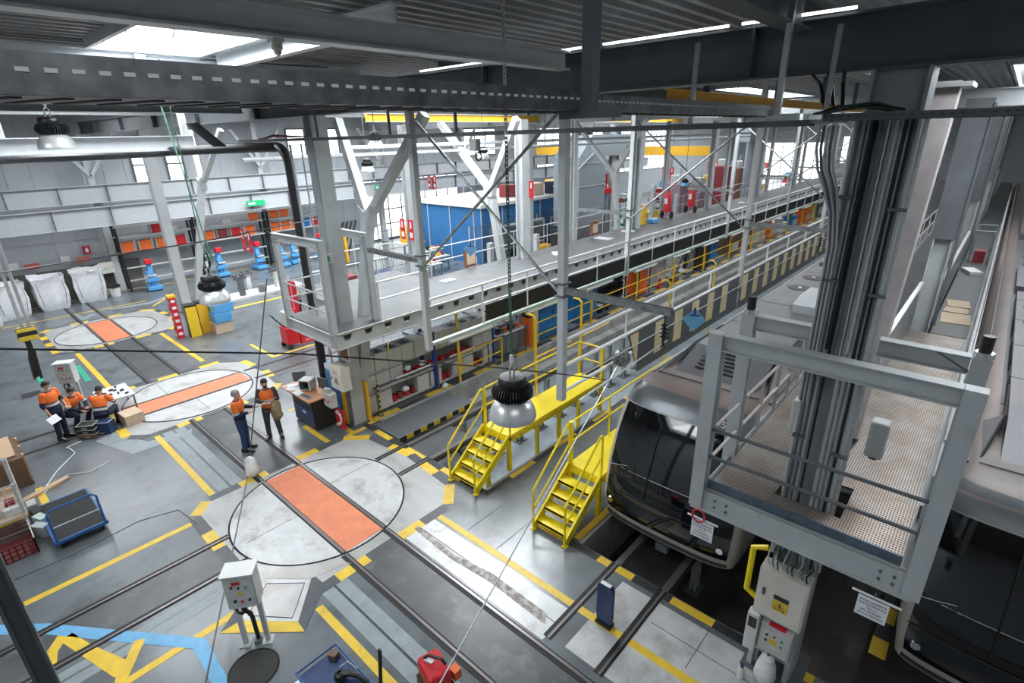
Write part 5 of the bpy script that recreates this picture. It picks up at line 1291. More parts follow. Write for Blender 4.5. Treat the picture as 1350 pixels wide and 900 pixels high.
    for z, rx, ry, ox in ((-.02,.095,.082,-.022),(.03,.10,.084,-.016),(.07,.101,.084,-.008),(.1,.09,.078,-.01),(.122,.066,.06,-.012),(.136,.03,.03,-.012)):
        rings.append([Vector((ox+rx*math.cos(a)*(.80 if z < .05 and math.cos(a) > .3 else 1), ry*math.sin(a), z)) for a in [2*PI*i/16 for i in range(16)]])
    b.loft(rings); b.xf(Mx); o = b.build('hair', hair, None, smooth=True); o.parent = t
    if mask_:
        b = MB().sphere((.062, 0, -.062), .05, .055, .045, 12, 8); b.xf(Mx); o = b.build('face_mask', mask_, None, smooth=True); o.parent = t
    if extra: extra(t, V)
    t.location = loc; t.rotation_euler = (0, 0, rz)
    return t
# direction helper: camera looks along (.69,.63); image right is (.67,-.74)
person((4.17, 13.42, 0), math.radians(-38), 'grey haired person in navy and orange jacket, arms held out, standing on the cross track',
       dict(hed=(.03,0,1.62), elL=(.06,.24,1.15), wrL=(.32,.2,1.14), elR=(.05,-.25,1.13), wrR=(.33,-.22,1.2), knL=(.03,.1,.5), toL=(.18,.12,.035)), top='hiviz', lower_top='navy', legs='jeans', hair='hair_g', mask_=None)
def canvas(t, V):
    b = MB(); rg = []
    random.seed(9)
    for z, r in ((1.18,.05),(1.12,.11),(1.0,.13),(.88,.14),(.76,.15),(.68,.1),(.6,.03)):
        rg.append([Vector((.24+r*.75*math.cos(a)*(1+.32*math.sin(3*a+z*9)), .19+r*1.1*math.sin(a)*(1+.2*math.cos(2*a+z*7)), z)) for a in [2*PI*i/14 for i in range(14)]])
    b.loft(rg); o = b.build('canvas_bundle', 'tan', None, smooth=True); o.parent = None
    global BUNDLE; BUNDLE = o
def paperheld(t, V):
    canvas(t, V)
p2 = person((4.97, 13.5, 0), math.radians(-118), 'bearded person in orange vest and dark trousers holding a paper and a tan canvas bundle',
       dict(elL=(.02,.25,1.14), wrL=(.24,.17,1.1), elR=(.04,-.26,1.16), wrR=(.27,-.08,1.17), knL=(.03,.13,.5), anL=(0,.16,.09), toL=(.16,.2,.035), knR=(.02,-.12,.5), anR=(-.02,-.14,.09), toR=(.14,-.19,.035), hed=(.03,0,1.63)),
       top='hiviz', sleeve='maroon', vest=True, legs='grey_cloth', mask_='hair', yaw=.3, pitch=.2, extra=paperheld)
BUNDLE.location = p2.location; BUNDLE.rotation_euler = p2.rotation_euler; tag(BUNDLE, 'tan canvas bundle hanging over the arm of the bearded person in the orange vest', 'bundle'); BUNDLE.name = 'canvas_bundle'
def flat_paper(rootp, c, sx, sy, rx, ry, label):
    o = MB().cbox((0,0,0), sx, sy, .004).build('sheet_of_paper', 'paper'); o.matrix_world = Matrix.Translation(rootp.location) @ Matrix.Rotation(rootp.rotation_euler.z, 4, 'Z') @ Matrix.Translation(c) @ Matrix.Rotation(ry, 4, 'Y') @ Matrix.Rotation(rx, 4, 'X'); tag(o, label, 'paper'); return o
flat_paper(p2, (.37, -.05, 1.2), .21, .3, 0, -.35, 'white papers held out by the bearded person in the orange vest')
p3 = person((1.08, 17.97, 0), math.radians(-52), 'standing person at far left in orange and navy with a white mask, holding a sheet',
       dict(elL=(.03,.25,1.14), wrL=(.2,.18,.96), elR=(-.02,-.26,1.14), wrR=(.1,-.24,.86), toL=(.17,.16,.035)), short=True, legs='navy', lower_top='navy', mask_='mask', yaw=.1, pitch=.25)
flat_paper(p3, (.19, -.27, .76), .2, .28, .2, .9, 'white sheet held low by the standing person in orange at far left')
p4 = person((1.47, 18.45, -.0), math.radians(-60), 'person in orange shirt and mask crouching behind the open cases, arm across the knee',
       dict(pel=(-.05,0,.52), che=(.06,0,.82), nek=(.14,0,1.0), hed=(.2,0,1.16), shL=(.12,.18,.97), elL=(.26,.24,.74), wrL=(.45,.1,.66), shR=(.12,-.18,.97), elR=(.27,-.24,.75), wrR=(.46,-.08,.62),
            hiL=(0,.1,.5), knL=(.38,.18,.52), anL=(.18,.17,.09), toL=(.34,.2,.035), hiR=(0,-.1,.5), knR=(.38,-.18,.5), anR=(.16,-.17,.09), toR=(.32,-.2,.035)), lower_top='navy', legs='navy', mask_='mask', pitch=.35)
p5 = person((1.98, 17.72, -.0), math.radians(55), 'person in orange and navy seated on a low box, back to the camera',
       dict(pel=(-.02,0,.46), che=(.09,0,.78), nek=(.19,0,.95), hed=(.26,0,1.1), shL=(.17,.19,.92), elL=(.3,.26,.7), wrL=(.5,.16,.66), shR=(.17,-.19,.92), elR=(.3,-.26,.7), wrR=(.5,-.14,.66),
            hiL=(.02,.1,.44), knL=(.4,.2,.5), anL=(.36,.2,.09), toL=(.52,.22,.035), hiR=(.02,-.1,.44), knR=(.4,-.2,.5), anR=(.36,-.2,.09), toR=(.52,-.22,.035)), lower_top='navy', legs='navy', mask_=None, pitch=.5)
# ================================================================ things around the workers and on the left
def boxthing(name, label, cat, loc, parts, rz=0, group=None):
    """parts: (name, material, [(x0,x1,y0,y1,z0,z1)...], bevel) in local coordinates"""
    t = thing(name, label, cat, (0,0,0), group)
    for n, m, bs, bv in parts:
        b = MB()
        for q in bs: b.box(*q)
        b.build(n, m, t, bevel=bv)
    t.location = loc; t.rotation_euler = (0, 0, rz); return t
# open cases and box seat
def case(loc, rz, label, m='black', h=.14):
    t = boxthing('tool_case', label, 'case', loc, [('body', m, [(-.22,.22,-.16,.16,0,h)], .01), ('rim', 'lgrey', [(-.22,.22,-.16,-.145,h-.01,h+.008), (-.22,.22,.145,.16,h-.01,h+.008), (-.22,-.205,-.16,.16,h-.01,h+.008), (.205,.22,-.16,.16,h-.01,h+.008)], 0), ('handle', 'lgrey', [(-.06,.06,-.195,-.18,.05,.07), (-.06,-.05,-.19,-.16,.05,.07), (.05,.06,-.19,-.16,.05,.07)], 0)], rz)
    return t
case((1.62, 17.55, 0), math.radians(-40), 'lowest black case with wooden edge on the floor between the workers', 'brownwood', .13)
case((1.61, 17.56, .14), math.radians(-44), 'middle black case in the small stack between the workers', 'black', .12)
case((1.6, 17.57, .27), math.radians(-38), 'open case with grey rim on top of the small stack between the workers', 'black', .12)
case((1.94, 17.5, 0), math.radians(-40), 'dark case used as a seat by the worker with the back to the camera', 'dblue', .36)
# pallet bench of parts
t = thing('work_table', 'low white table full of small black parts beside the crouching workers', 'table', (2.6, 18.5, 0))
MB().box(2.15, 3.0, 18.35, 19.5, .5, .54).build('top', 'white', t); 
for x in (2.2, 2.93):
    for y in (18.4, 19.4): MB().box(x, x+.04, y, y+.04, 0, .5).build('leg', 'steel_d', t)
random.seed(3)
for k in range(16): 
    x, y = random.uniform(2.2, 2.92), random.uniform(18.45, 19.4)
    o = MB().cbox((0,0,.02), .09, .045, .04).build('machine_part', 'black'); o.location = (x, y, .541); o.rotation_euler = (0,0,random.uniform(0,3)); tag(o, 'small black part lying on the low white table', 'part', 'black parts on the low white table')
t = boxthing('cardboard_box', 'pale cardboard box beside the low white table, on the orange strip end', 'box', (2.62, 17.6, 0), [('body', 'card', [(-.24,.24,-.28,.28,0,.32)], .005), ('tape', 'wood', [(-.03,.03,-.281,.281,.05,.323)], 0)], .1)
# control posts
def control_post(loc, rz, label, h=1.62):
    t = thing('control_post', label, 'control box', (0,0,0))
    MB().box(-.14, .14, -.22, .22, h-.62, h).build('box', 'lgrey', t, bevel=.01)
    MB().box(-.17, .16, -.24, .24, h, h+.03).build('rain_cover', 'white', t)
    MB().box(-.152, -.14, -.2, .2, h-.6, h-.02).build('door', 'lgrey', t)
    for y in (-.17, .17):
        MB().box(-.03, .03, y-.035, y+.035, 0, h-.6).build('leg', 'steel_w', t); MB().box(-.09, .09, y-.08, y+.08, 0, .015).build('foot', 'steel', t)
    for (y, z, m, r) in ((.1,-.18,'black',.017), (0,-.2,'black',.017), (-.1,-.2,'sgreen',.017), (.09,-.45,'black',.02), (-.01,-.47,'red',.02), (-.12,-.45,'black',.02)):
        MB().tube((-.15, y, h+z), (-.175, y, h+z), r, 12).build('button', m, t)
    MB().box(-.156, -.152, -.03, .09, h-.15, h-.09).build('red_label', 'red', t)
    MB().prism([(-.045, h-.36), (.045, h-.36), (0, h-.27)], -.157, -.152, 'X').build('warning_triangle', 'yline', t)
    MB().path([(0, .06, h-.62), (-.05, .05, h-.75), (.02, 0, h-.9), (.0, -.02, .5), (.02, -.02, .02)], .035, 8).build('cable', 'black', t)
    MB().path([(-.02, .1+.07*math.cos(a), h-.75+.09*math.sin(a)) for a in [2*PI*k/14 for k in range(14)]], .022, 6, closed=True).build('cable_loop', 'black', t)
    MB().box(-.06, .06, -.06, .03, 0, .06).build('floor_gland', 'steel_d', t)
    t.location = loc; t.rotation_euler = (0, 0, rz)
control_post((1.80, 7.43, 0), math.radians(52), 'grey control box on two legs beside the round manhole cover', 1.5)
control_post((1.75, 19.7, 0), math.radians(56), 'grey control box on two legs behind the three workers', 1.6)
# blue platform trolley
t = thing('platform_trolley', 'blue platform trolley with dark deck and loop handle at left', 'trolley', (0,0,0))
MB().box(-.42, .42, -.85, .85, .22, .25).build('deck', 'rubber', t)
MB().bar((-.43,-.86,.22), (-.43,.86,.22), .04, .07).bar((.43,-.86,.22), (.43,.86,.22), .04, .07).bar((-.43,-.86,.22), (.43,-.86,.22), .04, .07).bar((-.43,.86,.22), (.43,.86,.22), .04, .07).build('frame', 'dblue2', t)
MB().path([(-.4,-.86,.24), (-.4,-.86,.9), (-.33,-.86,.97), (.33,-.86,.97), (.4,-.86,.9), (.4,-.86,.24)], .022, 8).build('handle', 'dblue2', t)
MB().tube((-.4,-.86,.58), (.4,-.86,.58), .012).build('crossbar', 'steel_w', t)
for x in (-.34, .34):
    for y in (-.7, .7): MB().tube((x-.025, y, .1), (x+.025, y, .1), .1, 16).build('wheel', 'rubber', t); MB().bar((x, y, .1), (x, y, .22), .08, .02).build('fork', 'steel_d', t)
t.location = (.47, 13.35, 0); t.rotation_euler = (0, 0, .02)
# plywood crate, pallet cage, red basket and timber
t = thing('wooden_crate', 'brown wooden crate with a plywood lid at the left edge', 'crate', (-.1, 16.6, 0))
MB().box(-1.0, .12, 15.9, 17.3, .1, .75).build('body', 'brownwood', t); MB().box(-1.1, .02, 16.1, 17.4, .76, .79).build('lid', 'wood', t)
for y in (15.95, 16.6, 17.2): MB().box(-1.0, .15, y-.05, y+.05, 0, .1).build('skid', 'brownwood', t)
for k in range(3): MB().box(.12, .16, 16.0+.55*k, 16.1+.55*k, .1, .78).build('batten', 'wood', t)
for k in range(2):
    o = MB().box(-.035, .035, -.55, .55, 0, .06).build('timber_beam', 'wood'); o.location = (.16+.09*k, 15.35-.05*k, .0+.0*k); o.rotation_euler = (0, 0, -1.2+.03*k); tag(o, '%s pale timber piece lying between crate and blue trolley' % ['longer', 'shorter'][k], 'timber')
t = thing('mesh_cage', 'grey wire mesh cage with parts at the left edge beside the blue trolley', 'cage', (-.6, 14.4, 0))
b = MB()
for k in range(12): b.tube((-.15, 13.75+.13*k, .45), (-.15, 13.75+.13*k, 1.15), .006, 4)
for k in range(6): b.tube((-.15, 13.75, .45+.14*k), (-.15, 15.2, .45+.14*k), .006, 4)
for k in range(8): b.tube((-1.2+.14*k, 13.75, .45), (-1.2+.14*k, 13.75, 1.15), .006, 4)
for k in range(6): b.tube((-1.2, 13.75, .45+.14*k), (-.15, 13.75, .45+.14*k), .006, 4)
b.build('mesh', 'galv_l', t)
MB().path([(-.15,13.75,1.17), (-.15,15.2,1.17), (-1.2,15.2,1.17), (-1.2,13.75,1.17)], .016, 6, closed=True).build('top_rim', 'galv_l', t)
MB().box(-1.2, -.15, 13.75, 15.2, .38, .45).build('floor', 'card', t)
for x in (-1.15, -.2):
    for y in (13.8, 15.15): MB().box(x-.03, x+.03, y-.03, y+.03, 0, 1.17).build('corner_post', 'steel', t)
random.seed(5)
for k, m in enumerate(['white', 'card', 'steel', 'dred', 'lgrey', 'black', 'wood', 'steel_w']):
    o = MB().cbox((0,0,.07), .26+.02*(k % 3), .16, .14).build('spare_part', m); o.location = (-.35-.3*(k % 3), 13.95+.34*(k//2), .451); o.rotation_euler = (0,0,.5*k); tag(o, '%s loose part number among those in the wire mesh cage' % ['white','brown','grey','dark red','pale grey','black','wooden','light'][k] if False else '%s loose part in the wire mesh cage' % ['white','brown','grey','dark red','pale grey','black','wooden','light'][k], 'part')
t = thing('red_basket', 'dark red plastic crate under the mesh cage at the left edge', 'crate', (-.6, 13.2, 0))
b = MB().box(-1.2, -.2, 12.85, 13.65, 0, .03)
for k in range(9): b.box(-.22, -.2, 12.85+.095*k, 12.88+.095*k, 0, .34)
for k in range(11): b.box(-1.2+.098*k, -1.17+.098*k, 12.85, 12.87, 0, .34)
for z in (.1, .2, .3): b.box(-.22, -.2, 12.85, 13.65, z, z+.03).box(-1.2, -.2, 12.85, 12.87, z, z+.03).box(-1.2, -.2, 13.63, 13.65, z, z+.03)
b.build('lattice', 'dred2', t); MB().bar((-.2, 12.85, .35), (-.2, 13.65, .35), .02, .02).build('rim', 'steel_w', t)
t = thing('plastic_tub', 'small pile of grey and green plastic parts between cage and blue trolley', 'parts', (-.02, 13.9, 0))
for k, (m, x, y) in enumerate([('lgrey', -.05, 14.5), ('black', -.02, 14.1), ('trunk', .0, 13.75), ('steel', -.06, 13.4)]): MB().cbox((x, y, .14), .16, .3, .26, .2*k).build('part', m, t)
wire([(.25, 15.4, .02), (.6, 16.1, .02), (1.1, 17.0-.2, .02), (1.05, 16.9+.3, .02), (1.0, 17.3, .02), (1.35, 17.4, .02), (1.7, 17.6-.1, .02)][:6], .012, 'mask', 'loose white cord curling on the floor above the blue trolley')
wire([(.2, 15.2, .02), (.75, 15.7, .02), (1.15, 15.4, .02), (1.6, 15.6, .02)], .012, 'mask', 'straight white cord on the floor beside the timber')
# near left edge post
t = thing('steel_post', 'blurred grey post at the lower left edge of the picture', 'post', (-.44, 6.33, 0))
MB().ibeam((-.44, 6.33, 0), (-.44, 6.33, 8.9), .17, .17, .03, .02).build('shaft', 'steel_d', t)
# near bottom edge trolley and red machine
t = thing('tool_trolley', 'dark blue tool trolley cut by the bottom edge of the picture', 'trolley', (2.3, 5.9, 0))
MB().box(1.73, 2.3, 4.6, 5.66, .78, .82).build('top', 'dblue', t)
MB().path([(1.72, 4.58, .86), (1.72, 5.69, .86), (2.32, 5.69, .86), (2.32, 4.58, .86)], .016, 6).build('rim', 'dblue2', t)
for x in (1.76, 2.27):
    for y in (4.65, 5.6): MB().box(x-.02, x+.02, y-.02, y+.02, .08, .78).build('leg', 'dblue2', t); MB().tube((x-.02, y, .06), (x+.02, y, .06), .06, 12).build('wheel', 'rubber', t)
MB().box(1.6, 1.7, 5.3, 5.6, .84, .845).build('paper', 'paper', t)
o = MB().cbox((0,0,.05), .1, .12, .09).build('wood_block', 'brownwood'); o.location = (2.2, 5.55, .821); o.rotation_euler = (0,0,.4); tag(o, 'small brown block at the corner of the dark blue tool trolley', 'block')
t = thing('grinder', 'black power tool lying on the dark blue tool trolley', 'power tool', (2.35, 5.75, .82))
MB().lathe([(.001,0),(.07,.01),(.09,.05),(.07,.1),(.03,.12)], (2.1, 5.2, .82), 14).build('motor', 'black', t, smooth=True); MB().path([(2.1,5.2,.9), (2.18,5.1,.92), (2.25,5.0,.9), (2.3,4.85,.86)], .035, 8).build('grip', 'black', t); MB().path([(2.15,5.3,.9), (2.25,5.25,.96), (2.3,5.1,.9)], .01, 5).build('cord', 'steel', t)
t = thing('black_bar', 'long black lever standing up near the bottom edge', 'lever', (2.85, 5.2, 0)); MB().bar((2.45, 4.92, 0), (2.62, 5.02, 1.02), .05, .03).build('lever', 'black', t)
t = thing('red_machine', 'red machine with a grey handle at the bottom edge', 'machine', (3.15, 4.7, 0))
MB().cbox((3.12, 4.5, .55), .34, .46, .3, math.radians(-15)).build('hood', 'red', t, bevel=.05); MB().cbox((3.1, 4.45, .25), .4, .5, .34, math.radians(-15)).build('base', 'black', t)
MB().path([(3.08, 4.66, .71), (3.12, 4.6, .78), (3.2, 4.42, .78), (3.22, 4.36, .71)], .022, 7).build('handle', 'black', t); MB().cbox((3.1, 4.58, .715), .06, .14, .02, .3).build('switch', 'paper', t)
MB().cbox((3.33, 4.3, .5), .12, .14, .16).build('orange_plug', 'orange', t)
# blue foot hand truck standing on the floor
t = thing('blue_board_stand', 'small dark blue upright plate on a foot, standing on the yellow line', 'stand', (5.8, 3.36, 0))
MB().prism([(-.13, .06), (.13, .06), (.15, .2), (.15, .78), (.11, .86), (-.11, .86), (-.15, .78), (-.15, .2)], -.035, .035, 'X').xf(Matrix.Translation((5.77, 3.36, 0))).build('plate', 'dblue', t, bevel=.01)
MB().box(5.7, 5.85, 3.22, 3.5, 0, .06).build('foot', 'black', t); MB().box(5.73, 5.80, 3.27, 3.45, .862, .868).build('top_edge', 'paper', t)

# ================================================================ desk corner at the phone column
t = thing('workshop_desk', 'orange topped desk with dark blue metal front by the phone column', 'desk', (6.1, 13.3, 0))
MB().box(5.72, 6.55, 12.75, 14.35, .94, .98).build('top', 'desk', t); MB().box(5.85, 6.5, 12.8, 14.0, .04, .94).build('body', 'black', t)
MB().box(5.83, 5.85, 12.85, 13.95, .1, .6).build('lower_door', 'dblue', t); MB().box(5.825, 5.83, 13.25, 13.45, .42, .5).build('label', 'paper', t); MB().box(5.83, 5.85, 12.85, 13.95, .66, .88).build('drawer', 'black', t)
t = thing('monitor', 'small crt monitor seen from behind on the desk', 'monitor', (6.2, 13.5, .98)); MB().cbox((6.15, 13.55, 1.16), .34, .36, .32, .5).build('housing', 'lgrey', t, bevel=.03); MB().cbox((6.0, 13.47, 1.17), .02, .28, .24, .5).build('screen', 'glassb', t)
t = thing('monitor', 'flat dark screen behind the crt monitor on the desk', 'monitor', (6.3, 14.1, .98)); MB().cbox((6.15, 14.0, 1.25), .04, .36, .3, .9).build('panel', 'steel_d', t); MB().cbox((6.15, 14.0, 1.03), .05, .06, .1, .9).build('stand', 'steel_d', t)
t = thing('monitor', 'flat screen at the column side of the desk', 'monitor', (6.4, 13.0, .98)); MB().cbox((6.38, 13.1, 1.22), .04, .34, .32, .3).build('panel', 'steel_d', t); MB().cbox((6.38, 13.1, 1.02), .05, .06, .08, .3).build('stand', 'steel_d', t)
t = thing('keyboard', 'grey keyboard on the orange desk top', 'keyboard', (5.85, 13.1, .98)); MB().cbox((5.86, 13.15, .995), .16, .44, .02, .15).build('body', 'lgrey', t); MB().cbox((5.86, 13.15, 1.008), .12, .4, .008, .15).build('keys', 'steel_d', t)
for k in range(4):
    o = MB().cbox((0,0,.003), .21, .3, .004).build('sheet_of_paper', 'paper'); o.location = (5.84+.12*(k % 2), 13.55+.19*k, .981+.004*k); o.rotation_euler = (0,0,.3*k); tag(o, '%s paper sheet on the orange desk, counted from the keyboard' % ORD[k], 'paper')
def phone_sign(loc, n, s, label):
    t = thing('phone_sign', label, 'sign', loc); Mx = facing(loc, n)
    b = MB().prism([(-s*.32, -s*.5), (s*.32, -s*.5), (s*.32, s*.5), (-s*.32, s*.5)], -.005, .005); b.xf(Mx); b.build('plate', 'red', t)
    b = MB().path([(-s*.16, s*.3, .012), (s*.02, s*.22, .012), (s*.1, 0, .012), (s*.02, -s*.22, .012), (-s*.16, -s*.3, .012)], s*.05, 6).path([(-s*.18, s*.33, .012), (-s*.02, s*.26, .012)], s*.085, 6).path([(-s*.18, -s*.33, .012), (-s*.02, -s*.26, .012)], s*.085, 6); b.xf(Mx); b.build('handset_symbol', 'paper', t)
phone_sign((6.35, 12.35, .38), (-1, -.1, .0), .62, 'lower red sign with white telephone handset, at the foot of the column')
phone_sign((6.55, 12.72, 2.0), (-1, .35, .0), .62, 'upper red sign with white telephone handset, above the desk')
t = thing('meter_cabinet', 'cream meter cabinet with warning triangle on the phone column', 'cabinet', (6.5, 12.2, 1.2)); MB().box(6.36, 6.64, 11.98, 12.56, 1.28, 1.98).build('body', 'cream', t, bevel=.01); MB().box(6.35, 6.36, 12.0, 12.54, 1.3, 1.96).build('door', 'cream', t); warn(t, 6.348, 12.25, 1.55, .18)
MB().box(6.344, 6.35, 12.15, 12.35, 1.76, 1.84).build('label', 'lgrey', t); MB().box(6.34, 6.35, 12.46, 12.5, 1.55, 1.62).build('handle', 'steel_d', t)
t = thing('wall_telephone', 'grey box telephone on a box beside the desk', 'telephone', (6.3, 12.65, .8)); MB().box(6.12, 6.32, 12.3, 12.68, .78, 1.18).build('box', 'lgrey', t, bevel=.01); MB().cbox((6.2, 12.55, 1.25), .12, .2, .1, .3).build('telephone', 'lgrey', t, bevel=.02)
for y in (12.4, 12.58): MB().tube((6.12, y, .98), (6.08, y, .98), .025).build('socket', 'red', t)
t = thing('notice_board', 'small framed notice board above the cream meter cabinet', 'notice board', (6.6, 12.1, 2.2)); MB().box(6.6, 6.62, 11.85, 12.35, 2.12, 2.72).build('frame', 'white', t); MB().box(6.59, 6.6, 11.9, 12.3, 2.17, 2.67).build('sheet', 'copper', t)
t = thing('blue_locker', 'blue and white cabinet standing behind the phone column', 'locker', (7.2, 13.8, 0)); MB().box(6.9, 7.4, 13.3, 13.9, 0, 1.45).build('body', 'lblue', t); MB().box(6.895, 6.9, 13.3, 13.9, 1.3, 1.45).build('white_band', 'paper', t); MB().box(6.89, 6.895, 13.35, 13.85, .3, 1.2).build('door', 'blue', t)
t = thing('guard_plate', 'orange guard plates around the foot of the phone column', 'guard', (6.9, 12.4, 0)); MB().box(6.62, 6.66, 12.45, 12.62, 0, 1.2).box(7.14, 7.18, 12.1, 12.4, 0, 1.25).build('plate', 'crane', t)
# ================================================================ white bins rack under the mezzanine edge
RY0, RY1 = 12.36, 12.98
def rack(x0, x1, label):
    t = thing('bin_rack', label, 'shelving', (x0, RY0, 0))
    for x in (x0, x1):
        for y in (RY0, RY1): MB().box(x-.025, x+.025, y-.02, y+.04, 0, 1.9).build('upright', 'rackblue', t)
    MB().box(x0+.03, x1-.03, RY1+.02, RY1+.035, .1, 1.35).build('added_back_panel', 'steel', t)  # added panel that hides the bright hall behind and darkens the shelves
    for z in (.12, .74, 1.33): MB().box(x0+.03, x1-.03, RY0+.02, RY1, z-.05, z).build('shelf_board', 'lgrey', t)
    return t
bays = [(7.12, 9.78), (9.84, 12.5)]
for i, (a, c) in enumerate(bays): rack(a, c, '%s bay of the blue framed rack of white parts bins' % ['nearest', 'second'][i])
def bin_proto(m, label, group, h=.5, name='parts_bin', top=True):
    t = boxthing(name, label, 'bin', (0,0,0), [('body', m, [(-.228,.228,0,.56,0,h)], .012)] , group=group)
    return t
bp_ = {}
wb = freeze(bin_proto('white', 'large white bin', 'x', .5)); 
MBt = MB().path([(-.13,.12,.505), (.13,.12,.505), (.10,.34,.505), (-.10,.34,.505)], .016, 4, closed=True); oh = MBt.build('blue_handle', 'dblue', wb); 
MB().box(-.05,.05,.18,.28,.5,.512).build('blue_grip', 'dblue', wb)
rows = [('topmost row', 1.33, [1]*11, 11), ('middle row', .74, [1, 1, 1, 0, 0, 0, 0, 0, 0, 1, 1], 11), ('bottom row', .12, [1, 1, 0, 0, 1, 1, 0, 1, 1, 0, 1], 11)]
freeze(wb); first = True
for rn, z, mask, n in rows:
    for k in range(n):
        x = 7.42+.478*k+(.05 if k > 4 else 0)
        if mask[k]:
            lab = 'white parts bin, %s in the %s of the rack, from the column' % (ORD[k], rn)
            o = wb if first else copy_tree(wb); first = False; o.location = (x, RY0+.03, z+.001); o['label'] = lab; o['group'] = 'white parts bins in the blue framed rack'
            if rn != 'topmost row' or k in (4, 6, 10):
                for ch in [c for c in COL.objects if c.parent is o and c.name.startswith('blue_')]:
                    if o is not wb: bpy.data.objects.remove(ch)
        else:
            for j in range(2):
                o = MB().lathe([(.001, 0), (.10, 0), (.105, .12), (.08, .2), (.03, .22), (.001, .22)], (0,0,0), 10).build('red_fitting', 'dred' if j else 'red', smooth=True)
                o.location = (x-.11+.22*j, RY0+.17, z+.001); tag(o, '%s red cast part of the %s in the rack, from the column' % (ORD[(k*2+j) % 20], rn), 'fitting', 'red fittings stored in the rack')
for i, (x, z) in enumerate([(8.75, 1.0), (9.3, .98), (10.0, .76), (8.6, .36)]):
    b = MB().sphere((0,0,.08), .12, .10, .09, 9, 6); o = b.build('plastic_wrap', 'bulk', smooth=True); o.location = (x, RY0-.01-.0*i if i != 2 else 12.15, z if i != 2 else .0); tag(o, '%s crumpled white plastic wrap at the rack front' % ORD[i], 'plastic')
tube_z = [(8.2, 1.0, .55), (9.2, 12.2, .95)]
t = thing('rack_lamp', 'white tube light along the front of the rack at knee height', 'lamp', (9, 12.3, .7))
for (x0, x1) in ((8.2, 9.5), (10.3, 11.4), (12.9, 13.9)): MB().tube((x0, 12.18, .98), (x1, 12.18, .98), .03, 8).build('tube_light', 'tube', t)
MB().chan((7.4, 12.22, .92), (14.2, 12.22, .92), .05, .06).build('rail', 'steel_d', t)
for x in (7.5, 9.8, 12.1, 14.1): MB().box(x-.02, x+.02, 12.2, 12.24, 0, .92).build('post', 'steel_d', t)
t = thing('barrier_post', 'thin black and yellow striped post at the corner of the dark lift table', 'post', (7.9, 12.2, 0)); MB().tube((7.55, 12.22, 0), (7.55, 12.22, 1.05), .035, 10).build('tube', 'hazard_z', t); MB().tube((7.55, 12.22, 0), (7.55, 12.22, .02), .09, 12).build('foot', 'steel_d', t)
# yellow plate sign over the bins
t = thing('hanging_plate_sign', 'small yellow plate hanging over the white bins', 'sign', (8, 11.5, 2.3)); MB().cbox((7.55, 11.45, 2.35), .02, .3, .26, -.5).build('plate', 'yline', t)
for k, s in enumerate(['ATENCION', 'CARGA', '500 kg']): text(t, s, .05, 'ink', facing((7.53, 11.46, 2.42-.07*k), (-.88, .48, 0)))
for y in (-.1, .1): MB().tube((7.55-.05*(y/.1), 11.45+y, 2.48), (7.55-.05*(y/.1), 11.45+y, 2.68), .004, 4).build('cord', 'steel_d', t)
# grey lift platform in the pit mouth
t = thing('lift_table', 'grey platform with hazard striped edge in front of the rack', 'platform', (9, 11.5, 0))
MB().box(7.1, 9.9, 10.75, 11.95, -.06, 0).build('top', 'liftgrey', t)
MB().box(7.1, 9.9, 10.74, 10.75, -.14, 0).build('hazard_edge', 'hazard', t)
MB().box(9.9, 9.91, 10.75, 11.95, -.14, 0).build('hazard_edge', 'hazard', t)
for x in (7.4, 9.6):
    for y in (10.9, 11.8): MB().box(x-.05, x+.05, y-.05, y+.05, -1.1, -.06).build('leg', 'steel_d', t)
MB().cbox((8.3, 10.9, -.9), .5, .4, .3).build('pump', 'blue', t); MB().path([(8.3, 10.8, -.8), (8.8, 10.7, -.6), (9.3, 10.9, -.8)], .04, 7).build('hose', 'dred', t)
quadstrip('yellow_kerb_corner', 'yline', [(7.0, 12.05), (7.9, 12.05), (7.9, 12.3), (7.0, 12.3)])
# yellow posts with flared heads under the mezzanine edge
for i in range(13):
    x = 10.6+3.8*i
    t = thing('mezzanine_post', ORD[i]+' yellow post with flared head under the mezzanine edge, from the rack', 'post', (x, 12.18, 0))
    MB().tube((x, 12.08, 0), (x, 12.08, 2.3), .045, 10).build('shaft', 'crane2', t); MB().lathe([(.045, 2.28), (.13, 2.6), (.13, 2.655), (.001, 2.655)], (x, 12.08, 0), 12).build('head', 'crane2', t)
for i in range(8):
    x0 = 10.65+3.8*i
    if i == 0: x1 = 12.6
    else: x1 = x0+3.7
    t = thing('pit_railing', ORD[i]+' yellow railing along the far edge of the left pit', 'railing', (x0, 12.05, 0))
    for z in (.5, 1.0): MB().tube((x0, 12.05, z), (x1, 12.05, z), .025).build('rail', 'crane2', t)
    MB().tube((x1, 12.05, 0), (x1, 12.05, 1.0), .03).tube((x0+.02, 12.05, .3), (x0+.02, 12.05, 1.0), .02).build('stanchion', 'crane2', t)
# tall yellow posts beside the long platform
for i, (x, zt) in enumerate([(10.15, 3.1), (12.25, 3.05), (17.9, 2.4), (22, 2.4)]):
    t = thing('safety_post', ORD[i]+' tall thin yellow post between platform and pit, from the lamp', 'post', (x, 8.45, -1.1))
    MB().tube((x, 8.45, -1.1), (x, 8.45, zt), .035, 8).build('shaft', 'crane2', t); MB().path([(x, 8.45, zt), (x, 8.55, zt+.08), (x, 8.75, zt+.08)], .03, 6).build('hook', 'crane2', t)
    if i < 2: MB().tube((x, 8.45, 2.0), (x+1.6, 8.45, 2.0), .02).build('crossbar', 'crane2', t)
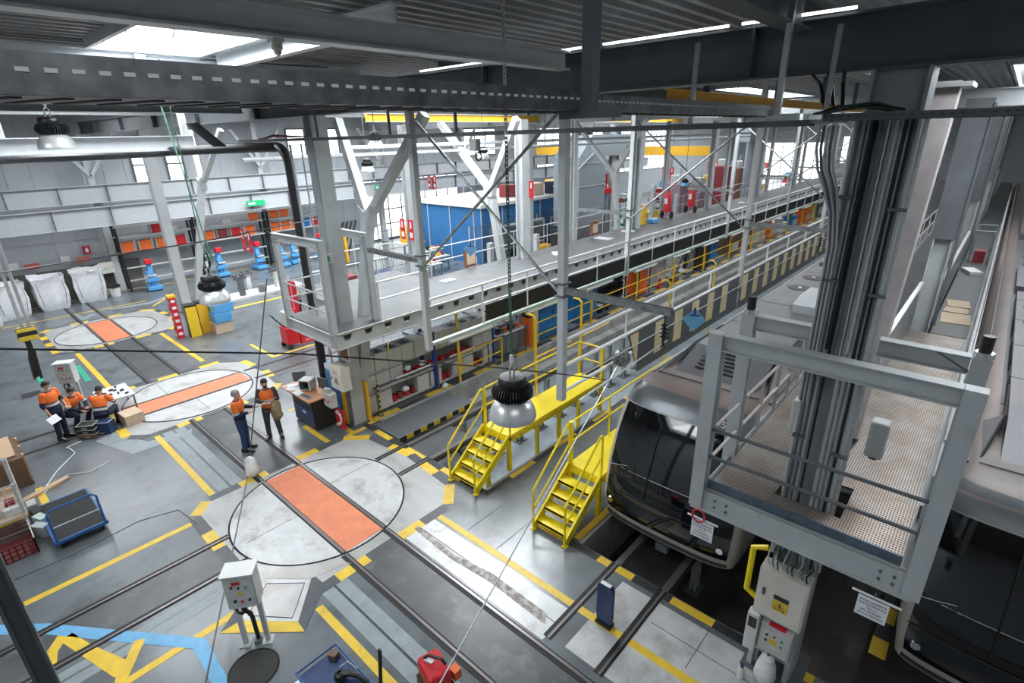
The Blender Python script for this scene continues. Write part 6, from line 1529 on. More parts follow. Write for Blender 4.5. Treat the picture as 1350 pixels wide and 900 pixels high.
# workbench, cabinets and machines beyond the rack
def cab(name, label, cat, x0, x1, y0, y1, h, m, extra=None, doors=2, z0=0):
    t = thing(name, label, cat, (x0, y0, z0)); MB().box(x0, x1, y0, y1, z0+.04, z0+h).build('body', m, t, bevel=.01)
    n = doors
    for k in range(n):
        a = x0+(x1-x0)*k/n; c = x0+(x1-x0)*(k+1)/n; dr = MB().box(a+.02, c-.02, y0-.015, y0, z0+.1, z0+h-.05).build('door', m, t); MB().box(c-.1, c-.07, y0-.03, y0-.015, z0+h*.5, z0+h*.5+.12).build('handle', 'black', dr)
    MB().box(x0+.03, x1-.03, y0+.03, y1-.03, z0, z0+.04).build('plinth', 'black', t)
    return t
t = thing('workbench', 'grey metal workbench with clutter between the rack and the orange post', 'workbench', (13.2, 12.4, 0)); MB().box(12.75, 14.25, 12.35, 13.1, .85, .9).build('top', 'lgrey', t); MB().box(12.8, 14.2, 12.4, 13.05, .1, .85).build('cabinet', 'galv', t)
for k in range(4): MB().box(12.85+.34*k, 13.15+.34*k, 12.385, 12.4, .15, .8).build('drawer', 'galv', t)
random.seed(8)
for k in range(12):
    m = ['black', 'lblue', 'steel_d', 'white', 'orange', 'dred'][k % 6]; o = MB().cbox((0,0,.09), .14, .14, .18 if k % 3 else .3).build('tool_box', m); o.location = (12.9+.21*(k//2)+.02, 12.55+.3*(k % 2), .901); o.rotation_euler = (0,0,.6*k)
    tag(o, '%s small item on the grey workbench, from the rack' % ORD[k], 'tool', 'clutter on the grey workbench')
t = thing('orange_cabinet', 'orange pillar with a black band and round dial beside the workbench', 'cabinet', (14.5, 12.5, 0)); MB().box(14.42, 14.72, 12.35, 12.7, 0, 1.15).build('body', 'orange', t); MB().box(14.42, 14.72, 12.35, 12.7, 1.15, 1.35).build('band', 'black', t); MB().box(14.42, 14.72, 12.35, 12.7, 1.35, 1.95).build('head', 'white', t); MB().lathe([(.001, -.02), (.08, -.02), (.08, 0)], (14.42, 12.52, 1.68), 16, 'X').build('dial', 'black', t)
t = thing('white_shelf', 'small white shelf with drawers beside the orange pillar', 'shelf', (14.9, 12.5, 0)); MB().box(14.8, 15.1, 12.4, 12.8, 0, .04).box(14.8, 15.1, 12.4, 12.8, .5, .54).box(14.8, 15.1, 12.4, 12.8, 1.0, 1.04).box(14.8, 15.1, 12.4, 12.8, 1.5, 1.54).box(15.08, 15.1, 12.4, 12.8, 0, 1.6).box(14.8, 15.1, 12.78, 12.8, 0, 1.6).build('carcass', 'white', t); MB().box(14.82, 15.06, 12.42, 12.75, 1.04, 1.3).build('carton', 'paper', t)
cab('blue_cabinet', 'large bright blue cabinet, nearer of the two behind the first hanging post', 'cabinet', 15.2, 16.95, 12.45, 13.35, 1.9, 'blue')
cab('blue_cabinet', 'large bright blue cabinet, farther of the two behind the first hanging post', 'cabinet', 17.75, 19.3, 12.5, 13.5, 1.95, 'blue')
t = thing('toy_cart', 'small dark blue and white cart on the floor beyond the blue cabinets', 'cart', (19.8, 12.6, 0)); MB().cbox((19.9, 12.7, .18), .9, .4, .22, .2).build('body', 'navy', t, bevel=.05); MB().cbox((19.7, 12.66, .3), .4, .3, .06, .2).build('top', 'white', t)
for dx in (-.3, .3):
    for dy in (-.2, .2): MB().tube((19.9+dx, 12.7+dy-.03, .08), (19.9+dx, 12.7+dy+.03, .08), .08, 10).build('wheel', 'rubber', t)
t = thing('wheel_rack', 'black shelf packed with dark round parts beyond the blue cabinets', 'shelf', (21, 12.9, 0))
for z in (.1, .5, .9, 1.3, 1.7): MB().box(19.8, 22.6, 13.0, 13.6, z, z+.03).build('shelf_board', 'steel_d', t)
for x in (19.8, 21.2, 22.6): MB().box(x-.03, x+.03, 13.0, 13.06, 0, 2.0).build('upright', 'black', t)
for z in (.1, .5, .9, 1.3):
    for k in range(11):
        o = MB().lathe([(.06, -.1), (.13, -.1), (.15, 0), (.13, .1), (.06, .1)], (0,0,0), 10, 'Y').build('roller', 'rubber'); o.location = (19.98+.245*k, 13.2, z+.185)
        tag(o, 'dark round roller stored on the black shelf', 'roller', 'rollers on the black shelf')
cab('orange_cabinet', 'orange red cabinet with a dark table top beyond the roller shelf', 'cabinet', 23.0, 23.8, 12.5, 13.2, 1.3, 'orange')
t = thing('machine_table', 'dark table top over the orange red cabinet', 'table', (23, 12.5, 1.3)); MB().box(22.8, 24.05, 12.4, 13.4, 1.32, 1.38).build('top', 'steel_d', t)
for x in (22.85, 23.95): MB().box(x, x+.05, 12.42, 12.47, 0, 1.32).build('leg', 'steel_d', t)
t = thing('fire_extinguisher', 'small red extinguisher beside the orange red cabinet', 'extinguisher', (24.9, 12.3, 0)); MB().lathe([(.001,0),(.09,0),(.09,.45),(.04,.55),(.001,.56)], (24.9, 12.35, 0), 12).build('cylinder', 'red', t, smooth=True)
cab('grey_cabinet', 'pale grey cabinet behind the yellow frame at the pit edge', 'cabinet', 25.0, 26.0, 12.6, 13.3, 1.5, 'lgrey')
# striped stair unit
t = thing('step_unit', 'grey steel steps with dark gaps beside the pit, below the dark infill', 'steps', (27, 12.5, 0))
for k in range(7): MB().box(26.6+.18*k, 27.1+.18*k, 12.4, 13.6, .2+.24*k, .26+.24*k).build('tread', 'galv_l', t)
for y in (12.4, 13.6): MB().bar((26.5, y, .1), (28.2, y, 1.9), .04, .18).build('stringer', 'steel_d', t)
MB().box(26.4, 27.0, 12.3, 13.7, 0, .2).build('base', 'brownwood', t)
cab('black_cabinet', 'black equipment cabinet on the pit edge past the steps', 'cabinet', 29.6, 31.2, 12.5, 13.3, 1.75, 'black', doors=3)
t = thing('mesh_trolley', 'white wire sided trolley between the steps and the black cabinet', 'trolley', (28.6, 12.6, 0)); 
for k in range(6): MB().box(28.4+.16*k, 28.42+.16*k, 12.5, 12.52, .1, 1.9).build('bar', 'galv_l', t)
MB().bar((28.4, 12.51, .1), (29.2, 12.51, 1.9), .03, .03).bar((28.4, 12.51, 1.9), (29.2, 12.51, .1), .03, .03).box(28.4, 29.25, 12.5, 13.2, .08, .12).build('frame', 'galv_l', t)
cab('blue_cabinet', 'narrow blue cabinet past the black cabinet on the pit edge', 'cabinet', 31.5, 32.6, 12.5, 13.3, 1.9, 'blue')
random.seed(12)
far = [('brownwood','pile of brown crates'),('copper','brown copper coloured drum'),('lgrey','pale machine'),('orange','orange guarded machine'),('white','white cabinet'),('blue','blue tool cabinet'),('orange','orange pallet stack'),('crane','yellow machine'),('steel_d','dark grey press'),('blue','blue far cabinet'),('brownwood','brown far crate'),('crane','yellow far barrier box')]
for i, (m, nm) in enumerate(far):
    x = 34.8+2.6*i; x += 1.2 if any(abs(x+.65-c) < .95 for c in (41.7, 50.4, 59)) else 0; h = random.uniform(1.0, 1.9); t = thing('workshop_machine', nm+' on the far pit edge, %s past the narrow blue cabinet' % ORD[i], 'machine', (x, 12.8, 0))
    MB().box(x, x+1.3, 12.5, 13.4, 0, h*.7).build('base', m, t, bevel=.03); MB().cbox((x+.5, 13, h*.85), .6, .6, h*.3, .3).build('head', m, t, bevel=.03); MB().tube((x+.2, 12.6, h*.7), (x+.2, 12.6, h+.3), .04).build('column', 'steel', t); MB().box(x+.1, x+1.2, 12.48, 12.5, .2, h*.5).build('front_panel', 'lgrey', t)
# ground beyond the mezzanine: material on the floor seen under and over the deck
for i, (x, y, m, l) in enumerate([(14.0, 12.9, 'steel_d', 'grey crate'), (16, 15.0, 'copper', 'brown drum'), (19.0, 15.2, 'dred', 'dark red crate'), (22, 15.4, 'steel_d', 'dark crate')][1:]):
    t = thing('storage_crate', l+' standing on the floor under the mezzanine', 'crate', (x, y, 0)); MB().box(x, x+1.1, y, y+.8, 0, .9).build('body', m, t, bevel=.02); MB().box(x-.03, x+1.13, y-.03, y+.83, .9, .95).build('rim', 'steel', t)

# ================================================================ on the mezzanine
for i, (x, y) in enumerate([(28.1, 13.85), (30.9, 13.75)]):
    t = thing('wheeled_extinguisher', 'tall red wheeled fire extinguisher on the mezzanine, %s of two' % ['left', 'right'][i], 'fire extinguisher', (x, y, MZ))
    MB().lathe([(.001, 0), (.2, .02), (.2, .95), (.1, 1.12), (.05, 1.16), (.001, 1.16)], (x, y, MZ+.35), 18).build('cylinder', 'red', t, smooth=True)
    MB().box(x-.21, x-.2, y-.09, y+.09, MZ+.8, MZ+1.1).build('label', 'paper', t); MB().lathe([(.07, 1.16), (.07, 1.3), (.001, 1.32)], (x, y, MZ+.35), 10).build('valve', 'sgreen', t)
    for s in (-.28, .28): MB().tube((x, y+s-.03, MZ+.2), (x, y+s+.03, MZ+.2), .2, 16).build('wheel', 'rubber', t)
    MB().path([(x+.2, y-.15, MZ+.2), (x+.28, y-.15, MZ+1.5), (x+.28, y+.15, MZ+1.5), (x+.2, y+.15, MZ+.2)], .02).build('frame', 'steel_d', t)
for i, (x, y, s) in enumerate([(11.4, 13.3, .5), (17.0, 13.0, .6), (20.9, 13.3, .8), (23.2, 13.4, .6), (37, 13, .6)]):
    o = MB().cbox((0,0,.02), s, s*.6, .04).build('plastic_sheet', 'bulk'); o.location = (x, y, MZ+.001); o.rotation_euler = (0, 0, i*.8); tag(o, '%s crumpled white sheet lying on the mezzanine deck, from the left' % ORD[i], 'sheet')
t = thing('emergency_light', 'green and white emergency light box on the phone column above the mezzanine', 'emergency light', (6.6, 12.3, 4.8)); MB().box(6.62, 6.68, 12.1, 12.55, 4.72, 4.95).build('housing', 'white', t, bevel=.01); MB().box(6.61, 6.62, 12.14, 12.5, 4.76, 4.9).build('green_face', 'sgreen', t); MB().box(6.6, 6.612, 12.3, 12.48, 4.82, 4.85).prism([(12.27, 4.79), (12.33, 4.79), (12.33, 4.88), (12.27, 4.88)], 6.6, 6.612, 'X').build('arrow', 'paper', t)
t = thing('blue_tray', 'blue plastic tray on the mezzanine deck near the left wheeled extinguisher', 'tray', (26.5, 14.9, MZ)); MB().box(26.0, 26.6, 13.5, 13.95, MZ, MZ+.22).build('tray', 'lblue', t, bevel=.04)
t = thing('orange_cylinder', 'orange cover on the mezzanine rail left of the left wheeled extinguisher', 'cover', (26, 16.05, MZ)); MB().box(25.4, 25.8, 13.85, 14.0, MZ, MZ+1.0).build('panel', 'crane', t)
for i, x in enumerate((12.8, 20.8, 33.5)):
    t = thing('railing_box', ORD[i]+' brown box mounted on the rear mezzanine railing', 'box', (x, 13.9, MZ+.3)); MB().box(x, x+.5, 13.88, 14.0, MZ+.1, MZ+.75).build('body', 'copper', t); MB().box(x+.05, x+.45, 13.86, 13.88, MZ+.2, MZ+.6).build('door', 'card', t)

# ================================================================ back hall
# parts shelf on the back wall
SX = [(6.9, 10.7), (10.9, 14.9), (15.1, 19.5)]
for i, (a, c) in enumerate(SX):
    t = thing('wall_rack', '%s section of the white two level rack along the back wall' % ['left', 'middle', 'right'][i], 'shelving', (a, 35.2, 0))
    for z in (2.12, 2.95): MB().box(a, c, 34.85, 35.5, z-.07, z).build('shelf_board', 'white', t)
    for z in (.55, 1.25): MB().bar((a, 34.95, z), (c, 34.95, z), .05, .08).build('crossbar', 'lgrey', t)
    MB().bar((a, 34.85, 3.5), (c, 34.85, 3.5), .06, .1).build('top_rail', 'white', t)
    for x in (a+.05, c-.05): MB().box(x-.05, x+.05, 34.85, 34.95, 0, 3.7).box(x-.05, x+.05, 35.4, 35.5, 0, 3.7).build('upright', 'black', t)
ob = freeze(boxthing('orange_box', 'x', 'box', (0,0,0), [('body', 'orange', [(-.3,.3,0,.4,0,.52)], .02), ('rim', 'lgrey', [(-.34,-.3,-.02,.4,0,.56), (.3,.34,-.02,.4,0,.56)], 0)], group='orange boxes on the back wall rack'))
seq = [(7.35,2.12,'orange'),(8.2,2.12,'orange'),(9.05,2.12,'orange'),(9.95,2.12,'red'),(8.95,2.95,'red'),(11.5,2.12,'orange'),(12.3,2.12,'dred'),(13.1,2.12,'red'),(13.95,2.12,'orange'),(14.3,2.95,'orange'),(15.6,2.12,'orange'),(16.3,2.12,'orange'),(17.0,2.12,'orange'),(17.7,2.12,'blue'),(18.4,2.12,'red'),(19.0,2.12,'dred'),(15.6,2.95,'orange'),(16.3,2.95,'orange')]
n_ = {}
for i, (x, z, m) in enumerate(seq):
    o = ob if i == 0 else copy_tree(ob); o.location = (x, 34.95, z+.001)
    cn = {'orange': 'orange', 'red': 'bright red', 'dred': 'dark red', 'blue': 'blue'}[m]; lv = 'lower' if z < 2.5 else 'upper'; key = (cn, lv); n_[key] = n_.get(key, 0)+1
    o['label'] = '%s %s box from the left on the %s shelf of the back wall rack' % (ORD[n_[key]-1], cn, lv)
    if m != 'orange':
        body = [c for c in COL.objects if c.parent is o and c.name.startswith('body')][0]; body.data = body.data.copy(); body.data.materials[0] = M[m]
for i, x in enumerate((9.6, 11.3, 12.6, 16.5, 17.6)):
    o = MB().cbox((0,0,.12), .5, .35, .24).build('carton', ['white', 'lgrey', 'white', 'steel', 'trunk'][i]); o.location = (x+.1, 35.15, 2.951); tag(o, '%s pale carton lying on the upper wall shelf, from the left' % ORD[i], 'carton')
# blue pallet jack machines parked below
def floor_machine():
    t = thing('blue_machine', 'x', 'machine', (0,0,0), 'blue machines parked under the back wall rack')
    MB().box(-.35, .35, -.45, .45, .05, .25).build('base', 'lblue', t, bevel=.03); MB().box(-.12, .12, -.1, .2, .25, 1.5).build('column', 'lblue', t, bevel=.03)
    MB().box(-.28, .28, -.3, -.05, .5, .7).box(-.25, .05, -.35, -.1, .9, 1.1).build('carriage', 'lblue', t, bevel=.02); MB().cbox((0, -.1, 1.6), .35, .3, .28).build('head', 'red', t, bevel=.04); MB().tube((-.2, -.3, .85), (.2, -.3, .85), .06, 8).build('handwheel', 'lgrey', t)
    MB().tube((-.3, -.35, .06), (-.24, -.35, .06), .07, 10).tube((.24, -.35, .06), (.3, -.35, .06), .07, 10).build('wheel', 'rubber', t); return t
fm = freeze(floor_machine())
for i, (x, y) in enumerate([(7.9, 34.2), (11.6, 34.4), (13.9, 34.4), (15.2, 33.9), (16.1, 34.1), (17.9, 34.0)]):
    o = fm if i == 0 else copy_tree(fm); o.location = (x, y, 0); o['label'] = '%s blue machine with red head under the wall rack, from the left' % ORD[i]; o.rotation_euler = (0,0,.1*(i % 3)-.1)
# bulk bags
def bag(seed, w_, h):
    random.seed(seed); b = MB(); rg = []
    for z, s in ((0,.84),(.08,.93),(.3,1.0),(.55,1.04),(.8,.98),(.92,1.04),(1.0,1.1),(.97,1.0),(.8,.9)):
        r = []
        for k in range(24):
            a = 2*PI*k/24; c, d = math.cos(a), math.sin(a); q = 1/max(abs(c), abs(d))**.9
            j = 1+random.uniform(-.05, .05); r.append(Vector((w_/2*s*c*q*j, w_/2*s*d*q*j, z*h+(random.uniform(-.06, .06) if z > .9 else 0))))
        rg.append(r)
    return b.loft(rg)
for i, (x, y) in enumerate([(1.9, 34.0), (3.5, 34.3), (5.15, 34.6)]):
    t = thing('bulk_bag', ['white bulk bag full of scrap at the left edge', 'white bulk bag, middle of the three by the back wall', 'white bulk bag nearest to the wall rack'][i], 'bag', (0,0,0))
    bag(i+2, 1.25, 1.65).build('bag', 'bulk', t, smooth=True)
    for s in ((-.5,-.58),(.5,-.58)): MB().path([(s[0], s[1]-.06, 1.45), (s[0]+.03, s[1]-.1, .9), (s[0]*.85, s[1]-.06, .3)], .012, 5).build('seam', 'steel_d', t)
    if i == 0:
        for k in range(9): MB().cbox((-.4+.1*k, .1*math.sin(k*2), 1.42), .3, .15, .12, k, rx=.4*k).build('scrap', ['white', 'copper', 'bulk', 'steel_d'][k % 4], t)
    t.location = (x, y, 0); t.rotation_euler = (0,0,.1-.12*i)
o = bag(11, .9, .7).build('white_sack', 'bulk', smooth=True); o.location = (.9, 32.6, 0); tag(o, 'slumped white sack at the left edge of the picture', 'sack')
for i, (x) in enumerate((1.3, 3.0, 5.1)):
    t = thing('bag_sign', 'red tag sign above the %s bulk bag' % ['leftmost', 'middle', 'right'][i], 'sign', (x, 36.2, 1.6)); MB().cbox((x+.3, 35.75, 1.95), .6, .02, .28).build('plate', 'hivp', t); MB().tube((x+.3, 35.76, 1.2), (x+.3, 35.76, 1.85), .02).build('stem', 'steel', t)
    o = MB().box(x-.55, x-.15, 36.3, 36.33, 1.75, 2.15).build('wall_notice', 'paper'); tag(o, 'white notice on the back wall beside the %s red tag sign' % ['leftmost', 'middle', 'right'][i], 'notice')
t = thing('extinguisher_sign', 'small square red sign with a white flame on the back wall', 'sign', (5.9, 36.3, 2.3)); MB().box(5.6, 5.92, 36.3, 36.33, 2.1, 2.55).build('plate', 'red', t); MB().prism([(5.70,2.2),(5.82,2.2),(5.84,2.35),(5.76,2.48),(5.68,2.33)], 36.285, 36.3, 'Y').build('flame', 'paper', t)
t = thing('wall_panel', 'cream panel with small boxes on the back wall left of the rack', 'panel', (6.6, 36, 1.1)); MB().box(5.9, 6.55, 35.3, 35.4, 1.1, 1.7).build('panel', 'cream', t)
for k in range(4): MB().box(5.95+.15*k, 6.05+.15*k, 35.27, 35.3, 1.2+.1*(k % 2), 1.45).build('box', 'trunk', t)
for s in (5.95, 6.5): MB().box(s-.03, s+.03, 35.33, 35.38, 0, 1.1).build('leg', 'steel', t)
t = thing('waste_bin', 'small white waste bin with a black liner left of the wall rack', 'bin', (6.2, 34.5, 0)); MB().lathe([(.001,0),(.22,0),(.27,.55),(.25,.55),(.2,.3),(.001,.3)], (6.1, 34.4, 0), 18).build('bucket', 'white', t); MB().lathe([(.24,.48),(.31,.5),(.31,.6),(.25,.62),(.2,.4)], (6.1, 34.4, 0), 18).build('liner', 'black', t)
t = thing('exit_sign', 'green exit sign on the back wall above the rack', 'sign', (20.5, 33.4, 4.5)); MB().box(13.4, 14.5, 33.3, 33.38, 4.0, 4.3).build('plate', 'sgreen', t); MB().box(13.5, 13.9, 33.28, 33.3, 4.1, 4.2).build('pictogram', 'paper', t)
t = thing('exit_sign', 'small green exit sign on the lower crane girder right of the phone column', 'sign', (20.5, 33.4, 4.5)); MB().box(22.4, 23.3, 33.3, 33.38, 4.2, 4.5).build('plate', 'sgreen', t); MB().box(22.5, 22.8, 33.28, 33.3, 4.3, 4.4).build('pictogram', 'paper', t)
# slab bench, stools, gas stand
t = thing('white_platform', 'low white platform with vices behind the blue machine', 'platform', (10, 28, 0)); MB().box(8.6, 13.5, 27.9, 29.2, 0, .16).build('top', 'white', t, bevel=.02)
for i, (x, y) in enumerate([(10.3, 28.3), (12.3, 28.6), (11.2, 29.7)]):
    t = thing('vice_stand', '%s vice stand by the low white platform' % ['left', 'right', 'rear'][i], 'vice', (x, y, .16)); z = .16 if i < 2 else 0
    MB().box(x-.12, x+.12, y-.12, y+.12, z, z+.85).build('pedestal', ['steel_d', 'lgrey', 'white'][i], t); MB().box(x-.3, x+.3, y-.1, y+.1, z+.85, z+1.0).box(x-.3, x-.18, y-.12, y+.12, z+1.0, z+1.12).box(x+.05, x+.17, y-.12, y+.12, z+1.0, z+1.12).build('jaws', 'steel_d', t); MB().tube((x+.3, y, z+.93), (x+.5, y, z+.93), .03).build('screw', 'copper', t)
t = thing('floor_bucket', 'small round bin on the low white platform', 'bucket', (11, 28.2, .16)); MB().lathe([(.001,0),(.2,0),(.24,.4),(.001,.38)], (11.3, 28.2, .161), 14).build('bucket', 'galv', t)
t = thing('welding_frame', 'black frame machine with yellow details in front of the wall rack', 'machine', (17.5, 31, 0))
for k in range(4): MB().bar((16.5+.4*k, 30.5, .1), (18.5+.3*k, 31.5, 2.6), .12, .12).build('arm', 'black', t)
for k in range(5): MB().box(16.2+.35*k, 16.35+.35*k, 30.1, 30.3, .3, 1.0+.3*k).build('bracket', 'crane', t)
MB().box(16.2, 18.4, 30.1, 31.2, .05, .3).build('base', 'steel_d', t)
# hazard post, yellow guards, blue parts washer
t = thing('safety_post', 'slim red and white post left of the yellow guard bins', 'post', (6.05, 24.35, 0)); MB().box(5.95, 6.2, 24.25, 24.5, 0, 1.75).build('core', 'red', t)
for k in range(6): MB().box(5.93, 5.95, 24.27, 24.48, .1+.28*k, .2+.28*k).build('reflector', ['steel_w', 'dred', 'steel_w'][k % 3], t); MB().box(6.0, 6.15, 24.23, 24.25, .15+.28*k, .26+.28*k).build('reflector', 'paper', t)
MB().box(5.93, 6.22, 24.22, 24.52, 1.75, 1.85).build('cap', 'crane', t)
for i, (x, y) in enumerate([(6.6, 24.2), (7.1, 24.4)]):
    t = thing('guard_bin', 'yellow guard box at the column foot, %s one' % ['left', 'right'][i], 'guard', (x, y, 0)); MB().cbox((x, y, .65), .4, .45, 1.3, -.1).build('shell', 'crane2' if i == 0 else 'crane', t); MB().cbox((x, y, 1.33), .42, .47, .07, -.1).build('rim', 'black', t); MB().cbox((x-.21, y+.02, .65), .02, .46, 1.3, -.1).build('edge', 'black', t)
t = thing('parts_washer', 'blue parts washer with a green label and a cardboard box below', 'machine', (7.6, 24.0, 0))
MB().box(7.25, 7.95, 23.5, 24.5, .45, .85).build('lower_body', 'lblue', t, bevel=.03); MB().box(7.3, 8.1, 23.55, 24.45, .85, 1.25).build('upper_body', 'lblue', t, bevel=.03); MB().box(7.2, 7.9, 23.55, 24.4, 0, .45).build('carton', 'card', t)
MB().box(7.285, 7.3, 23.75, 24.1, .95, 1.18).build('label', 'paper', t); MB().box(7.28, 7.287, 23.78, 24.07, .98, 1.15).build('green_label', 'sgreen', t)
random.seed(2)
for k in range(10):
    o = MB().cbox((0,0,.07), .18, .14, .14).build('bottle', ['white', 'bulk', 'lgrey', 'lblue', 'black'][k % 5]); o.location = (7.42+.13*(k % 5), 23.7+.35*(k//5), 1.251); o.rotation_euler = (0,0,k*.7); tag(o, '%s small container heaped on the blue parts washer' % ORD[k], 'container', 'containers on the blue parts washer')
# red pallet stacker
t = thing('pallet_stacker', 'red lifting truck with tall mast and forks by the mezzanine corner', 'lift truck', (8.7, 19.6, 0))
for y in (19.45, 19.95): MB().chan((8.95, y, .1), (8.95, y, 2.55), .12, .14, .02, up=(1,0,0)).build('mast', 'red', t)
MB().box(8.9, 9.0, 19.4, 20.0, 2.45, 2.6).box(8.9, 9.0, 19.4, 20.0, 1.3, 1.45).build('mast_crosspiece', 'red', t)
MB().box(8.35, 8.85, 19.4, 20.0, .15, .85).build('hood', 'red', t, bevel=.04); MB().box(8.45, 8.8, 19.45, 19.95, .85, 1.45).build('battery_box', 'lgrey', t, bevel=.03)
for y in (19.4, 19.9): MB().box(8.95, 10.15, y, y+.16, .1, .17).build('fork', 'red', t)
MB().box(10.1, 10.3, 19.4, 20.05, .08, .13).build('yellow_plate', 'crane', t)
MB().path([(8.45, 19.7, .8), (8.15, 19.9, 1.25), (8.1, 19.75, 1.35), (8.1, 20.05, 1.35), (8.15, 19.9, 1.25)], .025, 6).build('tiller', 'black', t)
for y in (19.42, 19.95): MB().tube((8.4, y-.04, .1), (8.4, y+.04, .1), .1, 14).build('wheel', 'rubber', t)
# red tank behind
t = thing('red_cylinder_rack', 'red uprights of a gas cylinder rack behind the lifting truck', 'rack', (9.8, 21.5, 0))
for k in range(2): MB().lathe([(.001,0),(.15,0),(.15,1.9),(.06,2.1),(.001,2.12)], (9.7+.7*k, 21.4-.3*k, 0), 14).build('cylinder', 'red', t, smooth=True)
# wire fence cells in the back hall
def fence(x0, x1, y, h, label, along='x'):
    t = thing('wire_fence', label, 'fence', (x0, y, 0)); n = int((x1-x0)/.11)
    b = MB()
    for k in range(n): b.box(x0+.11*k, x0+.11*k+.012, y, y+.012, .1, h)
    for z in (.1, h*.5, h-.03): b.box(x0, x1, y-.01, y+.02, z, z+.03)
    b.build('mesh_panel', 'steel_d', t)
    m = round((x1-x0)/2.2)
    for k in range(m+1): MB().box(x0+(x1-x0)*k/m-.03, x0+(x1-x0)*k/m+.03, y-.03, y+.03, 0, h+.08).build('post', 'steel', t)
fence(9.6, 16, 21.2, 2.3, 'dark wire fence behind the mezzanine railing, left part')
fence(16.6, 21.5, 27.5, 2.4, 'tall wire fence by the orange machine')
fence(21.5, 36, 22.9, 2.6, 'tall pale wire fence in front of the blue booth')
# stacked pallets / machines inside the fence
for i in range(5):
    x = 10.2+1.1*i; t = thing('machine_crate', '%s dark machine behind the left wire fence' % ORD[i], 'machine', (x, 22.2, 0)); MB().box(x, x+.9, 22.0, 23.0, .1, 1.1+.25*(i % 3)).build('body', ['navy', 'steel_d', 'dred', 'steel', 'dblue'][i], t, bevel=.03); MB().box(x+.1, x+.8, 21.95, 22.0, .3, .8).build('panel', 'lgrey', t)
t = thing('orange_machine', 'orange rounded machine standing on a white table in the back hall', 'machine', (22.6, 30.2, .9)); MB().lathe([(.001,0),(.5,0),(.55,.3),(.55,.9),(.4,1.15),(.001,1.2)], (22.0, 29.5, 1.0), 16).build('hood', 'crane', t, smooth=True); MB().box(21.2, 23.0, 28.9, 30.2, .9, 1.0).build('table', 'white', t)
for x in (21.3, 22.9): MB().box(x-.04, x+.04, 29.0, 29.08, 0, .9).build('leg', 'steel_d', t)
for i, (x, y, m) in enumerate([(20.4, 26.3, 'lgrey'), (25.0, 19.6, 'steel'), (19.3, 24.5, 'lgrey'), (17.6, 23.2, 'white')]):
    t = thing('parts_table', ['grey workbench left of the blue booth', 'metal bench in front of the pale wire fence', 'grey table with small parts in the back hall', 'white table in the bright part of the back hall'][i], 'table', (x, y, 0)); MB().box(x, x+2.0, y, y+.8, .82, .88).build('top', m, t)
    for dx in (.1, 1.9):
        for dy in (.05, .75): MB().box(x+dx-.03, x+dx+.03, y+dy-.03, y+dy+.03, 0, .82).build('leg', 'steel_d', t)
    for k in range(5): MB().cbox((x+.3+.36*k, y+.4, .98), .2, .2, .2, k).build('part', ['copper', 'steel', 'black', 'crane', 'dred'][k], t)
# booth
for i in range(2):
    x = 23.0+2.3*i; q = thing('glazed_cabin', '%s grey framed glass cabin in front of the blue booth' % ORD[i], 'cabin', (x, 21.9, 0)); MB().box(x+.1, x+1.9, 21.95, 22.8, .1, 2.4).build('glass_body', 'smoke', q); MB().box(x, x+.1, 21.9, 22.0, 0, 2.6).box(x+1.9, x+2.0, 21.9, 22.0, 0, 2.6).box(x, x+2.0, 21.9, 22.0, 2.5, 2.6).box(x, x+2.0, 21.9, 22.0, 1.1, 1.2).build('front_frame', 'steel', q)
t = thing('blue_booth', 'large blue booth with a white roof behind the pale wire fence', 'booth', (23.2, 23.5, 0))
MB().box(23.2, 38.5, 23.6, 30, 0, 3.5).build('wall', 'booth', t); MB().box(23.0, 38.7, 23.4, 30.2, 3.5, 3.68).build('roof', 'white', t)
for k in range(9): MB().box(23.2+1.9*k-.03, 23.2+1.9*k+.03, 23.56, 23.6, 0, 3.5).build('wall_rib', 'steel_w', t)
for k in range(3): MB().box(23.16, 23.2, 24.2+2.2*k, 24.26+2.2*k, 0, 3.5).build('wall_rib', 'steel_w', t)
for k in range(3): MB().box(26.2+3.8*k, 27.3+3.8*k, 23.55, 23.6, 0, 2.2).build('door', 'lgrey', t); MB().box(26.4+3.8*k, 27.1+3.8*k, 23.53, 23.55, 1.2, 2.0).build('door_glass', 'glassb', t)
for i, (x, y, m, nm) in enumerate([(29.5, 24.6, 'card', 'pale orange crate'), (32.5, 25.2, 'crane', 'orange crate'), (27.8, 25.4, 'dred', 'red canister'), (31.2, 24.2, 'navy', 'dark blue pile of cloth')]):
    o = MB().cbox((0,0,.4), 1.2, .8, .8).build('stored_crate', m, bevel=.03); o.location = (x, y, 3.681); tag(o, nm+' stored on the white roof of the blue booth', 'crate')
# inner yellow stands etc under the fence
for i, (x, y, m, h, nm) in enumerate([(25.6, 20.9, 'crane', 1.1, 'short yellow bollard stand before the booth'), (27.2, 20.2, 'dred', 1.6, 'dark red cabinet before the booth'), (24.0, 21.3, 'black', 1.2, 'black equipment rack before the booth'), (32.4, 21.4, 'white', 1.2, 'white cabinet before the booth'), (38.5, 21.2, 'blue', 1.6, 'blue cabinet right of the grey duct'), (41, 21.4, 'yellow', 1.5, 'yellow cabinet right of the grey duct'), (34.5, 20.9, 'lgrey', 1.0, 'pale bench below the duct')]):
    cab('side_cabinet', nm, 'cabinet', x, x+1.1, y, y+.6, h, m)
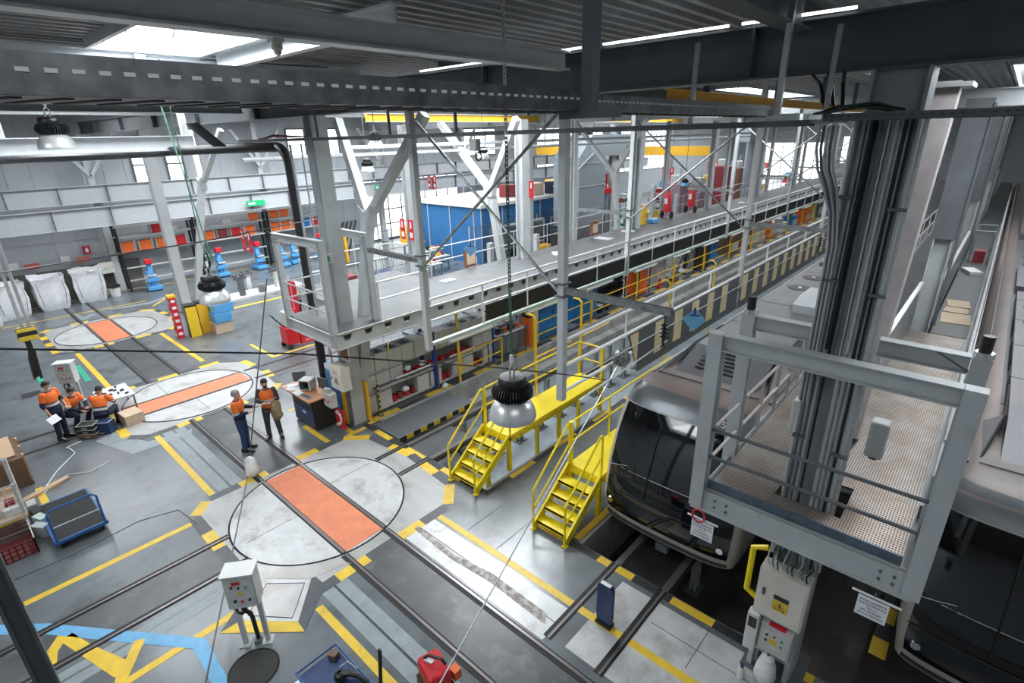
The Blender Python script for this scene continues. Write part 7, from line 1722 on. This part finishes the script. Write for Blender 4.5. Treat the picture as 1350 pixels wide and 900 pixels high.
# big grey duct
t = thing('air_duct', 'tall grey sheet metal extraction duct with a sloping hood', 'duct', (30, 20.4, 0))
MB().box(28.6, 31.6, 20.2, 22.2, 1.9, 6.2).build('riser', 'duct', t); MB().prism([(28.6, 6.2), (34.6, 6.2), (34.6, 7.5), (30, 7.5)], 20.2, 22.2, 'Y').build('hood', 'duct', t)
for z in (2.9, 4.4, 5.8): MB().box(28.57, 31.63, 20.17, 22.23, z, z+.06).build('flange', 'steel', t)
MB().box(28.4, 31.8, 20.0, 22.4, 1.2, 1.9).build('intake', 'galv', t)
for x in (28.7, 31.5): MB().box(x-.05, x+.05, 20.2, 20.3, 0, 1.2).build('leg', 'steel_d', t)
MB().bar((27.4, 20.1, 5.0), (30.2, 20.1, 6.5), .08, .08).build('brace', 'steel', t)
MB().lathe([(.001,.3),(.5,.3),(.5,0),(.62,-.05),(.001,-.05)], (30.6, 21.2, 7.55), 16).build('fan_head', 'black', t)
t = thing('air_duct', 'second grey box duct hanging near the far end of the mezzanine', 'duct', (52, 18, 5)); MB().box(50, 55, 17.5, 18.7, 6.6, 7.7).build('hood', 'duct', t); MB().tube((52.5, 18.1, 0), (52.5, 18.1, 6.6), .5, 14).build('riser', 'duct', t)
# far racks on the floor beyond
cols_f = ['dred', 'steel', 'lblue', 'sgreen', 'lgrey', 'copper', 'steel_d', 'white', 'dblue', 'crane', 'maroon', 'white', 'pblue', 'red']
random.seed(21)
for i in range(14):
    x = 36+3.3*i; y = 21.5+random.uniform(0, 4); h = random.uniform(1.5, 3)
    t = thing('storage_rack', '%s storage rack with mixed goods in the far back hall, from the booth' % ORD[i], 'shelving', (x, y, 0))
    for dx in (0, 2.4): MB().box(x+dx-.04, x+dx+.04, y, y+.08, 0, h+.4).box(x+dx-.04, x+dx+.04, y+.8, y+.88, 0, h+.4).build('upright', 'steel', t)
    for k in range(3):
        z = h*k/2.2+.1; MB().box(x, x+2.4, y, y+.88, z, z+.06).build('shelf_board', 'lgrey', t)
        for j in range(3): MB().box(x+.1+.8*j, x+.7+.8*j, y+.1, y+.75, z+.06, z+.06+random.uniform(.3, .7)).build('goods', cols_f[(i*3+k*2+j) % 14], t)
# dark red purple machines at far mezzanine
for i, (x, y, m, h) in enumerate([(39.2, 18.4, 'maroonp', 3.9), (43.5, 18.6, 'maroonp', 3.4), (49, 18.8, 'dred', 4.6), (54, 19.5, 'copper', 4.2)]):
    t = thing('tall_machine', ORD[i]+' tall dark machine rising behind the mezzanine railing', 'machine', (x, y, 0)); MB().box(x, x+1.8, y, y+1.5, 0, h).build('body', m, t, bevel=.05); MB().cbox((x+.9, y+.7, h+.3), 1.1, .9, .6, .3).build('head', 'steel_w', t, bevel=.05); MB().tube((x+.3, y+.2, h), (x+.3, y+.2, h+1.1), .06).build('pipe', 'steel', t)

# services and clutter behind the mezzanine
for i, (y, z, r, lab) in enumerate([(15.3, 7.35, .06, 'pale pipe run high above the mezzanine, upper one'), (15.3, 7.12, .04, 'thin pipe run high above the mezzanine, lower one'), (23.2, 6.9, .09, 'thick pale pipe run over the blue booth')]):
    o = MB().tube((9.5, y, z), (62, y, z), r, 8).build('service_pipe', 'steel_w'); tag(o, lab, 'pipe')
t = thing('hose_cabinet', 'long red hose box with a dark hose over the rear mezzanine railing', 'hose box', (31.2, 20.3, 3.7)); MB().box(31.6, 32.9, 20.2, 20.45, 3.75, 4.1).build('box', 'red', t, bevel=.03); MB().path([(29.8, 20.3, 3.85), (30.6, 20.3, 3.8), (31.6, 20.3, 3.9)], .07, 8).build('hose', 'black', t)
MB().tube((32.2, 20.35, 0), (32.2, 20.35, 3.75), .05).build('post', 'steel', t)
random.seed(31)
pal = ['steel', 'lgrey', 'dred', 'pblue', 'steel_w', 'copper', 'black', 'crane', 'sgreen', 'white']
for i in range(16):
    x = 13.0+2.9*i+random.uniform(-.4, .4); y = random.uniform(16.6, 18.9); h = random.uniform(1.4, 3.4); m = pal[i % 10]
    if any(abs(x+.5-q) < 1.0 and abs(y+.5-w_) < 1.0 for q, w_ in [(15.6, 20.6), (24.3, 20.6)]) or 38.5 < x < 46 or 48 < x < 57: continue
    t = thing('lifting_column', '%s upright workshop lift between mezzanine and inner columns, from the left' % ORD[i], 'lift', (x, y, 0))
    MB().box(x-.12, x+.12, y-.12, y+.12, .1, h+1.0).build('mast', 'steel_w' if i % 2 else 'steel', t); MB().box(x-.4, x+.6, y-.3, y+.5, 0, .12).build('base', 'steel_d', t)
    MB().box(x+.14, x+.7, y-.2, y+.3, h*.5, h*.5+.5).build('control_box', m, t, bevel=.02); MB().bar((x, y-.14, h*.9), (x+1.0, y-.14, h*.6), .06, .1).build('arm', 'steel', t)
